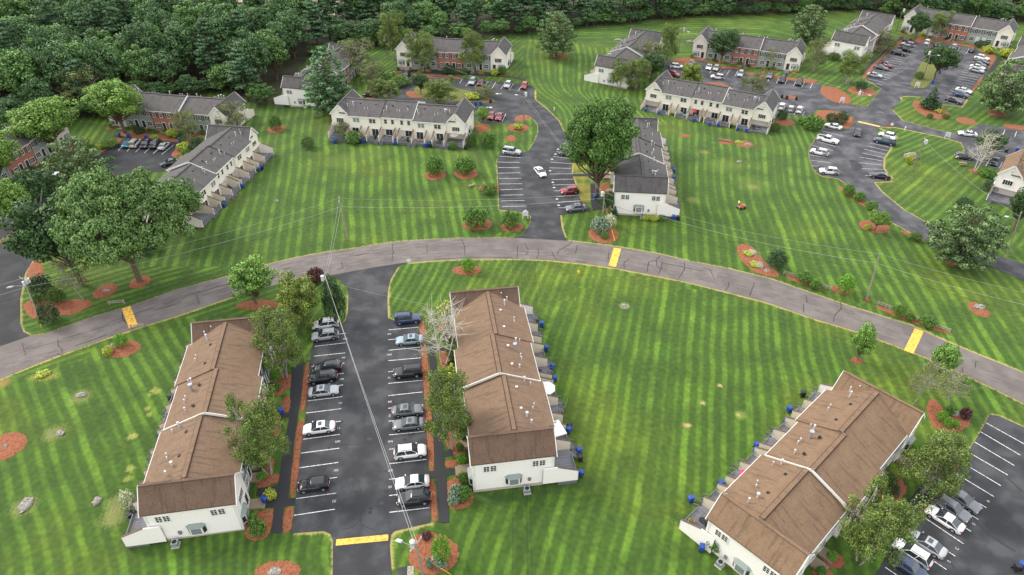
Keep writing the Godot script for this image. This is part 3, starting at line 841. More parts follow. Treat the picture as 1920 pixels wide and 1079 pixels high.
	for q in pv([12.03, -166.3, 11.19, -163.3, 10.15, -160.3, 9.39, -153.8, 9.76, -147.8, 9.95, -145.2, 10.36, -139.8, 10.58, -137.0]):
		sheet("stall_mark", oval(Vector4(q.x, q.y, 0.3, 0.25)), 0.074, M.paint, lot5)
	for q in [[Vector2(-5.30, -205.0), Vector2(-3.18, -204.9)], [Vector2(-5.55, -194.2), Vector2(-7.59, -194.4)]]:   # two painted arrows on the loop
		var a: Vector2 = q[0]
		var b: Vector2 = q[1]
		var d := (a - b).normalized()
		var s := Vector2(-d.y, d.x)
		sheet("lane_arrow", PackedVector2Array([a, a - d * 1.0 + s * 0.55, a - d * 1.0 + s * 0.15, b + s * 0.15, b - s * 0.15, a - d * 1.0 - s * 0.15, a - d * 1.0 - s * 0.55]), 0.075, M.paint, lot5)
	cracks(lot5, [pv([5.96, -155.5, 6.76, -160.0, 6.58, -163.1]), pv([6.49, -143.4, 6.40, -148.6]), pv([-3.21, -201.0, -0.80, -198.7, 1.60, -200.6]), pv([-1.59, -198.6, 0.32, -197.2])], 0.1)
	# island with shrubs inside the loop
	setting(sheet("island_lawn", smooth(pv([-30.96, -211.7, -25.99, -212.4, -18.27, -210.0, -12.29, -206.4, -8.90, -203.1, -5.62, -200.8, -4.62, -198.8, -7.13, -197.4, -12.72, -198.4, -22.33, -199.4, -29.46, -202.9])), 0.1, M.rough_grass))
	# the lots on the far right and the lanes between them
	var lot6 := sheet("parking_lot", pv([50.91, -235.9, 55.15, -241.9, 64.11, -244.2, 69.16, -241.4, 79.79, -232.3, 86.44, -228.5, 100.5, -219.7, 98.23, -211.1, 98.64, -205.5, 101.4, -202.2, 105.1, -200.6, 107.1, -199.6, 112.2, -206.8, 117.5, -214.0, 117.1, -218.4, 116.2, -222.4, 123.7, -234.4, 138.3, -252.3, 148.2, -264.3, 151.6, -264.8, 153.4, -262.2, 161.9, -260.6, 169.5, -254.3, 169.1, -251.2, 168.6, -242.8, 158.5, -227.7, 155.6, -224.6, 144.9, -211.0, 141.9, -207.8, 134.6, -198.4, 130.3, -201.0, 126.3, -206.7, 122.8, -207.9, 119.9, -206.7, 119.3, -204.3, 113.2, -196.8, 112.5, -188.4, 119.1, -181.9, 124.0, -179.0, 133.2, -185.8, 138.4, -183.5, 147.5, -178.8, 132.5, -154.5, 122.8, -158.2, 118.3, -161.4, 115.9, -162.6, 120.0, -168.6, 121.7, -173.6, 118.3, -177.3, 108.6, -184.1, 104.4, -184.6, 99.75, -188.5, 97.79, -186.3, 100.1, -192.1, 97.67, -196.6, 91.58, -198.5, 88.59, -194.1, 85.32, -193.7, 78.62, -195.8, 69.56, -207.1, 57.04, -219.0]), 0.05, M.old_asphalt)
	setting(lot6)
	lines(lot6, v4([69.61, -230.8, 71.95, -235.2, 72.16, -229.4, 74.73, -234.5, 74.81, -228.5, 77.29, -233.8, 84.45, -223.6, 86.71, -228.2, 86.60, -221.5, 88.95, -226.3, 89.01, -220.4, 91.39, -225.1, 91.23, -218.7, 93.72, -223.6, 93.34, -217.1, 96.01, -222.1, 95.57, -215.9, 98.10, -220.7, 80.95, -195.6, 82.58, -198.7, 83.45, -194.7, 85.17, -197.9, 85.70, -193.9, 87.44, -197.1, 66.84, -230.6, 69.33, -236.6]))
	row(lot6, Vector2(115.4, -221.0), Vector2(119.3, -217.5), Vector2(138.6, -249.9), Vector2(142.0, -246.9), 15, 0.12)
	row(lot6, Vector2(131.5, -203.1), Vector2(135.2, -199.6), Vector2(155.9, -235.7), Vector2(160.3, -232.5), 16, 0.12)
	lines(lot6, v4([153.2, -257.0, 156.3, -261.7, 156.4, -255.9, 159.2, -259.8, 158.6, -252.8, 162.0, -258.0, 160.9, -251.0, 164.4, -256.1, 162.7, -248.6, 166.9, -254.3, 135.7, -178.5, 138.1, -181.7, 138.1, -177.1, 140.7, -180.6, 120.6, -159.7, 124.1, -163.9, 123.4, -158.5, 126.0, -161.8]))
	cracks(lot6, [pv([115.6, -208.9, 115.7, -203.5, 112.3, -199.4]), pv([120.0, -217.2, 133.6, -231.9, 144.8, -244.0]), pv([111.3, -183.5, 115.5, -179.8])], 0.12)
	var lane := sheet("side_lane", pv([99.99, -189.1, 104.5, -184.3, 103.7, -183.7, 101.5, -180.1, 106.0, -177.8, 101.0, -170.3, 96.49, -164.1, 93.78, -158.2, 93.54, -155.6, 93.58, -152.9, 92.54, -151.2, 88.08, -150.6, 87.89, -145.6, 89.13, -137.3, 91.65, -131.4, 95.67, -124.8, 99.84, -118.7, 103.7, -115.4, 112.6, -106.3, 108.5, -100.4, 100.1, -109.4, 96.28, -114.4, 90.97, -120.2, 86.80, -126.2, 84.08, -131.4, 82.89, -137.8, 82.40, -144.7, 80.84, -150.4, 80.05, -152.4, 76.60, -153.7, 75.72, -156.4, 77.12, -163.8, 78.91, -169.2, 83.99, -177.8, 89.20, -185.6, 92.31, -184.6, 94.45, -182.8, 97.71, -186.1]), 0.062, M.old_asphalt)
	setting(lane)
	lines(lane, v4([89.21, -184.8, 92.18, -182.3, 87.21, -182.2, 91.49, -178.2, 83.07, -175.2, 86.82, -171.4, 80.89, -172.4, 85.13, -168.8, 77.74, -166.3, 81.81, -164.5, 76.97, -162.8, 81.83, -161.2, 76.17, -159.4, 77.83, -159.3, 75.70, -156.6, 76.26, -156.4, 97.02, -173.6, 101.1, -170.5, 95.31, -171.6, 99.52, -168.5, 93.76, -169.6, 98.10, -166.5, 92.24, -167.2, 96.77, -164.5, 90.53, -164.8, 95.46, -162.4, 88.88, -161.4, 94.30, -160.1, 88.17, -157.9, 93.45, -157.5, 87.49, -154.0, 89.15, -154.3]))
	ribbon("speed_bump", pv([99.68, -188.3, 104.3, -184.4]), 1.0, 0.085, M.faded_yellow, lane)
	cracks(lane, [pv([94.67, -174.9, 88.80, -168.1, 85.24, -161.6, 86.69, -159.4, 87.97, -157.6]), pv([85.70, -156.9, 86.61, -151.1]), pv([84.56, -152.5, 85.64, -144.2])], 0.1)
	sheet("lane_repair", pv([87.25, -163.2, 89.87, -163.2, 88.65, -157.6, 85.18, -156.3]), 0.066, M.asphalt, lane)
	# the island in the far right loop
	setting(sheet("island_lawn", smooth(pv([127.2, -216.4, 131.2, -221.7, 138.0, -232.9, 145.8, -244.0, 154.4, -253.9, 158.4, -254.0, 156.2, -246.6, 150.4, -238.4, 143.9, -230.2, 132.8, -215.3, 129.6, -213.0]), 1), 0.13, M.rough_grass))
	for q in [[road, Vector2(-71.52, -100.7), Vector2(-67.64, -95.10)], [road, Vector2(21.81, -119.6), Vector2(19.97, -113.2)], [road, Vector2(72.46, -94.34), Vector2(67.90, -88.53)]]:
		ribbon("speed_bump", PackedVector2Array([q[1], q[2]]), 1.5, 0.065, M.yellow, q[0])
	# footpaths
	for p in [pv([-36.49, -84.20, -34.76, -85.47, -33.57, -79.18, -32.84, -74.21, -32.22, -69.49, -30.40, -58.56, -30.60, -57.12, -29.78, -52.99, -31.16, -53.00, -31.78, -56.71, -32.36, -60.95, -33.17, -66.20, -33.93, -72.37]), pv([-37.21, -73.62, -34.06, -74.12, -33.96, -73.13, -37.01, -72.64]), pv([-33.72, -58.00, -29.29, -58.46, -29.11, -57.19, -33.50, -56.73]), pv([-35.04, -60.00, -32.36, -60.42, -31.75, -59.27, -34.82, -58.78]), pv([-14.47, -90.53, -13.37, -90.66, -11.89, -80.01, -10.37, -69.73, -9.23, -62.01, -8.16, -54.46, -9.56, -54.46, -10.77, -62.65, -13.02, -79.30]),
			pv([-11.75, -62.65, -7.52, -63.29, -7.31, -62.28, -11.62, -61.38]), pv([-9.79, -66.33, -7.73, -66.71, -7.51, -65.65, -9.70, -65.17]), pv([-13.21, -88.84, -10.24, -89.36, -10.06, -88.11, -13.09, -87.60]), pv([18.67, -147.0, 20.63, -147.5, 19.93, -138.1, 20.37, -135.3, 18.13, -134.4, 17.99, -138.2]), pv([49.13, -54.42, 56.13, -60.31, 60.56, -63.94, 61.52, -62.99, 56.06, -57.87, 50.69, -53.22]), pv([-45.90, -225.7, -39.70, -225.9, -33.39, -225.1, -22.52, -221.5, 0.00, -218.9, 4.26, -216.5, 4.11, -218.3, -5.19, -221.3, -35.53, -228.1, -46.50, -229.4]), pv([19.54, -152.2, 14.70, -152.0, 14.63, -150.9, 19.41, -150.8]),
			pv([119.2, -232.6, 130.8, -246.4, 148.9, -269.5, 149.7, -268.1, 132.7, -246.4, 119.1, -229.9]), pv([153.5, -221.6, 171.9, -244.6, 172.4, -242.8, 154.4, -220.6]), pv([-110.2, -178.8, -92.64, -177.4, -93.24, -178.9, -111.0, -180.6]), pv([2.61, -47.22, 2.68, -47.22, 2.68, -47.15])]:
		if absf(p[0].distance_to(p[1])) > 0.5:
			setting(sheet("footpath", p, 0.06, M.path))
	setting(sheet("footpath", pv([-12.66, -45.04, -12.93, -48.29, -12.15, -48.36, -11.77, -45.04]), 0.06, M.wood))
	setting(sheet("footpath", pv([-13.88, -45.04, -14.15, -48.08, -12.93, -48.29, -12.66, -45.04]), 0.058, M.asphalt))
	# mulch beds
	for e in v4([-8.98, -112.1, 2.85, 1.67, -67.03, -89.16, 3.03, 2.20, -74.41, -67.64, 2.89, 2.71, -28.89, -47.72, 2.77, 1.42, -7.56, -129.4, 3.26, 2.42, 0.00, -128.2, 2.54, 1.95, -18.89, -152.0, 2.61, 2.42, -11.24, -152.7, 2.88, 2.73, 1.77, -180.2, 2.96, 2.95, -0.29, -172.9, 1.43, 2.07, -8.10, -179.7, 2.06, 2.88, 79.35, -129.5, 3.20, 2.72, 86.26, -100.2, 1.58, 2.23, 58.23, -86.46, 0.99, 0.78, 63.43, -106.2, 2.16, 1.52, 66.75, -103.0, 0.70, 0.65, -47.30, -101.4, 3.99, 1.46, -72.47, -108.8, 1.87, 2.13, -77.82, -105.9, 2.04, 2.39, -105.3, -124.8, 3.64, 3.22, 101.4, -209.9, 3.86, 7.74, 110.8, -212.5, 4.07, 4.15, 142.5, -193.4, 2.50, 2.39, 130.6, -188.0, 2.59, 2.66, 155.0, -259.0, 1.21, 1.98, 89.82, -115.6, 1.75, 1.36, 116.3, -157.0, 1.49, 1.16, 58.31, -174.6, 2.07, 1.94, 62.90, -173.3, 2.34, 2.28, -5.43, -145.5, 2.40, 2.05, -66.51, -183.3, 2.52, 2.87, 16.77, -242.0, 2.63, 2.44, 19.51, -124.9, 3.17, 3.29, 47.82, -178.1, 1.51, 1.21, 78.77, -189.3, 3.02, 2.81]):
		bed(oval(e))
	for p in [pv([-32.44, -56.80, -31.75, -56.63, -31.36, -53.71, -31.52, -52.31, -33.12, -51.71, -34.62, -52.80, -35.28, -55.10, -34.01, -56.07]), pv([-9.02, -61.29, -7.43, -61.83, -5.56, -59.97, -5.12, -58.16, -5.71, -56.98, -7.09, -56.32, -8.37, -56.40, -8.96, -59.52]), pv([-34.65, -85.73, -33.76, -85.58, -31.80, -74.30, -32.84, -74.21]), pv([-32.60, -72.56, -31.53, -72.54, -31.03, -69.48, -29.36, -58.46, -30.38, -58.47, -32.14, -69.49]), pv([-30.53, -57.12, -29.16, -57.11, -28.60, -52.98, -29.78, -52.99]), pv([-15.70, -89.99, -14.70, -90.11, -13.23, -80.51, -11.83, -70.99, -10.77, -62.65, -11.68, -62.74, -12.67, -69.74, -14.34, -80.52]), pv([-11.54, -61.29, -10.73, -61.38, -9.58, -54.70, -10.60, -54.46]), pv([-16.78, -96.48, -15.44, -95.54, -14.77, -90.82, -15.81, -90.55]),
			pv([-12.99, -52.20, -11.70, -52.97, -9.49, -52.89, -7.36, -51.82, -6.59, -50.32, -6.94, -48.51, -8.50, -47.30, -10.77, -47.16, -12.67, -48.36, -13.04, -50.32]), pv([46.69, -121.0, 49.21, -122.1, 50.34, -120.1, 50.91, -115.5, 53.18, -111.1, 51.70, -110.0, 48.79, -110.8, 46.93, -113.6, 46.24, -117.1]), pv([91.81, -198.3, 97.44, -196.4, 100.1, -192.1, 97.79, -186.3, 94.60, -183.2, 93.79, -184.5, 95.72, -188.3, 90.47, -189.9, 88.46, -192.9]), pv([122.2, -203.3, 124.4, -204.1, 126.4, -200.6, 129.3, -196.8, 127.8, -190.4, 124.0, -189.3, 120.9, -190.1, 120.2, -193.3, 120.3, -198.2]),
			pv([65.24, -76.88, 67.08, -77.90, 67.26, -76.06, 66.95, -74.27, 69.69, -75.13, 71.14, -74.45, 69.45, -71.86, 67.46, -70.82, 64.97, -70.64, 63.60, -71.92]), pv([147.5, -266.3, 148.0, -264.0, 138.3, -252.3, 123.7, -234.4, 116.5, -223.4, 114.4, -222.6, 122.9, -235.6, 137.3, -253.5]), pv([154.7, -224.6, 155.2, -223.6, 146.7, -212.9, 144.9, -211.0, 145.4, -212.9]), pv([153.5, -267.6, 156.9, -267.0, 154.9, -261.6, 150.5, -260.8]), pv([170.1, -254.3, 172.1, -253.7, 173.6, -247.6, 164.4, -235.3, 160.4, -230.4, 168.4, -242.8, 169.1, -251.2]), pv([155.5, -263.0, 162.4, -261.9, 170.0, -255.0, 171.0, -257.5, 164.1, -265.3, 158.0, -267.1]), pv([127.2, -216.4, 130.3, -220.2, 131.5, -219.2, 133.1, -216.7, 129.6, -213.0]),
			pv([-33.52, -208.0, -30.58, -208.4, -26.03, -204.3, -26.86, -201.4, -31.50, -202.3]), pv([-8.85, -201.5, -5.62, -200.8, -4.62, -198.8, -7.13, -197.4, -9.86, -198.5]), pv([0.30, -184.6, 1.23, -189.2, 3.85, -190.2, 6.11, -188.1, 5.17, -187.2, 2.26, -184.7]), pv([-32.37, -223.9, -22.48, -221.0, -15.74, -218.2, -15.64, -216.3, -27.50, -219.2, -32.31, -221.9]), pv([-41.92, -201.4, -44.93, -203.7, -46.02, -209.0, -44.31, -212.8, -41.53, -211.3, -43.07, -208.4]), pv([-97.40, -117.0, -95.34, -115.7, -92.54, -111.7, -92.61, -109.2, -95.41, -110.1, -96.76, -113.2]),
			pv([-91.34, -101.5, -90.46, -103.5, -87.41, -102.5, -85.09, -102.9, -81.25, -103.2, -78.86, -103.0, -78.46, -100.6, -80.93, -98.69, -83.52, -98.07, -85.61, -97.45, -87.25, -97.45, -89.47, -99.47]), pv([-84.28, -99.47, -80.77, -98.38, -79.19, -101.1, -78.72, -102.5, -78.24, -101.6, -78.79, -100.3, -80.61, -98.07]), pv([54.63, -111.6, 59.41, -106.6, 59.62, -105.8, 55.80, -108.1, 53.33, -110.2]), pv([67.91, -101.8, 77.82, -93.52, 77.45, -92.80, 71.37, -96.94, 67.21, -100.8]), pv([79.24, -148.9, 81.26, -142.8, 82.68, -137.3, 81.48, -136.8, 79.46, -141.5, 77.94, -147.2]), pv([84.77, -128.5, 87.95, -124.3, 86.98, -123.0, 83.92, -127.2]),
			pv([-110.2, -178.8, -97.05, -177.4, -91.45, -175.1, -91.45, -177.4, -98.60, -181.1, -111.3, -182.9]), pv([-91.01, -175.5, -89.37, -177.3, -86.74, -174.3, -86.97, -168.6, -88.87, -165.2, -90.13, -167.0]), pv([-114.0, -167.6, -109.8, -173.4, -106.6, -177.1, -108.8, -168.5, -110.7, -163.8]), pv([-38.48, -82.71, -36.07, -82.92, -35.21, -79.21, -36.93, -78.65, -38.82, -79.28]), pv([-36.36, -77.46, -34.75, -77.78, -34.03, -74.34, -35.68, -74.04]), pv([-35.03, -61.98, -32.43, -62.86, -32.23, -61.04, -34.50, -60.17]), pv([-12.51, -88.14, -9.99, -88.39, -9.49, -83.74, -10.62, -82.47, -11.95, -83.76]), pv([-9.87, -64.50, -7.62, -64.98, -7.39, -63.66, -9.46, -63.10]), pv([-10.07, -70.98, -7.90, -72.03, -7.43, -66.91, -9.71, -66.33]),
			pv([20.57, -147.0, 23.78, -148.3, 22.24, -133.9, 20.13, -135.3]), pv([56.08, -239.8, 59.83, -243.7, 63.99, -243.7, 62.65, -239.1, 57.92, -236.8]), pv([71.39, -235.1, 75.78, -236.5, 78.54, -234.4, 79.13, -236.6, 72.84, -239.6]), pv([61.71, -221.3, 66.82, -223.6, 71.69, -218.5, 70.08, -214.3, 65.01, -215.9]), pv([78.85, -230.2, 85.79, -226.9, 94.65, -222.8, 98.84, -219.9, 99.72, -222.3, 86.69, -231.1, 80.09, -233.4]), pv([95.84, -226.3, 100.4, -224.3, 100.2, -221.3, 95.67, -223.2]), pv([84.77, -210.2, 87.35, -211.0, 90.17, -208.5, 88.92, -206.7, 84.70, -207.9]), pv([52.30, -61.68, 54.74, -62.13, 55.02, -60.32, 52.02, -57.73, 50.59, -58.59]), pv([56.18, -58.13, 56.77, -57.87, 51.46, -53.37, 50.76, -53.38]), pv([61.07, -62.54, 62.59, -63.17, 66.96, -67.16, 66.34, -67.16]), pv([-116.8, -137.5, -116.2, -142.5, -113.7, -147.1, -111.4, -145.3, -113.0, -139.2, -114.8, -135.0]), pv([139.9, -186.1, 145.8, -184.6, 143.6, -180.9, 138.8, -183.1])]:
		bed(p, false, 0.1)
# ---------------------------------------------------------------- the townhouse rows
const HW := 11.41
const HL := 36.79
const GA := 5.09       # width of a gabled end unit
const TU := 13.9       # where the row steps down
const EAVE := 5.94
const MAINR := 8.42
const GABR := 8.56
var meshes := {}

func hb(mb: MB, s: float, u0: float, u1: float, y0: float, y1: float, v0: float, v1: float) -> void:
	mb.box(Vector3(u0, y0, minf(v0 * s, v1 * s)), Vector3(u1, y1, maxf(v0 * s, v1 * s)))

func frame_mesh(w: float, h: float, cols: int, rows: int, rim := 0.1) -> ArrayMesh:
	var key := "f%.2f_%.2f_%d_%d" % [w, h, cols, rows]
	if not meshes.has(key):
		var mb := MB.new()
		mb.box(Vector3(-w / 2 - rim, -h / 2 - rim, 0), Vector3(-w / 2, h / 2 + rim, 0.09))
		mb.box(Vector3(w / 2, -h / 2 - rim, 0), Vector3(w / 2 + rim, h / 2 + rim, 0.09))
		mb.box(Vector3(-w / 2, h / 2, 0), Vector3(w / 2, h / 2 + rim, 0.09))
		mb.box(Vector3(-w / 2, -h / 2 - rim, 0), Vector3(w / 2, -h / 2, 0.12))
		for i in range(1, cols):
			var x := -w / 2 + w * i / cols
			mb.box(Vector3(x - 0.03, -h / 2, 0), Vector3(x + 0.03, h / 2, 0.06))
		for i in range(1, rows):
			var y := -h / 2 + h * i / rows
			mb.box(Vector3(-w / 2, y - 0.02, 0), Vector3(w / 2, y + 0.02, 0.05))
		meshes[key] = mb.done()
	return meshes[key]

func pane_mesh(w: float, h: float) -> ArrayMesh:
	var key := "p%.2f_%.2f" % [w, h]
	if not meshes.has(key):
		var mb := MB.new()
		mb.box(Vector3(-w / 2, -h / 2, 0.004), Vector3(w / 2, h / 2, 0.03))
		meshes[key] = mb.done()
	return meshes[key]

func box_mesh(s: Vector3) -> ArrayMesh:   # stands on its base
	var key := "b%.2f_%.2f_%.2f" % [s.x, s.y, s.z]
	if not meshes.has(key):
		var mb := MB.new()
		mb.box(Vector3(-s.x / 2, 0, -s.z / 2), Vector3(s.x / 2, s.y, s.z / 2))
		meshes[key] = mb.done()
	return meshes[key]

func against(called: String, mesh: Mesh, m: Material, parent: Node, at: Vector3, out: Vector3) -> MeshInstance3D:
	var o := part(called, mesh, m, parent)
	o.transform = Transform3D(Basis(Vector3.UP.cross(out), Vector3.UP, out), at)
	return o

func window(house: Node, at: Vector3, out: Vector3, w: float, h: float, cols := 2, rows := 3, shutters := false, glass: Material = null) -> void:
	var f := against("window", frame_mesh(w, h, cols, rows), M.trim, house, at, out)
	part("pane", pane_mesh(w, h), glass if glass else M.glass, f)
	if shutters:
		for s in [-1, 1]:
			against("shutter", box_mesh(Vector3(0.34, h + 0.1, 0.06)), M.shutter, house, at + Vector3.UP.cross(out) * s * (w / 2 + 0.3) + Vector3(0, -h / 2 - 0.05, 0) + out * 0.04, out)

func door(house: Node, at: Vector3, out: Vector3, m: Material) -> void:
	var d := against("door", frame_mesh(0.95, 2.1, 1, 1, 0.14), M.trim, house, at + Vector3(0, 1.1, 0), out)
	part("leaf", pane_mesh(0.95, 2.1), m, d)
	var k := MB.new()
	k.box(Vector3(0.3, -0.1, 0.03), Vector3(0.4, 0.0, 0.1))
	if not meshes.has("knob"):
		meshes.knob = k.done()
	part("handle", meshes.knob, M.metal, d)

func bay(house: Node, at: Vector3, out: Vector3) -> void:   # a bow window under its own little hipped roof
	if not meshes.has("bay"):
		var mb := MB.new()
		var pts := PackedVector3Array()
		for p in [Vector3(-0.75, 0, 0.5), Vector3(0.75, 0, 0.5), Vector3(1.15, 0, 0), Vector3(-1.15, 0, 0), Vector3(-0.75, 1.45, 0.5), Vector3(0.75, 1.45, 0.5), Vector3(1.15, 1.45, 0), Vector3(-1.15, 1.45, 0)]:
			pts.append(p)
		mb.hexa(pts)
		meshes.bay = mb.done()
		var r := MB.new()
		r.hexa(PackedVector3Array([Vector3(-0.82, 1.45, 0.6), Vector3(0.82, 1.45, 0.6), Vector3(1.28, 1.45, 0), Vector3(-1.28, 1.45, 0), Vector3(-0.72, 1.8, 0.05), Vector3(0.72, 1.8, 0.05), Vector3(0.75, 1.82, 0), Vector3(-0.75, 1.82, 0)]))
		meshes.bayroof = r.done()
	var b := against("bay_window", meshes.bay, M.trim, house, at, out)
	part("bay_roof", meshes.bayroof, M.bay_roof, b)
	for q in [[Vector3(0, 0.75, 0.5), Vector3(0, 0, 1), 1.2], [Vector3(0.95, 0.75, 0.25), Vector3(0.781, 0, 0.625), 0.46], [Vector3(-0.95, 0.75, 0.25), Vector3(-0.781, 0, 0.625), 0.46]]:
		var p := against("pane", pane_mesh(q[2], 1.05), M.pale_glass if q[2] > 1 else M.glass, b, q[0], q[1])
		p.position += q[1] * 0.012

func gable_roof(s: float, u0: float, low: float) -> Array:   # the two slopes across an end unit, and the white boards along their edges
	var mb := MB.new()
	mb.flip = s < 0
	var e := EAVE + low
	var r := GABR + low
	var a := u0
	var b := u0 + GA
	var m := u0 + GA / 2
	var t := 0.2
	var P := func(u: float, y: float, v: float) -> Vector3: return Vector3(u, y, v * s)
	for side in [0, 1]:
		var ue: float = a if side == 0 else b
		var k := 1.0 if side == 0 else -1.0
		var q := [P.call(ue, e, 0.0), P.call(ue, e, HW), P.call(m, r, HW), P.call(m, r, 0.0)]
		var d := Vector3(0, -t, 0)
		# along u=a the outside is -u; seen from above, counter-clockwise order differs by side
		if side == 0:
			mb.quad(q[0], q[1], q[2], q[3])
			mb.quad(q[0] + d, q[1] + d, q[1], q[0])
		else:
			mb.quad(q[1], q[0], q[3], q[2])
			mb.quad(q[1] + d, q[0] + d, q[0], q[1])
	var boards := []
	for v in [[0.0, -0.1], [HW, 0.1]]:
		var tb := MB.new()
		for side in [0, 1]:
			var ue: float = a - 0.08 if side == 0 else b + 0.08
			tb.bar(P.call(ue, e - 0.24, v[0] + v[1]), P.call(m, r - 0.14, v[0] + v[1]), 0.08, 0.3)
		boards.append(tb.done())
	return [mb.done(), boards]

func main_roof(s: float, u0: float, u1: float, vr: float, vf: float, low: float, cut := 0.0) -> ArrayMesh:   # cut draws the rear eave in along the slope
	var mb := MB.new()
	mb.flip = s < 0
	var vm := (vr + vf) / 2
	var e := EAVE + low
	var r := MAINR + low
	var er := e + cut * (r - e) / (vm - vr)
	vr += cut
	var d := Vector3(0, -0.2, 0)
	var q := []
	for p in [[u0, er, vr], [u1, er, vr], [u1, r, vm], [u0, r, vm], [u0, e, vf], [u1, e, vf]]:
		q.append(Vector3(p[0], p[1], p[2] * s))
	mb.quad(q[1], q[0], q[3], q[2])
	mb.quad(q[4], q[5], q[2], q[3])
	mb.quad(q[1] + d, q[0] + d, q[0], q[1])
	mb.quad(q[4] + d, q[5] + d, q[5], q[4])
	mb.quad(q[0] + d, q[3] + d, q[3], q[0]); mb.quad(q[3] + d, q[4] + d, q[4], q[3])
	mb.quad(q[2] + d, q[1] + d, q[1], q[2]); mb.quad(q[5] + d, q[2] + d, q[2], q[5])
	return mb.done()

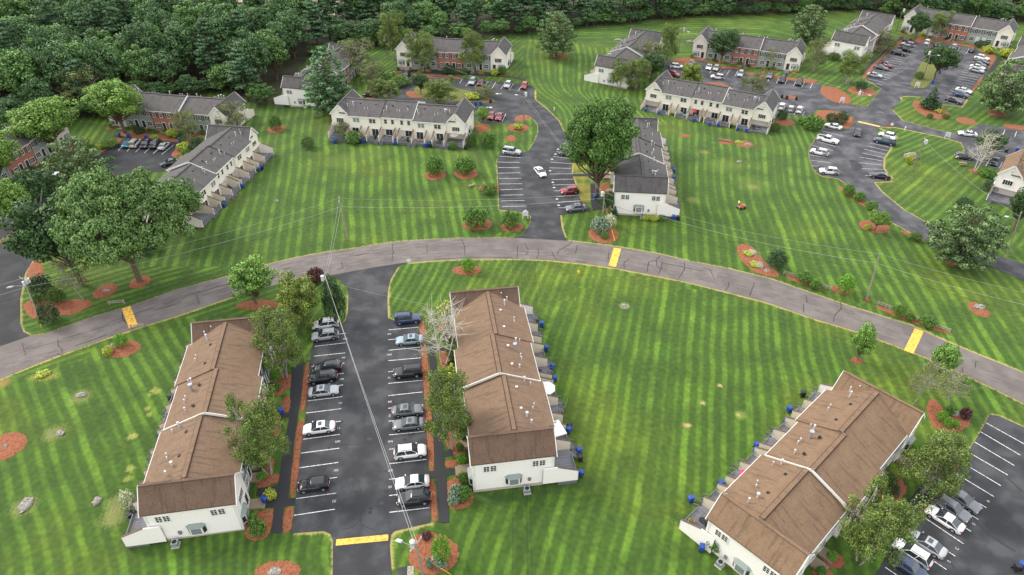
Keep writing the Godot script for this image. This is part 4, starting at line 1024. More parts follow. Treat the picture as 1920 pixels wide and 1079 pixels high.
func house(name_: String, label: String, at: Vector2, turn_deg: float, s: float, roofs: Array, wall: Material, group: String, up := 0.0) -> Node3D:
	var th := deg_to_rad(turn_deg)
	var uu := Vector2(sin(th), -cos(th))
	var vv := Vector2(cos(th), sin(th)) * s
	var mid := at + uu * HL / 2 + vv * HW / 2
	var h := thing("townhouse_row", label, "townhouse", Vector3(at.x, gh(mid.x, mid.y) + up, at.y), PI / 2 - th, group)
	var brown: bool = roofs[0] != M.grey_roof
	var rear := Vector3(0, 0, -s)
	var front := Vector3(0, 0, s)
	var lows := [-0.2, 0.12]
	# --- end units
	for k in 2:
		var u0: float = 0.0 if k == 0 else HL - GA
		var low: float = lows[k]
		var a := u0 + (0.22 if k == 0 else 0.02)
		var b := u0 + GA - (0.02 if k == 0 else 0.22)
		var mb := MB.new()
		hb(mb, s, a, b, 2.62, EAVE + low - 0.15, 0.2, HW - 0.2)
		hb(mb, s, a, b, 0.25, 2.62, 1.7, HW - 0.2)
		var tri := PackedVector3Array([Vector3(a, EAVE + low - 0.15, 0.2 * s), Vector3(b, EAVE + low - 0.15, 0.2 * s), Vector3(u0 + GA / 2, GABR + low - 0.3, 0.2 * s)])
		mb.flip = s < 0
		mb.prism(tri, Vector3(0, 0, (HW - 0.4) * s))
		part("end_wall", mb.done(), wall, h)
		var g := gable_roof(s, u0, low)
		part("gable_roof", g[0], roofs[1 + k], h)
		for q in g[1]:
			part("rake_board", q, M.trim, h)
		var cb := MB.new()   # white corner boards
		var x := a - 0.02 if k == 0 else b - 0.14
		hb(cb, s, x, x + 0.16, 0.25, EAVE + low - 0.16, 0.17, 0.33)
		part("corner_board", cb.done(), M.trim, h)
		var cb2 := MB.new()
		hb(cb2, s, x, x + 0.16, 0.25, EAVE + low - 0.16, HW - 0.33, HW - 0.17)
		part("corner_board", cb2.done(), M.trim, h)
		var fb := MB.new()
		hb(fb, s, a - 0.03, b + 0.03, -1.6, 0.25, 1.66, HW - 0.17)
		part("foundation", fb.done(), M.foundation, h)
		var rc := MB.new()
		hb(rc, s, u0 + GA / 2 - 0.2, u0 + GA / 2 + 0.2, GABR + low - 0.05, GABR + low + 0.05, 0.0, HW)
		part("ridge_cap", rc.done(), roofs[1 + k], h)
		# windows of the end unit
		var c := u0 + GA / 2
		window(h, Vector3(c, 4.15 + low, 0.2 * s), rear, 1.9, 1.1, 4, 1)
		window(h, Vector3(c, 4.2 + low, (HW - 0.2) * s), front, 2.1, 1.25, 5, 1)
		var o := -1.0 if k == 0 else 1.0
		bay(h, Vector3(c + 1.0 * o, 0.9, (HW - 0.2) * s), front)
		door(h, Vector3(c - 1.35 * o, 0.45, (HW - 0.2) * s), front, M.door)
		var louvre := against("gable_vent", frame_mesh(0.35, 0.35, 1, 4, 0.08), M.trim, h, Vector3(c, 6.9 + low, 0.2 * s), rear)
		part("louvre", pane_mesh(0.35, 0.35), M.pale_glass, louvre)
		for q in [[0.45, 5.5], [HW - 0.45, 5.5]]:   # downpipes, and a meter box low on the end wall
			against("downpipe", box_mesh(Vector3(0.09, q[1], 0.08)), M.trim, h, Vector3(a if k == 0 else b, 0.2, q[0] * s) + Vector3(o * 0.05, 0, 0), Vector3(o, 0, 0))
		against("meter_box", box_mesh(Vector3(0.4, 0.6, 0.16)), M.deck_rail, h, Vector3(a if k == 0 else b, 1.0, HW * 0.31 * s) + Vector3(o * 0.08, 0, 0), Vector3(o, 0, 0))
		var side := Vector3(o, 0, 0)
		var us := a if k == 0 else b
		for q in [0.2, 0.78]:
			for e in [-0.46, 0.46]:
				window(h, Vector3(us, 4.55 + low, (HW * q + e) * s), side, 0.72, 1.05, 2, 3)
		bay(h, Vector3(us, 0.85, HW * 0.5 * s), side)
	# --- the six units between
	var secs := [[GA, TU, -0.75, 11.15, 0, "pair"], [TU, TU + 8.85, -0.3, 11.8, 1, "mid"], [TU + 8.85, HL - GA, -0.75, 11.15, 1, "pair"]]
	var first := true
	for q in secs:
		var low: float = lows[q[4]]
		var top := EAVE + low - 0.1
		var mid_: bool = q[5] == "mid"
		var mb := MB.new()
		var vr: float = q[2] + 0.3
		var vf: float = q[3] - 0.3
		if mid_:
			hb(mb, s, q[0], q[1], 2.62, top, vr, vf)
			hb(mb, s, q[0], q[1], 0.25, 2.62, vr + 0.7, vf)
		else:
			hb(mb, s, q[0], q[1], 0.25, top, vr, vf)
		part("rear_wall", mb.done(), wall, h)
		var fw := MB.new()
		hb(fw, s, q[0] + 0.01, q[1] - 0.01, 0.26, top - 0.01, vf, vf + 0.06)
		part("front_wall", fw.done(), M.brick if mid_ else M.bluegrey if name_ == "A" else M.sage, h)
		var fb := MB.new()
		hb(fb, s, q[0], q[1], -1.6, 0.25, vr + (0.72 if mid_ else 0.02), vf + 0.02)
		part("foundation", fb.done(), M.foundation, h)
		var r0: float = q[0] - (GA / 2 if first else 0.0)
		var r1: float = q[1] + (GA / 2 if q[1] > 30 else 0.0)
		part("main_roof", main_roof(s, q[0], q[1], q[2], q[3], low), roofs[0], h)
		for e in [[r0, q[0]], [q[1], r1]]:
			if e[1] - e[0] > 0.1:
				part("main_roof", main_roof(s, e[0], e[1], q[2], q[3], low, 0.77), roofs[0], h)
		var vm: float = (q[2] + q[3]) / 2
		var rv := MB.new()
		hb(rv, s, maxf(r0, q[0] - 2.0), minf(r1, q[1] + 2.0), MAINR + low - 0.1, MAINR + low + 0.06, vm - 0.28, vm + 0.28)
		part("ridge_vent", rv.done(), roofs[0], h)
		for e in [-0.34, 0.34]:
			var rl := MB.new()
			hb(rl, s, maxf(r0, q[0] - 2.0), minf(r1, q[1] + 2.0), MAINR + low - 0.2, MAINR + low - 0.09, vm + e - 0.05, vm + e + 0.05)
			part("ridge_flashing", rl.done(), M.ridge if brown else M.ridge_grey, h)
		for e in [[q[2] - 0.1, q[2] + 0.02], [q[3] - 0.02, q[3] + 0.1]]:
			var gt := MB.new()
			hb(gt, s, q[0] + 0.02, q[1] - 0.02, EAVE + low - 0.22, EAVE + low - 0.06, e[0], e[1])
			part("gutter", gt.done(), M.trim, h)
		first = false
		var unit: float = (q[1] - q[0]) / 2
		for k in 2:
			var c: float = q[0] + unit * (k + 0.5)
			var sg := -1.0 if k == 0 else 1.0
			if mid_:
				for e in [-0.95, 0.95]:
					window(h, Vector3(c + e, 4.7 + low, vr * s), rear, 0.75, 1.15, 1, 2)
			else:
				for e in [-0.47, 0.47]:
					window(h, Vector3(c + e, 4.75 + low, vr * s), rear, 0.78, 1.1, 1, 2, false, M.pale_glass if k == 1 else null)
			var vs: float = vr + (0.7 if mid_ else 0.0)
			window(h, Vector3(c + sg * 0.5, 1.72, vs * s), rear, 1.75, 2.0, 2, 1)
			for e in [-1.0, 1.0]:
				window(h, Vector3(c + e * 1.05, 4.65 + low, (vf + 0.06) * s), front, 0.85, 1.2, 2, 2, true)
			door(h, Vector3(c - sg * 1.15, 0.45, (vf + 0.06) * s), front, M.door if mid_ else M.white_door if name_ == "O" else M.door)
			window(h, Vector3(c + sg * 0.7, 1.75, (vf + 0.06) * s), front, 1.4, 1.2, 3, 2, mid_)
			var st := MB.new()
			hb(st, s, c - sg * 1.15 - 0.75, c - sg * 1.15 + 0.75, -0.9, 0.42, vf + 0.07, vf + 1.5)
			hb(st, s, c - sg * 1.15 - 0.75, c - sg * 1.15 + 0.75, -0.9, 0.2, vf + 1.5, vf + 1.95)
			part("front_steps", st.done(), M.step, h)
	for k in 2:
		var c := GA / 2 + 1.35 if k == 0 else HL - GA / 2 - 1.35
		var st := MB.new()
		hb(st, s, c - 0.8, c + 0.8, -0.9, 0.42, HW - 0.18, HW + 1.6)
		hb(st, s, c - 0.8, c + 0.8, -0.9, 0.2, HW + 1.6, HW + 2.0)
		part("front_steps", st.done(), M.step, h)
	# white board up and over where the roof steps down
	var sb := MB.new()
	sb.flip = s < 0
	for e in [[-0.3, 5.75], [11.8, 5.75]]:
		var o: float = -0.06
		sb.bar(Vector3(TU + o, EAVE - 0.0, e[0] * s), Vector3(TU + o, MAINR - 0.0, e[1] * s), 0.1, 0.4)
	part("step_board", sb.done(), M.trim, h)
	# pipes and caps on the rear slope
	var vents := [[4.6, 2.6, 0.09, 0.9], [6.0, 3.0, 0.13, 0.8], [7.6, 1.9, 0.06, 0.5], [8.4, 1.6, 0.06, 0.5], [13.2, 2.2, 0.1, 0.9], [12.6, 1.4, 0.06, 0.6], [15.9, 2.5, 0.08, 0.7], [18.0, 1.9, 0.07, 0.55], [18.7, 1.9, 0.07, 0.55], [21.6, 2.2, 0.1, 1.1], [22.3, 1.5, 0.06, 0.5], [26.7, 1.7, 0.06, 0.5], [27.6, 1.6, 0.06, 0.5], [31.0, 2.7, 0.1, 1.1], [32.4, 2.1, 0.07, 0.9], [33.6, 2.9, 0.06, 0.6]]
	if brown:
		vents.append([19.9, 2.6, 0.2, 1.3])
	else:
		vents.append([5.5, 2.5, 0.2, 1.1])
	for q in vents:
		var low: float = lows[0 if q[0] < TU else 1]
		var vm := 5.75 if q[0] > TU and q[0] < TU + 8.85 else 5.2
		var y := MAINR + low - absf(q[1] - vm) * (MAINR - EAVE) / 5.95
		var vb := MB.new()
		vb.disc(Vector3.ZERO, Vector3.UP, q[2], q[3] + 0.2, 9)
		vb.disc(Vector3(0, q[3] + 0.15, 0), Vector3.UP, q[2] * 1.6, 0.12, 9)
		part("roof_vent", vb.done(), M.vent_metal if q[2] > 0.15 else M.vent, h, Vector3(q[0], y - 0.2, q[1] * s))
	for u in [7.4, 11.6, 16.2, 20.4, 25.0, 29.3]:   # low black box vents by the ridge
		var low: float = lows[0 if u < TU else 1]
		part("box_vent", box_mesh(Vector3(0.35, 0.22, 0.35)), M.vent if name_ == "B" else M.black, h, Vector3(u, MAINR + low - 0.75, 3.6 * s))
	# --- decks and the sloping screens between them
	var gaps := [[-0.1, 5.09], [5.09, 8.3], [10.3, 13.9], [13.9, 17.7], [18.9, 22.75], [22.75, 26.2], [28.2, 31.7], [31.7, HL - 0.1]]
	var posts := {}
	for i in 8:
		var d: Array = gaps[i]
		var inner := 1.7 if i == 0 or i == 7 else (0.7 if i == 3 or i == 4 else -0.45)
		var db := MB.new()
		hb(db, s, d[0] + 0.1, d[1] - 0.08, 0.48, 0.62, -3.1, inner)
		part("deck", db.done(), M.deck, h)
		var sk := MB.new()
		hb(sk, s, d[0] + 0.12, d[1] - 0.1, -1.0, 0.47, -3.05, -2.97)
		part("deck_skirt", sk.done(), M.lattice, h)
		var rail := MB.new()
		var stair_first := i % 2 == 1
		var r0: float = d[0] + (1.3 if stair_first and i != 7 else 0.15)
		var r1: float = d[1] - (0.15 if stair_first and i != 7 else 1.3)
		hb(rail, s, r0, r1, 1.5, 1.58, -3.08, -2.98)
		hb(rail, s, r0, r1, 0.75, 0.8, -3.05, -3.01)
		var n := int((r1 - r0) / 0.22)
		for k in n + 1:
			var x := lerpf(r0, r1, float(k) / n)
			hb(rail, s, x - 0.02, x + 0.02, 0.6, 1.52, -3.05, -3.01)
		part("deck_rail", rail.done(), M.deck_rail, h)
		var st := MB.new()
		var x0: float = d[0] + 0.2 if stair_first and i != 7 else d[1] - 1.2
		for k in 3:
			hb(st, s, x0, x0 + 1.0, 0.32 - k * 0.19, 0.38 - k * 0.19, -3.4 - k * 0.3, -3.1 - k * 0.3)
		for e in [0.0, 0.95]:
			hb(st, s, x0 + e, x0 + e + 0.06, 0.3, 0.4, -4.0, -3.1)
			hb(st, s, x0 + e, x0 + e + 0.06, -0.8, 1.1, -4.0, -3.94)
			st.bar(Vector3(x0 + e + 0.03, 1.55, -3.1 * s), Vector3(x0 + e + 0.03, 1.05, -4.0 * s), 0.06, 0.06)
		part("deck_stairs", st.done(), M.deck_rail, h)
		for e in d:
			posts[e] = true
	for u in posts:
		var fin := MB.new()
		fin.flip = s < 0
		var back := 1.7 if u < 0.5 or u > 36 else -0.4
		var pp := PackedVector3Array([Vector3(u - 0.08, 0.3, -3.1 * s), Vector3(u - 0.08, 0.3, back * s), Vector3(u - 0.08, 3.35, back * s), Vector3(u - 0.08, 3.35, -0.35 * s), Vector3(u - 0.08, 2.25, -3.1 * s)])
		fin.prism(pp, Vector3(0.16, 0, 0))
		part("privacy_wall", fin.done(), wall if u < 0.5 or u > 36 else M.tan, h)
		var cap := MB.new()
		cap.bar(Vector3(u, 3.4, -0.3 * s), Vector3(u, 2.27, -3.16 * s), 0.26, 0.07)
		part("privacy_cap", cap.done(), M.cap, h)
		var tr := MB.new()
		hb(tr, s, u - 0.1, u + 0.1, 0.3, 2.24, -3.17, -3.1)
		part("privacy_post", tr.done(), M.trim, h)
		var sk := MB.new()
		hb(sk, s, u - 0.06, u + 0.06, -1.0, 0.3, -3.05, -0.4)
		part("deck_skirt", sk.done(), M.lattice, h)
	return h

var H := {}

func build_houses() -> void:
	var br := [M.brown_roof, M.brown_dark, M.brown_dark]
	var gr := [M.grey_roof, M.grey_roof, M.grey_roof]
	H.A = house("A", "brown-roofed townhouse row left of the near parking lot", Vector2(-45.80, -51.60), -9.10, 1, br, M.white_siding, "brown-roofed townhouse rows")
	H.B = house("B", "brown-roofed townhouse row in the middle, just right of the near parking lot", Vector2(5.90, -60.60), -8.30, -1, br, M.white_siding, "brown-roofed townhouse rows")
	H.C = house("C", "brown-roofed townhouse row set diagonally at the lower right", Vector2(24.10, -51.80), 47.30, 1, [M.brown_tan, M.brown_tan, M.brown_tan], M.white_siding, "brown-roofed townhouse rows")
	H.D = house("D", "grey-roofed white row with decks facing the lawn, left of the lane with the white car", Vector2(-12.20, -169.0), -80.30, 1, gr, M.cream, "grey-roofed townhouse rows")
	H.E = house("E", "grey-roofed white row with decks, above the lawn with the mower", Vector2(72.30, -182.9), -62.20, 1, gr, M.cream, "grey-roofed townhouse rows")
	H.F = house("F", "grey-roofed white row seen end on, beside the big round tree and the lane", Vector2(33.50, -131.6), 5.60, -1, gr, M.white_siding, "grey-roofed townhouse rows")
	H.G = house("G", "grey-roofed row running diagonally behind the spreading tree at the left", Vector2(-70.40, -129.4), 8.10, -1, gr, M.cream, "grey-roofed townhouse rows")
	H.H = house("H", "grey-roofed row with brick middle facing the small lot with the teal car", Vector2(-76.80, -191.5), -80.40, -1, gr, M.cream, "grey-roofed townhouse rows")
	H.I = house("I", "grey-roofed row with brick and green fronts at the far left edge", Vector2(-135.5, -139.8), 8.0, 1, gr, M.cream, "grey-roofed townhouse rows")
	H.J = house("J", "grey-roofed row with brick middle and two white gables before the pine woods", Vector2(-0.10, -233.5), -80.70, -1, gr, M.cream, "grey-roofed townhouse rows")
	H.K = house("K", "grey-roofed row mostly hidden behind the tall pine at the woods' edge", Vector2(-68.90, -201.1), 13.20, 1, gr, M.white_siding, "grey-roofed townhouse rows")
	H.L = house("L", "grey-roofed white row behind the birches, beside the upper lawn", Vector2(26.20, -218.1), 27.40, 1, gr, M.white_siding, "grey-roofed townhouse rows")
	H.M = house("M", "grey-roofed row with pale gables and pink brick middle at the top right centre", Vector2(102.1, -242.1), -65.00, -1, gr, M.cream, "grey-roofed townhouse rows")
	H.N = house("N", "grey-roofed white row end on, left of the far right loop of parking", Vector2(111.9, -245.9), 38.20, 1, gr, M.white_siding, "grey-roofed townhouse rows")
	H.O = house("O", "grey-roofed row with brick middle and pale green fronts in the far top right corner", Vector2(187.2, -262.4), -53.10, -1, gr, M.cream, "grey-roofed townhouse rows")
	H.P = house("P", "grey-roofed row cut by the right edge, behind the large pine", Vector2(161.6, -205.9), 38.10, -1, gr, M.cream, "grey-roofed townhouse rows")
	H.Q = house("Q", "tan-roofed white row cut by the right edge above the curving lane", Vector2(141.3, -121.3), -51.10, 1, [M.brown_tan, M.brown_tan, M.brown_tan], M.white_siding, "brown-roofed townhouse rows")
# ---------------------------------------------------------------- trees
class Leaves:
	var v := PackedVector3Array()
	var n := PackedVector3Array()
	var c := PackedColorArray()
	func leaf(at: Vector3, nrm: Vector3, size: float, soft: Vector3, col: Color, spin: float) -> void:   # a small folded spray of leaves
		var s := nrm.cross(Vector3(0.3, 0.9, 0.2)).normalized()
		var u := nrm.cross(s)
		var a := s * cos(spin) + u * sin(spin)
		var b := nrm.cross(a)
		var l := a * size
		var w := b * size * 0.42
		var p0 := at - l * 0.5
		var p1 := at + w + nrm * size * 0.12
		var p2 := at + l * 0.55
		var p3 := at - w + nrm * size * 0.12
		v.append(p0); v.append(p1); v.append(p2)
		v.append(p0); v.append(p2); v.append(p3)
		var m := (nrm + soft * 1.2).normalized()
		for i in 6:
			n.append(m)
			c.append(col)
	func clump(at: Vector3, r: Vector3, count: int, size: float, a: Color, b: Color, g: RandomNumberGenerator, droop := 0.0, from := 0.55) -> void:
		for i in count:
			var d := Vector3(g.randfn(), g.randfn() + 0.25, g.randfn()).normalized()
			var k := lerpf(from, 1.0, sqrt(g.randf()))
			var p := at + d * r * k
			var nrm := (d * 0.7 + Vector3(g.randfn(), g.randfn() + 0.5, g.randfn()) * 0.55).normalized()
			if droop > 0.0:
				nrm = (nrm + Vector3(g.randfn(), -0.1, g.randfn()) * droop).normalized()
			var t := g.randf()
			var col := a.lerp(b, t)
			var q := g.randf_range(0.75, 1.2)
			leaf(p, nrm, size * g.randf_range(0.65, 1.3), d, Color(col.r * q * 1.52, col.g * q * 1.52, col.b * q * 1.52), g.randf() * TAU)
	func done() -> ArrayMesh:
		var m := ArrayMesh.new()
		var a := []
		a.resize(Mesh.ARRAY_MAX)
		a[Mesh.ARRAY_VERTEX] = v
		a[Mesh.ARRAY_NORMAL] = n
		a[Mesh.ARRAY_COLOR] = c
		m.add_surface_from_arrays(Mesh.PRIMITIVE_TRIANGLES, a)
		return m

var kinds := {}

func lin(r: int, g: int, b: int) -> Color:
	return Color(r / 255.0, g / 255.0, b / 255.0).srgb_to_linear()

func branch(mb: MB, a: Vector3, b: Vector3, r0: float, r1: float, g: RandomNumberGenerator, bend := 0.12, sides := 6) -> PackedVector3Array:
	var path := PackedVector3Array()
	var rad := PackedFloat32Array()
	var l := a.distance_to(b)
	var off := Vector3(g.randfn(), g.randfn() * 0.3, g.randfn()) * l * bend * 0.5
	for i in 5:
		var t := i / 4.0
		path.append(a.lerp(b, t) + off * sin(t * PI))
		rad.append(lerpf(r0, r1, t))
	mb.tube(path, rad, sides)
	return path

func make_tree(kind: String, s: int, w: float, h: float, p: Dictionary) -> Node3D:   # a prototype w wide and h high, standing at the origin
	var g := RandomNumberGenerator.new()
	g.seed = s
	var o := Node3D.new()
	var tb := MB.new()
	var lv := Leaves.new()
	var ca: Color = p.a
	var cb: Color = p.b
	var style: String = p.style
	var r := w / 2
	if style == "round" or style == "forest":
		var base: float = p.get("base", 0.25)
		var fork := h * base
		branch(tb, Vector3(0, -0.4, 0), Vector3(g.randfn() * 0.2, fork, g.randfn() * 0.2), h * 0.026, h * 0.02, g, 0.05, 8)
		var cy := h * (base + 1.0) / 2 + h * 0.04
		var hh := h * (1.0 - base) / 2
		var n: int = p.n
		for i in n:
			var f := (i + 0.5) / n
			var y := 1.0 - 2.0 * f
			var a := i * 2.39996 + g.randf() * 0.5
			var q := sqrt(maxf(0, 1.0 - y * y))
			var k := g.randf_range(0.55, 0.9) * (1.0 + 0.16 * sin(a * 2.0 + s) + 0.1 * sin(a * 3.0 + y * 4.0))
			var at := Vector3(cos(a) * q * r * k, cy + y * hh * k, sin(a) * q * r * k)
			if y < -0.35:
				at.y += hh * 0.25
			var br: float = r * p.clump * g.randf_range(0.7, 1.2)
			var tone := g.randf_range(0.8, 1.18)
			lv.clump(at, Vector3(br, br * 0.78, br), p.leaves, p.size, shade(ca, tone), shade(cb, tone), g)
			if i % 2 == 0:
				branch(tb, Vector3(0, fork * g.randf_range(0.85, 1.3), 0), at, h * 0.011, h * 0.003, g, 0.15, 5)
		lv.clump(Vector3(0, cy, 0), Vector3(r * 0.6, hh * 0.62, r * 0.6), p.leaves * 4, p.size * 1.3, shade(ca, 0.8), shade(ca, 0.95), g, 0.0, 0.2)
	elif style == "birch":
		var stems: int = p.stems
		for k in stems:
			var a := TAU * k / stems + g.randf() * 0.8
			var lean := g.randf_range(0.3, 0.62) * r
			var root := Vector3(cos(a) * 0.3, -0.3, sin(a) * 0.3)
			var top := Vector3(cos(a) * lean, h * g.randf_range(0.8, 0.94), sin(a) * lean)
			var path := branch(tb, root, top, h * 0.012, h * 0.004, g, 0.08, 7)
			for j in int(p.n / stems):
				var t := g.randf_range(0.3, 1.0)
				var at0 := root.lerp(top, t)
				var b := g.randf() * TAU
				var reach := r * (1.05 - 0.75 * t) * g.randf_range(0.5, 1.1)
				var at := at0 + Vector3(cos(b) * reach, g.randf_range(0.0, 0.12) * h, sin(b) * reach)
				branch(tb, at0, at, h * 0.005, h * 0.0015, g, 0.2, 4)
				var br: float = r * p.clump * g.randf_range(0.6, 1.25)
				var tone := g.randf_range(0.8, 1.2)
				if p.leaves > 0:
					lv.clump(at - Vector3(0, br * 0.2, 0), Vector3(br, br * 0.85, br), p.leaves, p.size, shade(ca, tone), shade(cb, tone), g, 0.5, 0.15)
				if p.get("twigs", false):
					for m in 5:
						var tip := at + Vector3(g.randfn(), g.randf_range(0.2, 1.0), g.randfn()) * r * 0.3
						branch(tb, at0.lerp(at, g.randf_range(0.3, 1.0)), tip, h * 0.003, h * 0.001, g, 0.2, 3)
	elif style == "pine":
		branch(tb, Vector3(0, -0.4, 0), Vector3(0, h * 0.97, 0), h * 0.02, h * 0.003, g, 0.01, 8)
		var tiers: int = p.n
		var base: float = p.get("base", 0.08)
		for i in tiers:
			var t := float(i) / (tiers - 1)
			var y := h * lerpf(base, 0.97, t)
			var reach := r * pow(1.0 - t, p.get("taper", 0.7)) * 1.0 + r * 0.06
			if t < 0.15:
				reach *= 0.85
			var arms := 4 + int(4 * (1.0 - t))
			for k in arms:
				var a := TAU * k / arms + i * 1.3 + g.randf() * 0.5
				var len := reach * g.randf_range(0.72, 1.12)
				var tip := Vector3(cos(a) * len, y + len * p.get("lift", 0.18), sin(a) * len)
				branch(tb, Vector3(0, y, 0), tip, h * 0.006, h * 0.0015, g, 0.08, 4)
				var tone := g.randf_range(0.78, 1.2)
				var steps := maxi(1, int(len / (r * 0.28)))
				for m in steps:
					var f := (m + 1.0) / steps
					var br: float = r * p.clump * (0.65 + 0.4 * sin(f * PI))
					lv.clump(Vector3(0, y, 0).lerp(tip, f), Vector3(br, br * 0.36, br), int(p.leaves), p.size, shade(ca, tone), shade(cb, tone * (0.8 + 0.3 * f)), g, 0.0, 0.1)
	elif style == "tallpine":   # a forest pine: long bare trunk, layered plates of needles above
		branch(tb, Vector3(0, -0.4, 0), Vector3(g.randfn() * 0.3, h * 0.96, 0), h * 0.015, h * 0.004, g, 0.02, 7)
		for i in int(p.n):
			var t: float = i / (p.n - 1.0)
			var y := h * lerpf(0.36, 0.97, t)
			var arms := 3 + int(2 * (1.0 - t))
			for k in arms:
				var a := g.randf() * TAU
				var len: float = r * (1.0 - 0.72 * t) * g.randf_range(0.5, 1.1)
				var tip := Vector3(cos(a) * len, y + len * 0.12, sin(a) * len)
				branch(tb, Vector3(0, y, 0), tip, h * 0.005, h * 0.0015, g, 0.06, 4)
				var tone := g.randf_range(0.75, 1.2)
				var br: float = r * p.clump
				lv.clump(tip * 0.85 + Vector3(0, y * 0.15, 0), Vector3(br, br * 0.32, br), p.leaves, p.size, shade(ca, tone), shade(cb, tone), g, 0.0, 0.1)
				lv.clump(tip * 0.5 + Vector3(0, y * 0.5, 0), Vector3(br * 0.8, br * 0.3, br * 0.8), int(p.leaves * 0.6), p.size, shade(ca, tone), shade(cb, tone), g, 0.0, 0.1)
	elif style == "spread":   # a broad old tree: short trunk, fan of limbs, domed crown
		var fork := Vector3(0, h * 0.2, 0)
		branch(tb, Vector3(0, -0.5, 0), fork, h * 0.034, h * 0.028, g, 0.03, 9)
		var n: int = p.n
		for i in n:
			var f := (i + 0.5) / n
			var q := sqrt(f)
			var a := i * 2.39996
			var dome := sqrt(maxf(0.0, 1.0 - q * q * 0.85))
			var lob := 0.88 * (1.0 + 0.13 * sin(a * 3.0 + 1.0) + 0.08 * sin(a * 5.0)) * g.randf_range(0.93, 1.05)
			var at := Vector3(cos(a) * q * r * lob, h * (0.28 + 0.57 * dome * (1.0 + 0.12 * sin(a * 2.0 + q * 5.0))) + g.randfn() * h * 0.035, sin(a) * q * r * lob)
			var br: float = r * p.clump * g.randf_range(0.75, 1.25)
			var tone := g.randf_range(0.8, 1.18)
			lv.clump(at, Vector3(br, br * 0.62, br), p.leaves, p.size, shade(ca, tone), shade(cb, tone), g)
			if q > 0.6 and i % 2 == 0:
				var mid := Vector3(at.x * 0.45, h * 0.4, at.z * 0.45)
				branch(tb, fork - Vector3(0, g.randf() * h * 0.03, 0), mid, h * 0.013, h * 0.008, g, 0.1, 6)
				branch(tb, mid, at, h * 0.008, h * 0.002, g, 0.1, 5)
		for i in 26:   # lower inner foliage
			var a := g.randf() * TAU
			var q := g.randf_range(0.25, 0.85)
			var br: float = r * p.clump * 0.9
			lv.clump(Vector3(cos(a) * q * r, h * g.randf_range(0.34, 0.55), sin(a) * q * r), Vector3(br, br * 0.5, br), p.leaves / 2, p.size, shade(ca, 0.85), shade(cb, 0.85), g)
	elif style == "bush":
		for i in 3:
			branch(tb, Vector3(0, -0.1, 0), Vector3(g.randfn() * r * 0.3, h * 0.5, g.randfn() * r * 0.3), 0.05, 0.02, g, 0.1, 4)
		var n: int = p.n
		var rough: float = p.get("rough", 0.2)
		for i in n:
			var a := i * 2.39996
			var y := 1.0 - 1.75 * (i + 0.5) / n
			var q := sqrt(maxf(0, 1.0 - y * y))
			var k := 0.72 * (1.0 + g.randf_range(-rough, rough))
			var at := Vector3(cos(a) * q * r * k, h * 0.48 + y * h * 0.5 * k, sin(a) * q * r * k)
			var br: float = minf(r, h * 0.55) * p.clump
			var tone := g.randf_range(0.85, 1.15)
			lv.clump(at, Vector3(br, br, br), p.leaves, p.size, shade(ca, tone), shade(cb, tone), g)
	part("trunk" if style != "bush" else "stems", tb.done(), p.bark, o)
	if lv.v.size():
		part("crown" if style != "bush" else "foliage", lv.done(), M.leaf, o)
	o.set_meta("called", kind)
	o.set_meta("w", w)
	o.set_meta("h", h)
	return o

func kind(k: String, variants: int, w: float, h: float, p: Dictionary) -> void:
	kinds[k] = []
	for i in variants:
		kinds[k].append(make_tree(p.get("called", k), 100 + hash(k) % 1000 + i * 7, w, h, p))

func plant(k: String, v: Vector4, label: String, category: String, group := "", sink := 0.0) -> Node3D:   # x, z, height, width
	var list: Array = kinds[k]
	var src: Node3D = list[rng.randi() % list.size()]
	var o := dup(src, label, category, on(Vector2(v.x, v.y), -sink), rng.randf() * TAU, group)
	var sx: float = v.w * 0.86 / src.get_meta("w")
	var sy: float = v.z * 0.95 / src.get_meta("h")
	o.scale = Vector3(sx, sy, sx)
	return o

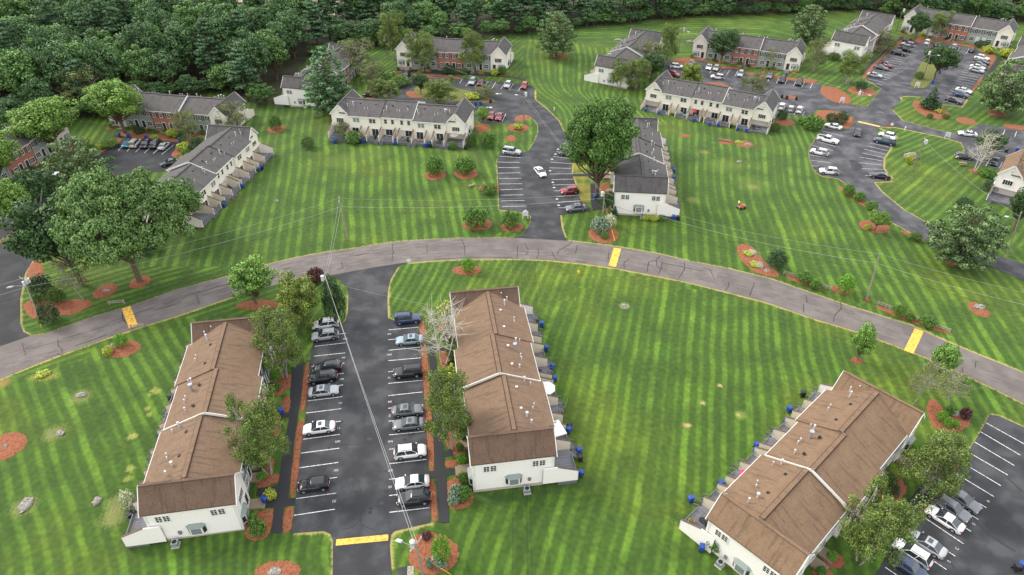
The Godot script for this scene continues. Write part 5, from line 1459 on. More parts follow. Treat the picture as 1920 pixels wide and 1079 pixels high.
func build_trees() -> void:
	var green := {"style": "round", "a": lin(40, 66, 26), "b": lin(92, 124, 52), "n": 64, "clump": 0.29, "leaves": 270, "size": 0.28, "bark": M.bark}
	kind("maple_tree", 2, 9.0, 11.0, green)
	kind("bright_tree", 2, 9.0, 11.0, green.merged({"a": lin(52, 82, 28), "b": lin(116, 146, 60)}, true))
	kind("dark_tree", 2, 8.0, 10.0, green.merged({"a": lin(28, 50, 24), "b": lin(66, 94, 44), "leaves": 230}, true))
	kind("big_maple", 1, 12.5, 17.0, green.merged({"called": "maple_tree", "n": 120, "clump": 0.23, "leaves": 330, "size": 0.3, "base": 0.16, "a": lin(40, 70, 26), "b": lin(90, 122, 50)}, true))
	kind("young_tree", 2, 4.4, 6.2, green.merged({"a": lin(50, 86, 28), "b": lin(120, 152, 66), "n": 40, "clump": 0.34, "leaves": 190, "size": 0.2, "base": 0.16}, true))
	kind("spreading_tree", 1, 21.0, 15.0, green.merged({"style": "spread", "n": 190, "clump": 0.125, "leaves": 360, "size": 0.3, "a": lin(54, 80, 40), "b": lin(104, 130, 68)}, true))
	var birch := {"style": "birch", "stems": 3, "a": lin(58, 76, 30), "b": lin(110, 128, 58), "n": 78, "clump": 0.27, "leaves": 230, "size": 0.19, "bark": M.birch_bark}
	kind("birch_tree", 4, 8.0, 11.5, birch)
	kind("grey_birch", 2, 8.0, 11.0, birch.merged({"called": "birch_tree", "a": lin(66, 74, 42), "b": lin(112, 120, 68), "leaves": 130}, true))
	kind("bare_birch", 1, 8.0, 11.5, birch.merged({"called": "birch_tree", "leaves": 12, "twigs": true, "stems": 2, "n": 44, "bark": M.pale_bark, "a": lin(104, 108, 50), "b": lin(150, 150, 90)}, true))
	kind("thin_birch", 2, 8.0, 11.0, birch.merged({"called": "birch_tree", "leaves": 40, "twigs": true, "stems": 1, "n": 34, "a": lin(88, 96, 44), "b": lin(124, 128, 70), "size": 0.24}, true))
	kind("yellow_shrub_tree", 2, 6.0, 6.5, birch.merged({"called": "shrub_tree", "stems": 4, "a": lin(64, 82, 30), "b": lin(126, 140, 60), "n": 80, "clump": 0.3, "bark": M.bark}, true))
	var pine := {"style": "pine", "a": lin(40, 66, 42), "b": lin(104, 136, 90), "n": 16, "clump": 0.22, "leaves": 110, "size": 0.36, "bark": M.pine_bark}
	kind("pine_tree", 2, 11.0, 16.0, pine)
	kind("soft_pine", 2, 13.0, 11.0, pine.merged({"called": "pine_tree", "a": lin(44, 64, 36), "b": lin(112, 134, 84), "taper": 0.45, "n": 11, "lift": 0.3}, true))
	kind("spruce_tree", 1, 4.0, 7.0, pine.merged({"a": lin(24, 46, 26), "b": lin(62, 92, 52), "n": 14, "size": 0.22, "leaves": 50}, true))
	var forest := {"style": "forest", "a": lin(36, 60, 34), "b": lin(84, 114, 65), "n": 44, "clump": 0.32, "leaves": 150, "size": 0.5, "bark": M.bark, "called": "forest_tree", "base": 0.14}
	kind("forest_oak", 3, 11.0, 17.0, forest)
	kind("forest_ash", 2, 10.0, 16.0, forest.merged({"a": lin(46, 74, 36), "b": lin(98, 130, 66)}, true))
	kind("forest_pine", 3, 9.0, 20.0, {"style": "tallpine", "a": lin(32, 56, 36), "b": lin(80, 110, 70), "n": 12, "clump": 0.28, "leaves": 120, "size": 0.5, "bark": M.pine_bark, "called": "forest_pine"})
	var list := [
		["birch_tree", Vector4(-37.04, -81.93, 14.54, 9.29), "leafy birch at the middle of the left brown-roofed row, over its front path", "tree"],
		["birch_tree", Vector4(-33.96, -62.42, 15.33, 8.47), "birch with two white trunks by the front corner of the left brown-roofed row", "tree"],
		["yellow_shrub_tree", Vector4(-37.49, -95.06, 10.30, 9.23), "yellowish many-stemmed tree at the left side of the lot entrance", "tree"],
		["bare_birch", Vector4(-11.33, -84.78, 13.97, 9.49), "bare white birch with almost no leaves beside the middle row", "tree"],
		["birch_tree", Vector4(-8.89, -66.72, 15.95, 8.17), "birch with forked white trunk in front of the middle brown-roofed row", "tree"],
		["birch_tree", Vector4(56.63, -60.13, 11.91, 9.58), "dense birch overhanging the parked cars at the lower right", "tree"],
		["birch_tree", Vector4(43.69, -49.33, 14.24, 8.83), "big birch at the bottom edge in front of the diagonal row", "tree"],
		["thin_birch", Vector4(63.00, -76.56, 11.37, 5.81), "thin-leaved birch with speckled trunk off the far gable of the diagonal row", "tree"],
		["thin_birch", Vector4(68.66, -75.70, 8.05, 7.46), "sparse birch with broken white limbs above the red mulch bed", "tree"],
		["young_tree", Vector4(-47.40, -101.8, 10.05, 8.50), "small dense dark green tree beside the main road, left of the lot entrance", "tree"],
		["young_tree", Vector4(58.23, -86.46, 7.68, 4.39), "small round tree on the big lawn, left of the right-hand yellow bump", "tree"],
		["young_tree", Vector4(69.79, -82.56, 7.17, 4.96), "small round tree at the road edge just below the right-hand yellow bump", "tree"],
		["spreading_tree", Vector4(-72.55, -109.0, 25.48, 27.34), "broad spreading tree with a fan of bare limbs beside the main road at the left", "tree"],
		["dark_tree", Vector4(-83.57, -107.8, 19.06, 17.43), "dark tree crowding the left side of the broad spreading tree", "tree"],
		["soft_pine", Vector4(-99.90, -143.7, 14.79, 17.02), "pale feathery pine between the left lots", "tree"],
		["maple_tree", Vector4(-70.35, -125.8, 12.40, 13.76), "low green tree hiding the near end of the diagonal grey row", "tree"],
		["thin_birch", Vector4(-80.25, -103.2, 10.79, 7.40), "leaning white trunk with few leaves beside the dark tree", "tree"],
		["bright_tree", Vector4(-119.7, -166.7, 15.06, 17.95), "bright green tree before the brick and green row at the left edge", "tree"],
		["bright_tree", Vector4(-108.6, -181.5, 15.49, 17.73), "bright green tree left of the brick row and its little lot", "tree"],
		["grey_birch", Vector4(-125.6, -197.5, 15.56, 17.06), "greyish loose tree in front of the dark woods at the left", "tree"],
		["grey_birch", Vector4(-88.78, -177.3, 9.18, 8.96), "small grey-green tree against the brick front at the left", "tree"],
		["grey_birch", Vector4(-78.23, -182.9, 9.63, 10.64), "birch beside the right gable of the left brick row", "tree"],
		["bright_tree", Vector4(-122.1, -147.9, 13.94, 14.43), "round green tree cut by the left edge beside the brick row", "tree"],
		["bright_tree", Vector4(-106.6, -127.7, 12.11, 10.78), "small green tree over the left lot by the orange mulch patch", "tree"],
		["dark_tree", Vector4(-105.5, -135.5, 10.38, 10.83), "green tree between the left lots near the white pickup", "tree"],
		["pine_tree", Vector4(-52.97, -193.7, 20.65, 18.43), "tall blue-green pine left of the long white row", "tree"],
		["soft_pine", Vector4(15.27, -241.9, 15.69, 16.37), "single pine standing alone on the upper lawn", "tree"],
		["soft_pine", Vector4(110.3, -263.7, 13.74, 15.34), "single dark green tree on the far lawn beside the woods", "tree"],
		["soft_pine", Vector4(142.6, -193.4, 16.38, 17.03), "large dark pine at the right edge over the far right lots", "tree"],
		["soft_pine", Vector4(90.14, -115.8, 12.86, 16.54), "broad feathery tree beside the curving lane at the right", "tree"],
		["big_maple", Vector4(19.61, -141.1, 24.13, 17.51), "big round maple hiding the left side of the end-on grey row", "tree"],
		["birch_tree", Vector4(-39.91, -201.0, 7.18, 7.31), "birch behind the left end of the long white row", "tree"],
		["birch_tree", Vector4(-36.92, -200.5, 6.52, 8.89), "yellowish birch beside the first, behind the long white row", "tree"],
		["birch_tree", Vector4(-22.52, -196.0, 7.83, 7.77), "birch on the loop island left of its twin", "tree"],
		["birch_tree", Vector4(-19.17, -195.5, 8.29, 9.29), "yellow-green birch on the loop island right of its twin", "tree"],
		["dark_tree", Vector4(-27.68, -204.5, 6.74, 5.79), "small dark tree at the left end of the loop island", "tree"],
		["grey_birch", Vector4(-8.37, -201.5, 4.59, 7.02), "low grey shrub tree at the right end of the loop island", "tree"],
		["birch_tree", Vector4(-29.54, -225.4, 14.01, 12.38), "tall birch before the left half of the brick row by the pine woods", "tree"],
		["birch_tree", Vector4(-12.84, -222.0, 14.82, 10.16), "tall birch before the right half of the brick row by the pine woods", "tree"],
		["birch_tree", Vector4(-41.06, -239.5, 17.32, 11.53), "tall slender birch left of the brick row by the pine woods", "tree"],
		["grey_birch", Vector4(-51.08, -226.8, 13.50, 14.93), "brownish birch right of the tall blue-green pine", "tree"],
		["grey_birch", Vector4(-44.26, -215.7, 8.49, 10.07), "low brownish shrub tree beside the path left of the loop", "tree"],
		["birch_tree", Vector4(33.99, -213.6, 9.12, 8.00), "small birch at the near end of the row on the upper lawn", "tree"],
		["birch_tree", Vector4(39.35, -214.3, 10.13, 9.68), "taller birch with clear white trunk, right of the small one", "tree"],
		["grey_birch", Vector4(44.06, -230.8, 11.27, 11.67), "grey-green birch over the roof of the row on the upper lawn", "tree"],
		["birch_tree", Vector4(52.61, -237.2, 14.58, 9.72), "tall yellowish birch behind the row on the upper lawn", "tree"],
		["dark_tree", Vector4(45.76, -222.3, 9.01, 8.61), "dark tree filling the gap left of the long white row at the right", "tree"],
		["dark_tree", Vector4(73.11, -240.7, 11.97, 11.36), "dark birch hiding the left half of the pink brick row", "tree"],
		["thin_birch", Vector4(87.97, -235.4, 9.02, 7.23), "thin pale birch against the right gable of the pink brick row", "tree"],
		["grey_birch", Vector4(102.4, -232.1, 11.35, 8.18), "grey tree right of the pink brick row", "tree"],
		["yellow_shrub_tree", Vector4(57.75, -219.0, 7.27, 8.89), "rounded shrub tree behind the roof ridge of the long right row", "tree"],
		["grey_birch", Vector4(76.11, -211.5, 8.47, 9.96), "shrub tree on the island before the pink brick row", "tree"],
		["birch_tree", Vector4(108.6, -219.0, 11.28, 10.18), "birch on the grass left of the far right loop", "tree"],
		["dark_tree", Vector4(152.3, -265.5, 9.67, 9.94), "dark tree hiding the left gable of the far corner row", "tree"],
		["birch_tree", Vector4(161.3, -267.2, 10.09, 9.19), "paler tree before the middle of the far corner row", "tree"],
		["dark_tree", Vector4(138.4, -222.5, 11.02, 11.33), "wide grey-green tree on the island of the far right loop", "tree"],
		["spruce_tree", Vector4(124.4, -197.7, 6.67, 5.35), "small dark spruce in the bed beside the far right loop", "tree"],
		["bare_birch", Vector4(116.3, -157.0, 12.06, 8.10), "white birch leaning over the parked car at the right edge", "tree"],
		["dark_tree", Vector4(122.2, -163.3, 8.21, 8.14), "dark leafy tree behind the leaning white birch", "tree"],
		["dark_tree", Vector4(109.4, -128.7, 10.44, 7.49), "green tree below the tan-roofed row at the right edge", "tree"],
		["dark_tree", Vector4(106.2, -118.4, 10.11, 5.36), "tree cut by the right edge beside the utility pole", "tree"],
		["grey_birch", Vector4(134.0, -251.7, 7.51, 10.68), "straggly shrub tree along the front of the far right white row", "tree"],
		["dark_tree", Vector4(20.72, -133.0, 5.60, 4.21), "small dark tree by the front steps of the end-on grey row", "tree"],
	]
	for q in list:
		plant(q[0], q[1], q[2], q[3])
	forest_stand()

func forest_stand() -> void:   # the woods along the top: every tree its own object
	var edge := woods_edge()
	var count := 0
	var g := RandomNumberGenerator.new()
	g.seed = 5
	var x := -232.0
	while x < 236.0:
		var zz := edge[0].y if x < edge[0].x else -330.0
		for i in edge.size() - 1:
			if x >= edge[i].x and x < edge[i + 1].x:
				zz = lerpf(edge[i].y, edge[i + 1].y, (x - edge[i].x) / (edge[i + 1].x - edge[i].x))
		var z := zz - 2.0
		var step := 0
		while z > minf(-277.0 if x < 0 else 0.0, zz - 34.0) and step < 14:
			var p := Vector2(x + g.randf_range(-2.6, 2.6), z + g.randf_range(-2.4, 2.4))
			if absf(p.x) < -p.y * 0.83 + 12 and count < 298:
				var h := g.randf_range(13.0, 21.0)
				var w := g.randf_range(10.5, 15.0)
				var pines := (p.x > -75 and p.x < 45 and g.randf() < 0.6) or g.randf() < 0.12
				var k := "forest_pine" if pines else ("forest_ash" if g.randf() < 0.3 else "forest_oak")
				if pines:
					h = g.randf_range(17.0, 23.0)
					w *= 0.9
				if step == 0:
					h *= g.randf_range(0.55, 0.9)
				var label := "tall dark pine with a bare straight trunk in the woods along the top" if pines else ("dense dark green broadleaf tree in the woods along the top" if k == "forest_oak" else "paler green broadleaf tree in the woods along the top")
				plant(k, Vector4(p.x, p.y, h, w), label, "tree", "pines in the woods" if pines else ("dark trees in the woods" if k == "forest_oak" else "pale trees in the woods"))
				count += 1
			z -= g.randf_range(8.6, 10.2)
			step += 1
		for k in 2:   # low growth along the mown edge
			var q := Vector2(x + k * 4.5 + g.randf_range(-1.5, 1.5), zz + g.randf_range(-0.5, 1.5))
			if absf(q.x) < -q.y * 0.83 + 8 and zz > -320:
				plant("forest_ash" if g.randf() < 0.6 else "forest_oak", Vector4(q.x, q.y, g.randf_range(3.5, 7.5), g.randf_range(5.5, 8.5)), "low leafy growth where the woods meet the mown grass", "bush", "undergrowth along the woods' edge")
		x += 9.0
	plant("forest_ash", Vector4(-178.0, -197.0, 7.0, 6.0), "low bush tree at the corner of the woods at the left edge", "tree")

func build_shrubs() -> void:
	var b := {"style": "bush", "a": lin(36, 62, 22), "b": lin(92, 128, 46), "n": 26, "clump": 0.4, "leaves": 80, "size": 0.15, "bark": M.bark}
	kind("round_shrub", 2, 2.6, 2.0, b.merged({"rough": 0.06, "a": lin(50, 92, 24), "b": lin(110, 156, 46), "size": 0.12, "leaves": 110}, true))
	kind("green_shrub", 3, 2.6, 1.8, b.merged({"rough": 0.28}, true))
	kind("dark_shrub", 2, 3.0, 2.0, b.merged({"a": lin(24, 46, 26), "b": lin(56, 82, 44)}, true))
	kind("clipped_shrub", 2, 3.2, 2.0, b.merged({"rough": 0.05, "a": lin(40, 62, 20), "b": lin(76, 100, 34), "leaves": 120, "size": 0.12}, true))
	kind("yellow_shrub", 2, 2.0, 1.4, b.merged({"a": lin(86, 104, 26), "b": lin(166, 172, 66), "rough": 0.3}, true))
	kind("white_flower_shrub", 1, 2.4, 1.8, b.merged({"a": lin(70, 92, 46), "b": lin(206, 208, 176), "rough": 0.3}, true))
	kind("red_shrub", 1, 2.0, 1.3, b.merged({"a": lin(52, 30, 30), "b": lin(92, 56, 54), "rough": 0.2}, true))
	kind("blue_shrub", 2, 2.4, 1.4, b.merged({"a": lin(66, 88, 70), "b": lin(134, 152, 124), "rough": 0.2}, true))
	var list := [
		["round_shrub", Vector4(-8.63, -111.5, 3.42, 3.13), "bright round shrub in the mulch oval by the road bend"],
		["round_shrub", Vector4(-8.72, -49.22, 4.73, 3.00), "large bright clipped shrub beside the pole at the bottom"],
		["round_shrub", Vector4(-67.25, -89.85, 2.76, 2.74), "bright round shrub in the oval bed left of the brown row"],
		["yellow_shrub", Vector4(-68.74, -87.93, 1.56, 2.17), "low yellow shrub left of the bright round one in the oval bed"],
		["red_shrub", Vector4(-10.95, -52.35, 0.92, 1.64), "dark red shrub at the top of the bed with the pole"],
		["blue_shrub", Vector4(-8.77, -48.22, 1.38, 1.84), "low blue-grey shrub below the large clipped one"],
		["blue_shrub", Vector4(-10.22, -48.22, 1.84, 1.05), "small blue-grey shrub at the foot of the bottom pole"],
		["green_shrub", Vector4(-32.60, -52.94, 2.96, 2.72), "loose yellow-green shrub at the front corner of the left row"],
		["blue_shrub", Vector4(-7.60, -58.66, 2.05, 2.44), "silvery shrub at the front corner of the middle row"],
		["blue_shrub", Vector4(-7.73, -57.39, 1.94, 2.13), "second silvery shrub nearest the lawn at the middle row's corner"],
		["green_shrub", Vector4(-6.33, -57.99, 2.72, 2.14), "green shrub against the front corner of the middle row"],
		["round_shrub", Vector4(-7.11, -64.03, 2.17, 1.65), "small round shrub by the second door of the middle row"],
		["green_shrub", Vector4(-6.77, -60.76, 2.05, 1.75), "green shrub beside the last door of the middle row"],
		["green_shrub", Vector4(-9.60, -85.29, 3.29, 2.29), "green shrub by the bare birch against the middle row"],
		["dark_shrub", Vector4(-11.05, -90.49, 3.81, 2.00), "dark upright shrub at the middle row's front wall"],
		["yellow_shrub", Vector4(-11.69, -96.41, 4.10, 4.17), "yellow-green shrub at the far front corner of the middle row"],
		["yellow_shrub", Vector4(-9.33, -78.79, 4.83, 4.17), "tall yellow-green shrub below the bare birch"],
		["green_shrub", Vector4(-7.06, -68.50, 2.74, 2.02), "shrub with pink blooms near the birch of the middle row"],
		["dark_shrub", Vector4(-31.48, -96.46, 9.66, 4.48), "big dark shrub beside the pole at the lot entrance"],
		["red_shrub", Vector4(-37.87, -108.4, 3.52, 3.90), "purple-brown shrub behind the pole at the lot entrance"],
		["white_flower_shrub", Vector4(-50.86, -56.86, 3.96, 2.11), "white-flowered shrub behind the left row's decks"],
		["yellow_shrub", Vector4(-32.68, -58.41, 1.60, 2.01), "low bright shrub by the blue bin at the left row"],
		["dark_shrub", Vector4(-88.99, -104.9, 4.47, 4.81), "dark shrub right of the left-hand pole"],
		["clipped_shrub", Vector4(-84.74, -102.2, 3.22, 3.75), "clipped green shrub in the left bed, rightmost of the three"],
		["dark_shrub", Vector4(-82.83, -96.23, 4.36, 4.36), "big dark clipped shrub nearest the road at the left pole"],
		["clipped_shrub", Vector4(-88.27, -101.6, 2.24, 2.17), "small clipped shrub in the left bed by the pole"],
		["dark_shrub", Vector4(-75.88, -120.0, 2.87, 5.50), "dark shrub under the broad spreading tree"],
		["clipped_shrub", Vector4(-66.28, -182.5, 4.40, 4.46), "clipped round shrub on the lawn right of the diagonal grey row"],
		["clipped_shrub", Vector4(-53.82, -168.6, 3.31, 4.48), "clipped shrub alone on the lawn left of the long white row"],
		["green_shrub", Vector4(-18.78, -152.2, 4.83, 5.42), "round shrub in mulch on the lawn, left of a pair"],
		["green_shrub", Vector4(-11.37, -152.7, 4.55, 5.69), "round shrub in mulch on the lawn, right of a pair"],
		["green_shrub", Vector4(-7.77, -128.8, 4.64, 6.19), "big shrub in mulch beside the main road, left of the house-shaped sign"],
		["green_shrub", Vector4(-0.23, -128.2, 3.98, 4.58), "shrub in mulch right next to the house-shaped sign"],
		["green_shrub", Vector4(-5.24, -143.2, 2.51, 4.47), "shrub at the left edge of the lane's stalls"],
		["clipped_shrub", Vector4(-10.65, -168.0, 3.58, 3.62), "clipped shrub at the near right corner of the long white row"],
		["green_shrub", Vector4(-5.88, -167.8, 4.02, 4.44), "round shrub right of the clipped one at the long white row"],
		["bright_tree", Vector4(-8.20, -182.6, 4.66, 5.32), "small bright tree at the right gable of the long white row"],
		["yellow_shrub", Vector4(1.76, -179.1, 1.71, 3.22), "low shrub and stone bed on the lane's grass island"],
		["blue_shrub", Vector4(18.73, -126.1, 3.43, 4.76), "silvery shrub under the pole by the lane mouth"],
		["white_flower_shrub", Vector4(21.24, -128.2, 2.92, 2.98), "white-flowered shrub under the pole by the lane mouth"],
		["green_shrub", Vector4(19.47, -123.4, 1.71, 2.24), "small green shrub at the front of the bed by the lane mouth"],
		["spruce_tree", Vector4(22.65, -132.3, 2.56, 1.88), "small cone-shaped evergreen at the corner of the end-on grey row"],
		["yellow_shrub", Vector4(31.02, -130.8, 1.08, 2.80), "low yellow shrub under the bow window of the end-on grey row"],
		["yellow_shrub", Vector4(29.26, -130.8, 1.21, 2.10), "low yellow shrub left of the other below the end-on row's window"],
		["green_shrub", Vector4(32.78, -130.8, 1.08, 2.34), "low green shrub near the blue bin of the end-on grey row"],
		["dark_shrub", Vector4(52.62, -113.0, 4.31, 4.63), "dark round shrub above the rail fence by the main road"],
		["green_shrub", Vector4(56.86, -108.8, 2.28, 3.71), "shrub behind the rail fence, left of the round one"],
		["green_shrub", Vector4(58.23, -106.8, 1.77, 2.86), "low shrub at the right end of the upper rail fence"],
		["round_shrub", Vector4(63.15, -105.2, 4.35, 3.81), "bright round shrub left of the right-hand pole"],
		["green_shrub", Vector4(70.51, -98.46, 2.46, 2.51), "first shrub along the lower rail fence"],
		["green_shrub", Vector4(72.09, -97.24, 1.48, 1.92), "second, smaller shrub along the lower rail fence"],
		["green_shrub", Vector4(74.31, -95.44, 2.20, 3.23), "third shrub along the lower rail fence"],
		["bright_tree", Vector4(78.80, -127.9, 4.78, 5.03), "bright rounded shrub tree in mulch beside the curving lane"],
		["yellow_shrub", Vector4(77.22, -128.3, 1.35, 1.62), "low pale shrub at the foot of the bright one by the lane"],
		["green_shrub", Vector4(79.13, -143.8, 2.81, 3.50), "first shrub of the hedge along the curving lane"],
		["green_shrub", Vector4(80.62, -141.3, 2.23, 3.46), "middle shrub of the hedge along the curving lane"],
		["green_shrub", Vector4(81.58, -137.0, 2.07, 3.38), "last shrub of the hedge along the curving lane"],
		["green_shrub", Vector4(85.53, -124.2, 1.86, 3.16), "low shrub left of the broad feathery tree"],
		["dark_shrub", Vector4(104.0, -138.9, 2.22, 4.40), "dark shrub behind the broad feathery tree"],
		["green_shrub", Vector4(84.52, -183.9, 4.11, 6.89), "large shrub at the corner of the right-hand stalls"],
		["dark_shrub", Vector4(92.13, -189.0, 2.58, 3.99), "dark shrub in the orange bed by the yellow bump"],
		["dark_shrub", Vector4(94.37, -187.2, 3.83, 4.25), "taller dark shrub in the orange bed by the yellow bump"],
		["dark_shrub", Vector4(78.80, -191.4, 2.92, 3.72), "dark shrub at the right gable of the long right row"],
		["clipped_shrub", Vector4(74.23, -182.7, 2.54, 3.59), "clipped shrub below the right gable of the long right row"],
		["clipped_shrub", Vector4(113.0, -243.1, 2.61, 5.61), "clipped dark shrub at the near gable of the far right white row"],
		["dark_shrub", Vector4(110.3, -213.0, 3.26, 4.37), "dark shrub in the bed at the junction"],
		["dark_shrub", Vector4(124.7, -197.7, 2.80, 6.97), "broad dark shrub below the small spruce"],
		["clipped_shrub", Vector4(121.0, -190.1, 1.62, 2.16), "small clipped shrub in the bed beside the far right loop"],
		["clipped_shrub", Vector4(125.6, -190.0, 1.46, 2.77), "rightmost clipped shrub in the bed beside the far right loop"],
		["yellow_shrub", Vector4(125.6, -194.0, 1.15, 2.51), "yellowish shrub in the bed beside the far right loop"],
		["clipped_shrub", Vector4(133.2, -222.6, 2.47, 3.83), "clipped hedge at the near end of the far right loop island"],
		["yellow_shrub", Vector4(170.8, -249.4, 2.65, 4.96), "bright shrub before the right gable of the far corner row"],
		["dark_shrub", Vector4(172.7, -256.9, 2.31, 6.26), "shrub line before the pale fronts of the far corner row"],
		["yellow_shrub", Vector4(175.0, -244.6, 3.35, 6.38), "loose bright shrub at the far right corner"],
		["green_shrub", Vector4(117.9, -154.5, 1.75, 5.28), "shrub at the left end of the tan-roofed row"],
		["dark_shrub", Vector4(114.7, -146.8, 2.84, 4.82), "dark shrub against the tan-roofed row's end wall"],
		["yellow_shrub", Vector4(101.6, -161.3, 2.38, 2.45), "orange-tipped grass clump left of the boulder"],
		["dark_shrub", Vector4(-37.83, -233.3, 1.81, 2.53), "small dark shrub at the left gable of the brick row by the woods"],
		["green_shrub", Vector4(-3.12, -221.5, 2.78, 3.79), "round shrub at the right gable of the brick row by the woods"],
		["yellow_shrub", Vector4(-5.54, -221.3, 1.74, 4.14), "yellow shrub before the right gable of the brick row by the woods"],
		["green_shrub", Vector4(-15.96, -222.1, 1.75, 3.11), "shrub before the brick middle of the row by the woods"],
		["dark_shrub", Vector4(-20.50, -222.3, 2.79, 5.19), "dark shrub before the left part of the row by the woods"],
		["green_shrub", Vector4(-40.56, -219.7, 2.79, 8.59), "bright ground cover patch left of the loop"],
		["green_shrub", Vector4(-35.45, -213.8, 3.08, 8.06), "taller ground cover beside the black SUV of the loop"],
		["yellow_shrub", Vector4(-11.58, -201.4, 1.65, 6.09), "yellow-green shrub beside the two bins on the loop island"],
		["green_shrub", Vector4(-42.04, -170.8, 3.32, 5.36), "large shrub before the decks at the left of the long white row"],
		["grey_birch", Vector4(-45.36, -173.2, 5.15, 5.69), "straggly small tree before the left gable deck of the long white row"],
		["green_shrub", Vector4(-15.28, -166.1, 2.09, 2.77), "shrub at the last deck of the long white row"],
		["yellow_shrub", Vector4(-94.28, -179.6, 2.21, 4.14), "pale flowering shrub before the brick front at the left"],
		["green_shrub", Vector4(-108.4, -172.0, 2.15, 5.72), "shrub patch left of the teal car"],
		["yellow_shrub", Vector4(-87.53, -170.0, 2.14, 4.25), "yellow ground shrub right of the silver sedan in the left lot"],
		["dark_shrub", Vector4(-83.88, -170.6, 3.36, 5.10), "dark shrub at the diagonal grey row's front"],
		["yellow_shrub", Vector4(-115.4, -173.1, 2.16, 3.16), "yellow shrub before the brick and green row"],
		["dark_shrub", Vector4(-119.0, -154.2, 2.62, 3.42), "dark shrub at the brick door at the left edge"],
		["green_shrub", Vector4(67.44, -74.27, 1.87, 1.80), "green shrub in the red bed above the lower right lot"],
		["round_shrub", Vector4(65.65, -72.98, 2.10, 1.95), "bright shrub at the left of the red bed above the lower right lot"],
		["round_shrub", Vector4(66.00, -71.90, 1.87, 1.77), "middle bright shrub of the red bed above the lower right lot"],
		["round_shrub", Vector4(67.10, -71.67, 1.40, 1.45), "right bright shrub of the red bed above the lower right lot"],
		["red_shrub", Vector4(69.54, -73.58, 1.99, 1.96), "purple shrub in the red bed above the lower right lot"],
		["green_shrub", Vector4(25.66, -50.94, 2.76, 2.42), "leafy palm-like plant beside the diagonal row's near wall"],
		["dark_shrub", Vector4(52.06, -59.45, 2.31, 2.18), "dark shrub below the diagonal row's front eave"],
		["green_shrub", Vector4(83.64, -187.9, 1.93, 3.67), "second shrub beside the large one at the right-hand stalls"],
		["red_shrub", Vector4(-142.8, -187.1, 6.32, 6.04), "rust-red small tree at the woods' edge, far left"],
		["red_shrub", Vector4(-106.0, -224.2, 2.49, 4.56), "reddish shrub at the woods' edge behind the left brick row"],
	]
	for q in list:
		plant(q[0], q[1], q[2], "tree" if q[0].ends_with("tree") or q[0].ends_with("birch") else "shrub")
	# long grass and flowers in the lawn beds
	for q in [[Vector2(48.48, -117.8), "grass tufts in the stone bed by the main road"], [Vector2(48.64, -114.0), "lower grass tufts in the stone bed by the main road"], [Vector2(61.49, -174.0), "dry grass beside the log on the right lawn"], [Vector2(-77.11, -82.83), "low ground plants on the lawn left of the oval bed"]]:
		var o := plant("yellow_shrub", Vector4(q[0].x, q[0].y, 0.5, 2.6), q[1], "shrub")
	var names := {"A": "left brown row", "B": "middle brown row", "C": "diagonal brown row", "H": "left brick row", "I": "row at the left edge", "J": "row by the pine woods", "M": "pink brick row", "O": "far corner row"}
	var nth := ["first", "second", "third", "fourth", "fifth", "sixth", "seventh", "eighth"]
	for k in names:
		for i in 8:
			var u: float = [1.0, 7.9, 10.7, 16.8, 19.6, 25.6, 28.4, 35.8][i]
			var p := PackedVector2Array()
			for e in [[-1.3, 0.2], [1.3, 0.2], [1.3, 2.4], [-1.3, 2.4]]:
				var w := at_house(k, u + e[0], HW + e[1])
				p.append(Vector2(w.x, w.z))
			bed(p, i % 2 == 0, 0.12)
			var c := at_house(k, u + rng.randf_range(-0.5, 0.5), HW + rng.randf_range(0.7, 1.2))
			plant(["green_shrub", "dark_shrub", "yellow_shrub", "round_shrub", "green_shrub"][(i * 3 + k.unicode_at(0)) % 5], Vector4(c.x, c.z, rng.randf_range(0.9, 1.7), rng.randf_range(1.3, 2.4)), "shrub at the %s door from the %s, %s" % [nth[i], "near end" if k in ["A", "B", "C", "I"] else "right", names[k]], "shrub", "front garden shrubs")
	for p in [pv([-112.0, -163.7, -108.3, -168.9, -106.5, -177.1, -108.6, -178.5, -112.9, -174.0, -115.4, -167.6]), pv([-118.8, -163.5, -114.5, -168.6, -115.7, -170.3, -120.5, -165.4]), pv([-120.5, -147.9, -115.1, -154.3, -116.6, -156.0, -122.3, -149.5]), pv([-86.70, -167.9, -87.19, -163.8, -86.08, -163.1, -85.90, -172.1]), pv([55.36, -243.1, 64.85, -247.7, 69.95, -244.9, 69.29, -242.0, 64.11, -244.2, 54.92, -239.7]), pv([-46.21, -217.0, -41.61, -220.9, -35.72, -222.6, -36.52, -224.7, -42.83, -223.1, -47.27, -219.2])]:
		bed(p, false, 0.1)
	for q in [["green_shrub", Vector4(-112.1, -169.4, 1.99, 3.39), "green shrub on the mulch left of the small left lot"], ["yellow_shrub", Vector4(-110.1, -170.5, 1.84, 2.56), "yellowish shrub on the mulch left of the small left lot"], ["green_shrub", Vector4(-115.2, -164.6, 1.96, 3.32), "shrub on the mulch strip before the row at the left edge"], ["green_shrub", Vector4(-85.44, -166.5, 1.82, 3.07), "round shrub at the lower right corner of the small left lot"], ["dark_shrub", Vector4(-104.5, -181.7, 1.90, 3.88), "dark shrub under the bright tree left of the left brick row"], ["yellow_shrub", Vector4(-98.51, -177.4, 1.57, 2.35), "pale shrub between the bins before the left brick row"]]:
		plant(q[0], q[1], q[2], "shrub")
# ---------------------------------------------------------------- cars
var car_protos := {}
var paints := {}

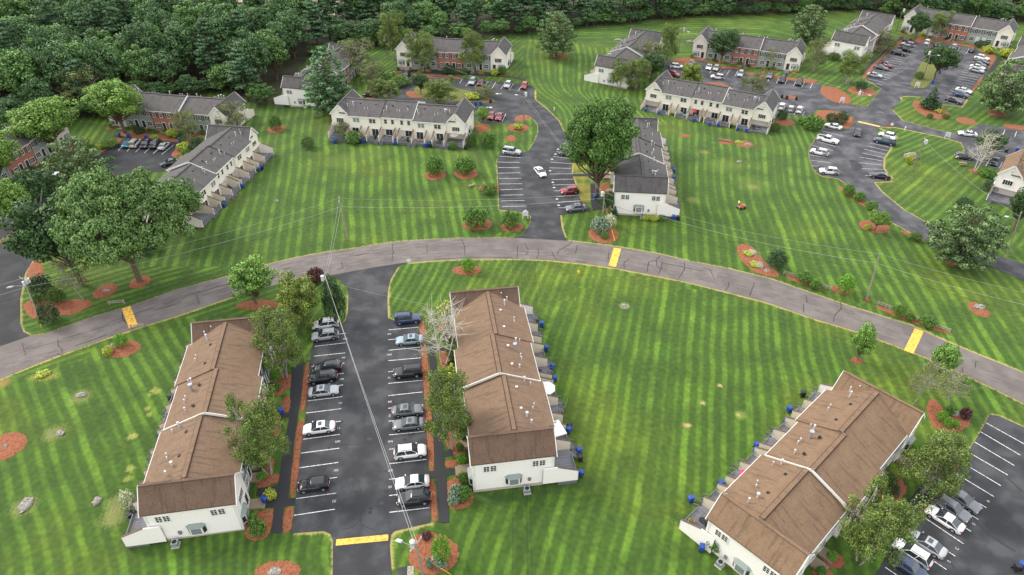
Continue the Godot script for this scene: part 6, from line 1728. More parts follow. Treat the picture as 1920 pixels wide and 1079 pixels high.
func paint_of(c: String) -> StandardMaterial3D:
	if not paints.has(c):
		var t := {"white": rgb(226, 226, 224), "silver": rgb(164, 168, 170), "beige": rgb(184, 178, 164), "grey": rgb(104, 108, 112), "dark": rgb(54, 58, 64), "black": rgb(22, 23, 26), "blue": rgb(38, 58, 92), "pale_blue": rgb(138, 158, 168), "red": rgb(150, 24, 34), "teal": rgb(18, 104, 122), "dark_teal": rgb(20, 58, 72), "maroon": rgb(98, 26, 34)}
		var m := mat(t[c], 0.32, 0.0)
		m.clearcoat_enabled = true
		m.clearcoat = 0.7
		m.clearcoat_roughness = 0.08
		paints[c] = m
	return paints[c]

# side profile: nose..tail stations as x, belt/hood height, half width
func make_car(shape: String) -> Node3D:
	var P: Dictionary = {
		"sedan": {"l": 4.75, "w": 1.84, "hood": 0.95, "trunk": 1.0, "belt": 0.92, "roof": 1.44, "ws": 1.15, "rf": 0.2, "rr": -0.95, "bg": -1.85, "r": 0.33},
		"coupe": {"l": 4.7, "w": 1.84, "hood": 0.92, "trunk": 1.0, "belt": 0.9, "roof": 1.4, "ws": 1.15, "rf": 0.15, "rr": -0.85, "bg": -2.0, "r": 0.33},
		"suv": {"l": 4.65, "w": 1.88, "hood": 1.1, "trunk": 1.08, "belt": 1.04, "roof": 1.68, "ws": 1.2, "rf": 0.3, "rr": -1.6, "bg": -2.16, "r": 0.36},
		"boxy": {"l": 4.75, "w": 1.92, "hood": 1.14, "trunk": 1.16, "belt": 1.12, "roof": 1.82, "ws": 0.95, "rf": 0.5, "rr": -2.15, "bg": -2.28, "r": 0.38},
		"hatch": {"l": 4.3, "w": 1.8, "hood": 0.98, "trunk": 1.05, "belt": 0.97, "roof": 1.55, "ws": 1.0, "rf": 0.3, "rr": -1.5, "bg": -2.02, "r": 0.33},
		"pickup": {"l": 5.7, "w": 1.98, "hood": 1.2, "trunk": 1.2, "belt": 1.18, "roof": 1.86, "ws": 1.05, "rf": 0.5, "rr": -0.75, "bg": -0.95, "r": 0.4},
	}[shape]
	var o := Node3D.new()
	var hl: float = P.l / 2
	var hw: float = P.w / 2
	var ws: float = P.ws
	var bg: float = P.bg
	var r: float = P.r
	# lower body lofted from sections along the car
	var st := [[-hl, 0.50, 0.80, 0.72, 0.84], [-hl + 0.06, 0.34, 0.86, 0.88, 0.92], [-hl + 0.35, 0.24, 0.92, P.trunk, 0.97], [bg, 0.22, 0.94, P.trunk, 1.0], [bg * 0.4 + ws * 0.2, 0.22, 0.95, P.belt, 1.0], [ws, 0.22, 0.95, P.belt + 0.01, 1.0], [ws + (hl - ws) * 0.55, 0.24, 0.93, P.hood - 0.06, 0.98], [hl - 0.22, 0.28, 0.84, P.hood - 0.2, 0.93], [hl - 0.04, 0.36, 0.68, P.hood - 0.34, 0.84], [hl, 0.44, 0.6, P.hood - 0.42, 0.78]]
	var rings := []
	for q in st:
		var top: float = q[3]
		var w: float = hw * q[4]
		var yb: float = q[1]
		var sh: float = minf(top - 0.05, P.belt * q[2])
		var ring := PackedVector3Array()
		for p in [[0.9, yb], [1.0, yb + (sh - yb) * 0.3], [1.0, yb + (sh - yb) * 0.7], [0.95, sh], [0.8, top - 0.01], [0.3, top + 0.02]]:
			ring.append(Vector3(q[0], p[1], w * p[0]))
		for i in range(5, -1, -1):
			ring.append(Vector3(ring[i].x, ring[i].y, -ring[i].z))
		rings.append(ring)
	var tool := SurfaceTool.new()
	tool.begin(Mesh.PRIMITIVE_TRIANGLES)
	tool.set_smooth_group(0)
	for i in rings.size() - 1:
		for k in 12:
			var k2 := (k + 1) % 12
			for v in [rings[i][k], rings[i][k2], rings[i + 1][k2], rings[i][k], rings[i + 1][k2], rings[i + 1][k]]:
				tool.add_vertex(v)
	for e in [0, rings.size() - 1]:
		for k in range(1, 11):
			for v in ([rings[e][0], rings[e][k], rings[e][k + 1]] if e else [rings[e][0], rings[e][k + 1], rings[e][k]]):
				tool.add_vertex(v)
	tool.generate_normals()
	part("body", tool.commit(), paint_of("white"), o)
	# cabin: a painted shell with glass set just proud of it
	var y0: float = P.belt - 0.04
	var y1: float = P.roof
	var rf: float = P.rf
	var rr: float = P.rr
	var b := hw * 0.93
	var t := hw * 0.76
	var bot := PackedVector3Array([Vector3(bg, y0, b), Vector3(ws, y0, b), Vector3(ws, y0, -b), Vector3(bg, y0, -b)])
	var top := PackedVector3Array([Vector3(rr, y1 - 0.05, t), Vector3(rf, y1 - 0.05, t), Vector3(rf, y1 - 0.05, -t), Vector3(rr, y1 - 0.05, -t)])
	var ct := SurfaceTool.new()   # the painted shell, rounded over the roof's edges
	ct.begin(Mesh.PRIMITIVE_TRIANGLES)
	ct.set_smooth_group(0)
	var crings := []
	for q in [[0.0, 0.0], [0.9, 0.0], [1.0, 0.06], [1.06, 0.2], [1.1, 0.5]]:
		var hgt: float = minf(q[0], 1.0)
		var sh: float = 1.0 - q[1]
		var f1 := lerpf(ws, rf, hgt)
		var b1 := lerpf(bg, rr, hgt)
		var cx := (f1 + b1) / 2
		var hx: float = (f1 - b1) / 2 * (1.0 - q[1] * 0.7)
		var hz: float = lerpf(b, t, hgt) * sh
		var cr := 0.12
		var ring := PackedVector3Array()
		for c in [[1, 1], [-1, 1], [-1, -1], [1, -1]]:
			for e in 3:
				var an: float = (PI / 2) * (e / 2.0) + {1: {1: 0.0, -1: -PI / 2}, -1: {1: PI / 2, -1: PI}}[c[0]][c[1]]
				ring.append(Vector3(cx + c[0] * (hx - cr) + cos(an) * cr, y0 + (y1 - 0.05 - y0) * q[0], c[1] * (hz - cr) + sin(an) * cr))
		crings.append(ring)
	for i in crings.size() - 1:
		for k in 12:
			var k2 := (k + 1) % 12
			for v in [crings[i][k], crings[i][k2], crings[i + 1][k2], crings[i][k], crings[i + 1][k2], crings[i + 1][k]]:
				ct.add_vertex(v)
	for k in range(1, 11):
		for v in [crings[4][0], crings[4][k], crings[4][k + 1]]:
			ct.add_vertex(v)
	ct.generate_normals()
	part("roof", ct.commit(), paint_of("white"), o)
	var pane := func(a: Vector3, c: Vector3, d: Vector3, e: Vector3, m: float) -> ArrayMesh:
		var mb := MB.new()
		var n := (c - a).cross(e - a).normalized() * 0.012
		var mid := (a + c + d + e) / 4
		mb.quad(a.lerp(mid, m) + n, c.lerp(mid, m) + n, d.lerp(mid, m) + n, e.lerp(mid, m) + n)
		return mb.done()
	part("windscreen", pane.call(bot[1], bot[2], top[2], top[1], 0.05), M.car_glass, o)
	part("rear_window", pane.call(bot[3], bot[0], top[0], top[3], 0.06), M.car_glass, o)
	for s in [1, -1]:
		var f := Vector3(1, 1, s)
		var bm: Vector3 = bot[0].lerp(bot[1], 0.5) * f
		var tm: Vector3 = top[0].lerp(top[1], 0.45) * f
		if s > 0:
			part("side_window", pane.call(bm, bot[1], top[1], tm, 0.06), M.car_glass, o)
			part("side_window", pane.call(bot[0], bm, tm, top[0], 0.06), M.car_glass, o)
		else:
			part("side_window", pane.call(bot[1] * f, bm, tm, top[1] * f, 0.06), M.car_glass, o)
			part("side_window", pane.call(bm, bot[0] * f, top[0] * f, tm, 0.06), M.car_glass, o)
		var mi := MB.new()
		mi.box(Vector3(ws - 0.32, y0 + 0.04, minf(s * b, s * (b + 0.22))), Vector3(ws - 0.2, y0 + 0.18, maxf(s * b, s * (b + 0.22))))
		part("mirror", mi.done(), paint_of("white"), o)
		var hd := MB.new()
		hd.hexa(PackedVector3Array([Vector3(hl - 0.3, P.hood - 0.36, s * hw * 0.86 - 0.14), Vector3(hl - 0.02, P.hood - 0.42, s * hw * 0.62 - 0.14), Vector3(hl - 0.02, P.hood - 0.42, s * hw * 0.62 - 0.16), Vector3(hl - 0.3, P.hood - 0.36, s * hw * 0.86 - 0.16), Vector3(hl - 0.3, P.hood - 0.24, s * hw * 0.84), Vector3(hl - 0.02, P.hood - 0.3, s * hw * 0.6), Vector3(hl - 0.02, P.hood - 0.3, s * hw * 0.6 + 0.12), Vector3(hl - 0.3, P.hood - 0.24, s * hw * 0.84 + 0.06)]))
		part("headlight", hd.done(), M.lamp_glass, o)
		var tl := MB.new()
		tl.box(Vector3(-hl + 0.0, P.trunk - 0.3, minf(s * hw * 0.56, s * hw * 0.9)), Vector3(-hl + 0.16, P.trunk - 0.13, maxf(s * hw * 0.56, s * hw * 0.9)))
		part("tail_light", tl.done(), M.tail_glass, o)
		for x in [hl * 0.62, -hl * 0.6]:
			var wb := MB.new()
			wb.disc(Vector3(x, r, s * (hw - 0.2)), Vector3(0, 0, s), r, 0.215, 16)
			var w := part("wheel", wb.done(), M.rubber, o)
			var rb := MB.new()
			rb.disc(Vector3(x, r, s * (hw + 0.005)), Vector3(0, 0, s), r * 0.64, 0.018, 12, r * 0.5)
			part("rim", rb.done(), M.rim, w)
			var ab := MB.new()   # dark wheel arch
			for k in 9:
				var a0 := PI * k / 9
				var a1 := PI * (k + 1) / 9
				var z: float = s * (hw + 0.004)
				ab.quad(Vector3(x + cos(a0) * r * 1.02, r + sin(a0) * r * 1.02, z), Vector3(x + cos(a0) * r * 1.2, r + sin(a0) * r * 1.2, z), Vector3(x + cos(a1) * r * 1.2, r + sin(a1) * r * 1.2, z), Vector3(x + cos(a1) * r * 1.02, r + sin(a1) * r * 1.02, z))
			part("wheel_arch", ab.done(), M.rubber, o)
	var gr := MB.new()
	gr.box(Vector3(hl - 0.03, 0.42, -hw * 0.5), Vector3(hl + 0.012, 0.62 if shape != "pickup" else 0.85, hw * 0.5))
	part("grille", gr.done(), M.black, o)
	var pl := MB.new()
	pl.box(Vector3(-hl - 0.012, 0.62, -0.26), Vector3(-hl + 0.05, 0.76, 0.26))
	part("plate", pl.done(), M.white, o)
	if shape == "pickup":
		var bed_ := MB.new()
		bed_.box(Vector3(-hl + 0.12, P.trunk + 0.0, -hw * 0.78), Vector3(bg - 0.1, P.trunk + 0.035, hw * 0.78))
		part("truck_bed", bed_.done(), M.rubber, o)
		for q in [[Vector3(-hl + 0.05, P.trunk - 0.1, -hw * 0.96), Vector3(bg, P.trunk + 0.14, -hw * 0.8)], [Vector3(-hl + 0.05, P.trunk - 0.1, hw * 0.8), Vector3(bg, P.trunk + 0.14, hw * 0.96)], [Vector3(-hl + 0.04, P.trunk - 0.2, -hw * 0.9), Vector3(-hl + 0.14, P.trunk + 0.14, hw * 0.9)]]:
			var sb := MB.new()
			sb.box(q[0], q[1])
			part("bed_side", sb.done(), paint_of("white"), o)
	elif shape == "suv" or shape == "boxy":
		for s in [-1, 1]:
			var rb := MB.new()
			rb.bar(Vector3(rr + 0.2, y1 + 0.05, s * t * 0.86), Vector3(rf - 0.15, y1 + 0.05, s * t * 0.86), 0.05, 0.05)
			part("roof_rail", rb.done(), M.rubber, o)
	if shape == "sedan":
		var sr := MB.new()
		sr.box(Vector3(rf - 0.75, y1 - 0.02, -0.4), Vector3(rf - 0.2, y1 + 0.008, 0.4))
		part("sunroof", sr.done(), M.car_glass, o)
	o.set_meta("called", "pickup_truck" if shape == "pickup" else "parked_car")
	return o

func car(shape: String, color: String, c: Vector3, label: String, group := "") -> void:
	if not car_protos.has(shape):
		car_protos[shape] = make_car(shape)
	var o := dup(car_protos[shape], label, "pickup truck" if shape == "pickup" else "car", Vector3.ZERO, 0.0, group)
	for k in o.get_children():
		if k.material_override == paint_of("white"):
			k.material_override = paint_of(color)
	var y := gh(c.x, c.y)
	var up := Vector3(gh(c.x - 2, c.y) - gh(c.x + 2, c.y), 4.0, gh(c.x, c.y - 2) - gh(c.x, c.y + 2)).normalized()
	var f := Vector3(cos(c.z), 0, -sin(c.z))
	var z := f.cross(up).normalized()
	o.transform = Transform3D(Basis(up.cross(z), up, z), Vector3(c.x, y + 0.075, c.y))

func build_cars() -> void:
	M.car_glass = mat(rgb(46, 53, 58), 0.06)
	M.car_glass.metallic_specular = 0.8
	M.lamp_glass = mat(rgb(206, 212, 216), 0.15)
	M.tail_glass = mat(rgb(150, 20, 24), 0.2)
	M.rim = mat(rgb(168, 170, 174), 0.35, 0.5)
	var g := "cars parked in the near lot"
	for q in [
		["suv", "white", Vector3(-33.11, -94.70, -2.944), "white SUV at the far end of the near lot's left row", g],
		["suv", "silver", Vector3(-32.44, -91.60, -2.949), "silver-white SUV second from the far end of the near lot's left row", g],
		["suv", "black", Vector3(-30.29, -83.43, -2.988), "black SUV in the left row above the other black one", g],
		["suv", "black", Vector3(-30.56, -81.06, -2.966), "black SUV in the left row between a black SUV and a silver sedan", g],
		["sedan", "silver", Vector3(-29.72, -78.02, 0.147), "silver sedan in the left row nosed out to the aisle", g],
		["sedan", "white", Vector3(-28.74, -70.35, -2.978), "white sedan with sunroof alone in the left row", g],
		["hatch", "black", Vector3(-27.16, -60.07, -2.988), "black hatchback nearest the camera in the left row", g],
		["boxy", "blue", Vector3(-18.67, -95.92, 0.119), "dark blue SUV with roof rack at the far end of the right row", g],
		["sedan", "pale_blue", Vector3(-17.60, -90.16, -3.031), "pale blue car under the bare birch in the right row", g],
		["boxy", "black", Vector3(-16.88, -82.04, -3.037), "black SUV with a sunshade in the right row", g],
		["sedan", "grey", Vector3(-15.95, -73.69, 0.104), "grey car half under the birch leaves in the right row", g],
		["sedan", "grey", Vector3(-15.45, -70.89, -3.021), "grey sedan with sunroof in the right row above a white SUV", g],
		["suv", "white", Vector3(-14.59, -65.65, 0.144), "white SUV in the right row nosed into the mulch strip", g],
		["coupe", "white", Vector3(-13.68, -60.39, -3.006), "white car second from the near end of the right row", g],
		["suv", "black", Vector3(-13.17, -57.80, -3.008), "black SUV at the near end of the right row under the wires", g],
		["coupe", "grey", Vector3(61.11, -58.33, -0.936), "grey sedan, uppermost of the six at the lower right", g],
		["suv", "grey", Vector3(58.82, -56.82, -0.895), "grey wagon between two sedans at the lower right", g],
		["coupe", "white", Vector3(57.18, -55.26, 2.264), "long white sedan third from the top at the lower right", g],
		["sedan", "silver", Vector3(52.97, -51.64, 2.323), "silver sedan with sunroof below the empty stall at the lower right", g],
		["suv", "white", Vector3(50.53, -50.21, 2.311), "white SUV with sunroof between silver and blue cars at the lower right", g],
		["hatch", "blue", Vector3(49.20, -48.37, -0.838), "dark blue car cut by the bottom edge at the lower right", g]]:
		car(q[0], q[1], q[2], q[3], q[4])
	var g2 := "cars in the lane and loop lot"
	for q in [
		["boxy", "silver", Vector3(0.00, -163.4, -0.293), "silver SUV at the top of the lane's left stalls", g2],
		["sedan", "white", Vector3(6.89, -152.1, -1.228), "white sedan driving down the middle of the lane", g2],
		["coupe", "dark", Vector3(14.33, -162.5, 2.839), "dark grey sedan in the lane's right stalls, beside the big maple", g2],
		["hatch", "red", Vector3(13.40, -142.6, -2.954), "red SUV in the lane's right stalls", g2],
		["sedan", "grey", Vector3(14.31, -134.9, -2.975), "grey sedan at the foot of the lane's right stalls", g2],
		["suv", "black", Vector3(-34.19, -220.6, -1.688), "black SUV at the left of the loop behind the long white row", g2],
		["suv", "white", Vector3(-42.19, -211.7, 2.800), "white SUV half hidden by birches at the loop's left end", g2],
		["sedan", "black", Vector3(-43.51, -205.5, 2.809), "black car under the birches at the loop's left end", g2],
		["suv", "silver", Vector3(-12.42, -213.3, -1.744), "silver SUV in the loop's upper stalls", g2],
		["sedan", "maroon", Vector3(-9.72, -212.9, -1.718), "dark red car next to the silver SUV in the loop", g2],
		["hatch", "silver", Vector3(-1.33, -211.2, -1.768), "small silver-grey car in the loop's upper stalls", g2],
		["hatch", "red", Vector3(3.83, -210.8, -1.782), "bright red car at the upper right corner of the loop", g2],
		["sedan", "red", Vector3(-5.91, -186.9, -1.702), "red car by the bright tree in the loop's lower stalls, left one", g2],
		["sedan", "red", Vector3(-3.63, -186.3, -1.732), "red car in the loop's lower stalls, right one", g2]]:
		car(q[0], q[1], q[2], q[3], q[4])
	var g3 := "cars in the left lots"
	for q in [
		["hatch", "teal", Vector3(-104.0, -172.9, -1.415), "bright teal hatchback in the small left lot", g3],
		["boxy", "beige", Vector3(-101.9, -173.3, 1.617), "pale silver van next to the teal car", g3],
		["suv", "black", Vector3(-98.77, -172.7, -1.533), "black SUV next to the pale van in the left lot", g3],
		["suv", "black", Vector3(-96.33, -172.7, -1.542), "black SUV second from the right in the left lot", g3],
		["sedan", "silver", Vector3(-93.44, -171.6, 1.549), "silver sedan at the right end of the left lot's stalls", g3],
		["sedan", "dark", Vector3(-87.47, -160.9, -2.633), "dark car partly hidden by the diagonal grey row's roof", g3],
		["pickup", "white", Vector3(-113.9, -153.7, -0.184), "white pickup by the brick row at the left edge", g3]]:
		car(q[0], q[1], q[2], q[3], q[4])
	var g4 := "cars in the far right lots"
	for q in [
		["suv", "white", Vector3(56.25, -234.4, -0.179), "white SUV at the left end of the lot before the pink brick row", g4],
		["hatch", "grey", Vector3(62.21, -238.3, -1.948), "grey car by the left gable of the pink brick row", g4],
		["sedan", "white", Vector3(67.62, -235.2, -1.986), "white sedan before the pink brick row", g4],
		["hatch", "beige", Vector3(69.80, -234.3, -1.984), "beige car right beside the white sedan before the pink brick row", g4],
		["suv", "white", Vector3(68.22, -225.5, 2.888), "white SUV standing crosswise in the lot before the pink brick row", g4],
		["hatch", "red", Vector3(53.94, -227.0, -0.763), "red car behind the roof of the long right row", g4],
		["suv", "silver", Vector3(76.78, -228.9, -2.012), "silver SUV before the pink brick front door", g4],
		["sedan", "grey", Vector3(86.12, -227.3, -2.059), "grey car half behind a shrub tree before the pink brick row", g4],
		["boxy", "black", Vector3(88.84, -223.0, -2.055), "black SUV before the right gable of the pink brick row", g4],
		["suv", "black", Vector3(93.44, -220.1, -2.045), "black SUV right of the other one, by the orange bed", g4],
		["suv", "white", Vector3(81.51, -199.9, 1.102), "white car, left of three by the long right row's gable", g4],
		["hatch", "silver", Vector3(83.62, -198.0, 1.093), "silver-blue car, middle of three by the long right row's gable", g4],
		["suv", "white", Vector3(85.82, -197.0, 1.084), "white car, right of three by the long right row's gable", g4],
		["sedan", "maroon", Vector3(148.1, -261.3, -0.787), "dark red car at the top of the far loop's left stalls", g4],
		["suv", "silver", Vector3(145.4, -256.7, 2.361), "silver-white car below the dark red one in the far loop", g4],
		["sedan", "black", Vector3(141.9, -251.6, -0.771), "black sedan in the far loop's left stalls", g4],
		["boxy", "black", Vector3(137.6, -246.8, -0.766), "large black SUV in the far loop's left stalls", g4],
		["hatch", "maroon", Vector3(128.1, -234.6, -1.205), "small dark red car behind a dark sedan in the far loop", g4],
		["sedan", "dark", Vector3(125.0, -232.0, -0.960), "dark sedan in the middle of the far loop's left stalls", g4],
		["sedan", "silver", Vector3(119.9, -225.0, -0.713), "silver sedan lowest in the far loop's left stalls", g4],
		["suv", "white", Vector3(154.2, -260.2, 0.978), "white SUV at the head of the far loop", g4],
		["hatch", "dark", Vector3(156.5, -257.7, 0.969), "dark car right of the white SUV at the head of the far loop", g4],
		["sedan", "grey", Vector3(149.2, -248.1, 0.784), "grey car peeping out left of the island tree of the far loop", g4],
		["suv", "silver", Vector3(161.4, -254.7, 0.954), "grey SUV at the head of the far loop, before the brick middle", g4],
		["hatch", "dark", Vector3(165.9, -251.1, 0.939), "dark small car at the right end of the far loop's head", g4],
		["suv", "white", Vector3(164.6, -242.0, -0.928), "white SUV at the top of the far loop's right stalls", g4],
		["sedan", "black", Vector3(162.2, -237.9, -0.914), "black sedan just below the white SUV in the far loop", g4],
		["sedan", "dark", Vector3(159.7, -235.1, -0.902), "dark sedan squeezed among white cars in the far loop", g4],
		["sedan", "white", Vector3(157.8, -232.3, -0.892), "white sedan, upper of two in the far loop's right stalls", g4],
		["sedan", "silver", Vector3(155.7, -229.1, -0.882), "silver-white sedan, lower of two in the far loop's right stalls", g4],
		["sedan", "white", Vector3(141.5, -210.3, -0.911), "white sedan, uppermost of three at the far loop's lower right", g4],
		["suv", "blue", Vector3(138.6, -206.7, -0.900), "dark blue SUV, middle of three at the far loop's lower right", g4],
		["sedan", "black", Vector3(134.0, -201.9, -0.882), "black sedan, lowest of three at the far loop's lower right", g4],
		["sedan", "white", Vector3(90.87, -184.0, 2.392), "white sedan uppermost in the curving lane's left stalls", g4],
		["pickup", "white", Vector3(85.81, -174.5, -0.703), "white pickup in the curving lane's left stalls", g4],
		["suv", "white", Vector3(80.58, -166.5, 2.534), "white wagon below the white pickup", g4],
		["suv", "white", Vector3(78.75, -155.0, 2.950), "white SUV lowest in the curving lane's left stalls", g4],
		["sedan", "black", Vector3(95.83, -179.3, -2.067), "black car driving down the curving lane below the bump", g4],
		["hatch", "white", Vector3(103.0, -177.2, 2.496), "white hatchback above the teal pickup", g4],
		["pickup", "dark_teal", Vector3(100.6, -173.1, 2.549), "dark teal pickup with a white box in its bed", g4],
		["coupe", "black", Vector3(90.45, -152.9, 2.858), "black coupe lowest in the curving lane's right stalls", g4],
		["sedan", "white", Vector3(125.4, -178.0, 2.834), "white car on the lane by the leaning birch", g4],
		["sedan", "black", Vector3(123.5, -161.2, -2.209), "black car parked nose out at the tan-roofed row", g4],
		["hatch", "dark", Vector3(117.0, -163.9, -0.361), "dark car in the shade at the left of the right-edge lot", g4]]:
		car(q[0], q[1], q[2], q[3], q[4])
	var bx := part("cargo_box", box_mesh(Vector3(1.2, 0.4, 1.3)), M.white, self)
	var v: Vector3 = Vector3(102.5, -173.4, -0.467)
	bx.position = Vector3(v.x, gh(v.x, v.y) + 1.3, v.y)
	bx.rotation.y = v.z
	tag(bx, "white box lying in the bed of the dark teal pickup", "box")
# ---------------------------------------------------------------- utility poles and wires
func pole(base: Vector2, top: Vector3, label: String, arms: Array) -> Node3D:   # arms: "cross", "tank", "lamp:deg", "tanks"
	var o := thing("utility_pole", label, "utility pole", on(base), 0.0, "utility poles")
	var t := top - on(base)
	var mb := MB.new()
	mb.tube(PackedVector3Array([Vector3(0, -0.5, 0), t * 0.5, t]), PackedFloat32Array([0.17, 0.14, 0.1]), 9)
	part("pole", mb.done(), M.wood, o)
	for a in arms:
		var bits: PackedStringArray = a.split(":")
		var deg := float(bits[1]) if bits.size() > 1 else 0.0
		var d := Vector3(cos(deg_to_rad(deg)), 0, -sin(deg_to_rad(deg)))
		if bits[0] == "cross":
			var c := MB.new()
			c.bar(t * 0.96 - d * 1.1, t * 0.96 + d * 1.1, 0.1, 0.12)
			part("crossarm", c.done(), M.wood, o)
			for k in [-1.0, 0.0, 1.0]:
				var ib := MB.new()
				ib.disc(t * 0.96 + d * k + Vector3(0, 0.05, 0), Vector3.UP, 0.06, 0.22, 7, 0.04)
				part("insulator", ib.done(), M.white, o)
		elif bits[0] == "tank":
			var c := MB.new()
			c.disc(t * 0.86 + d * 0.45, Vector3.UP, 0.33, 1.0, 12)
			c.disc(t * 0.86 + d * 0.45 + Vector3(0, 1.0, 0), Vector3.UP, 0.33, 0.12, 12, 0.1)
			part("transformer", c.done(), M.vent, o)
		elif bits[0] == "tanks":
			for k in [-0.5, 0.0, 0.5]:
				var c := MB.new()
				c.disc(t * 0.88 + d * 0.5 + d.cross(Vector3.UP) * k, Vector3.UP, 0.2, 0.8, 10)
				part("transformer", c.done(), M.vent, o)
		elif bits[0] == "lamp":
			var c := MB.new()
			var p := t * 0.8
			c.tube(PackedVector3Array([p, p + d * 1.0 + Vector3(0, 0.5, 0), p + d * 2.0 + Vector3(0, 0.6, 0)]), PackedFloat32Array([0.05, 0.045, 0.04]), 6)
			var arm := part("lamp_arm", c.done(), M.metal, o)
			var hb_ := MB.new()
			hb_.hexa(PackedVector3Array([p + d * 1.9 + Vector3(-0.12, 0.45, 0.12), p + d * 2.7 + Vector3(-0.12, 0.45, 0.12), p + d * 2.7 + Vector3(0.12, 0.45, -0.12), p + d * 1.9 + Vector3(0.12, 0.45, -0.12), p + d * 1.95 + Vector3(-0.16, 0.66, 0.16), p + d * 2.6 + Vector3(-0.16, 0.66, 0.16), p + d * 2.6 + Vector3(0.16, 0.66, -0.16), p + d * 1.95 + Vector3(0.16, 0.66, -0.16)]))
			part("lamp_head", hb_.done(), M.vent, arm)
	return o

func wire(a: Vector3, b: Vector3, sag: float, label: String, r := 0.012, m: Material = null) -> void:
	var path := PackedVector3Array()
	var rad := PackedFloat32Array()
	for i in 17:
		var t := i / 16.0
		path.append(a.lerp(b, t) - Vector3(0, sag * 4.0 * t * (1 - t), 0))
		rad.append(r)
	var mb := MB.new()
	mb.tube(path, rad, 4)
	tag(part("overhead_wire", mb.done(), m if m else M.wire, self), label, "wire", "overhead wires")

func build_poles() -> void:
	M.wire = mat(rgb(176, 178, 178), 0.6)
	M.wire_dark = mat(rgb(40, 42, 46), 0.7)
	# tops are places in the air above each foot
	var P := {
		"left": [Vector2(-85.01, -96.53), Vector3(-83.18, 10.58, -95.41)], "lawn": [Vector2(-34.76, -123.5), Vector3(-34.76, 11.23, -122.1)], "entry": [Vector2(-31.87, -96.01), Vector3(-32.13, 10.68, -96.54)], "bottom": [Vector2(-10.90, -47.16), Vector3(-10.71, 10.43, -44.87)],
		"mouth": [Vector2(19.78, -130.8), Vector3(19.33, 9.52, -127.5)], "right": [Vector2(66.65, -103.0), Vector3(64.92, 11.46, -101.6)], "rock": [Vector2(100.7, -157.1), Vector3(97.21, 10.72, -151.4)], "junction": [Vector2(98.11, -188.2), Vector3(95.84, 10.47, -184.0)],
		"loop": [Vector2(3.31, -184.4), Vector3(3.26, 12.12, -178.4)], "upper": [Vector2(60.40, -252.4), Vector3(58.84, 10.42, -244.0)], "island": [Vector2(135.0, -223.1), Vector3(130.9, 10.91, -216.9)], "woods": [Vector2(-44.24, -246.0), Vector3(-42.66, 8.60, -237.4)], "edge": [Vector2(102.1, -118.4), Vector3(98.74, 11.31, -116.3)], "lotleft": [Vector2(-110.4, -148.0), Vector3(-106.1, 7.81, -141.5)], "far": [Vector2(150.6, -277.3), Vector3(144.5, 11.00, -265.9)],
	}
	var T := {}
	for q in [["left", "wooden pole with three grey tanks and a lamp at the left of the main road", ["cross:150", "tanks:-20", "lamp:200"]], ["lawn", "plain wooden pole on the lawn above the main road bend", ["cross:100"]],
		["entry", "wooden pole at the left of the near lot's entrance", ["tank:180"]], ["bottom", "pole with white tank and lamp in the mulch circle at the bottom", ["cross:60", "tank:160", "lamp:160"]],
		["mouth", "short pole with a white box at the mouth of the lane", ["tank:160"]], ["right", "bare wooden pole above the main road at the right", []],
		["rock", "pole with a white tank beside the boulder at the right", ["tank:-20", "cross:60"]], ["junction", "pole with lamp at the right-hand junction by the yellow bump", ["lamp:-10", "cross:90", "tank:200"]],
		["loop", "pole with a curved lamp arm at the head of the lane", ["tank:0", "lamp:160"]], ["upper", "pole with a tank left of the pink brick row", ["tank:-30", "cross:0", "lamp:-40"]],
		["island", "lamp pole on the island of the far right loop", ["lamp:-20", "tank:180"]], ["woods", "pole with a white tank at the woods' edge left of the brick row", ["tank:180"]],
		["edge", "pole with a lamp at the right edge by the curving lane", ["lamp:160"]], ["lotleft", "weathered pole by the white pickup at the left", ["cross:60"]], ["far", "pole with a tank before the far corner row", ["tank:-10"]]]:
		pole(P[q[0]][0], P[q[0]][1], q[1], q[2])
		T[q[0]] = P[q[0]][1]
	var dn := func(k: String, f: float) -> Vector3: return on(P[k][0]).lerp(T[k], f)
	var off_left := Vector3(-110, 11, -52)
	for q in [[0.99, "upper", 0.013, M.wire], [0.8, "middle", 0.018, M.wire], [0.66, "lower dark", 0.028, M.wire_dark]]:
		wire(dn.call("left", q[0]), dn.call("lawn", q[0]), 1.2, "%s wire from the left pole to the pole on the lawn" % q[1], q[2], q[3])
		wire(dn.call("lawn", q[0]), dn.call("mouth", q[0]), 1.0, "%s wire from the lawn pole across the lane mouth" % q[1], q[2], q[3])
		wire(dn.call("mouth", q[0]), dn.call("right", q[0]), 1.6, "%s wire over the right lawn between lane mouth and right pole" % q[1], q[2], q[3])
		wire(dn.call("right", q[0]), dn.call("right", q[0]) + (dn.call("right", q[0]) - dn.call("mouth", q[0])) * 0.8, 1.2, "%s wire running off the right edge" % q[1], q[2], q[3])
		wire(dn.call("left", q[0]), dn.call("left", q[0]) + Vector3(-40, 0, 22), 0.8, "%s wire running off the left edge" % q[1], q[2], q[3])
	wire(dn.call("lawn", 0.98), dn.call("entry", 0.98), 0.6, "left of the two wires crossing the road to the entrance pole", 0.014)
	wire(dn.call("lawn", 0.8), dn.call("entry", 0.9), 0.6, "right of the two wires crossing the road to the entrance pole", 0.017)
	wire(dn.call("entry", 0.98), dn.call("bottom", 0.98) + Vector3(-0.15, 0, 0), 0.7, "left of the pair of cables over the near lot", 0.022)
	wire(dn.call("entry", 0.94), dn.call("bottom", 0.98) + Vector3(0.2, 0, 0), 0.7, "right of the pair of cables over the near lot", 0.022)
	wire(dn.call("entry", 0.85), Vector3(-4.2, 6.4, -90.6), 0.6, "service wire from the entrance pole to the middle row's gable", 0.014)
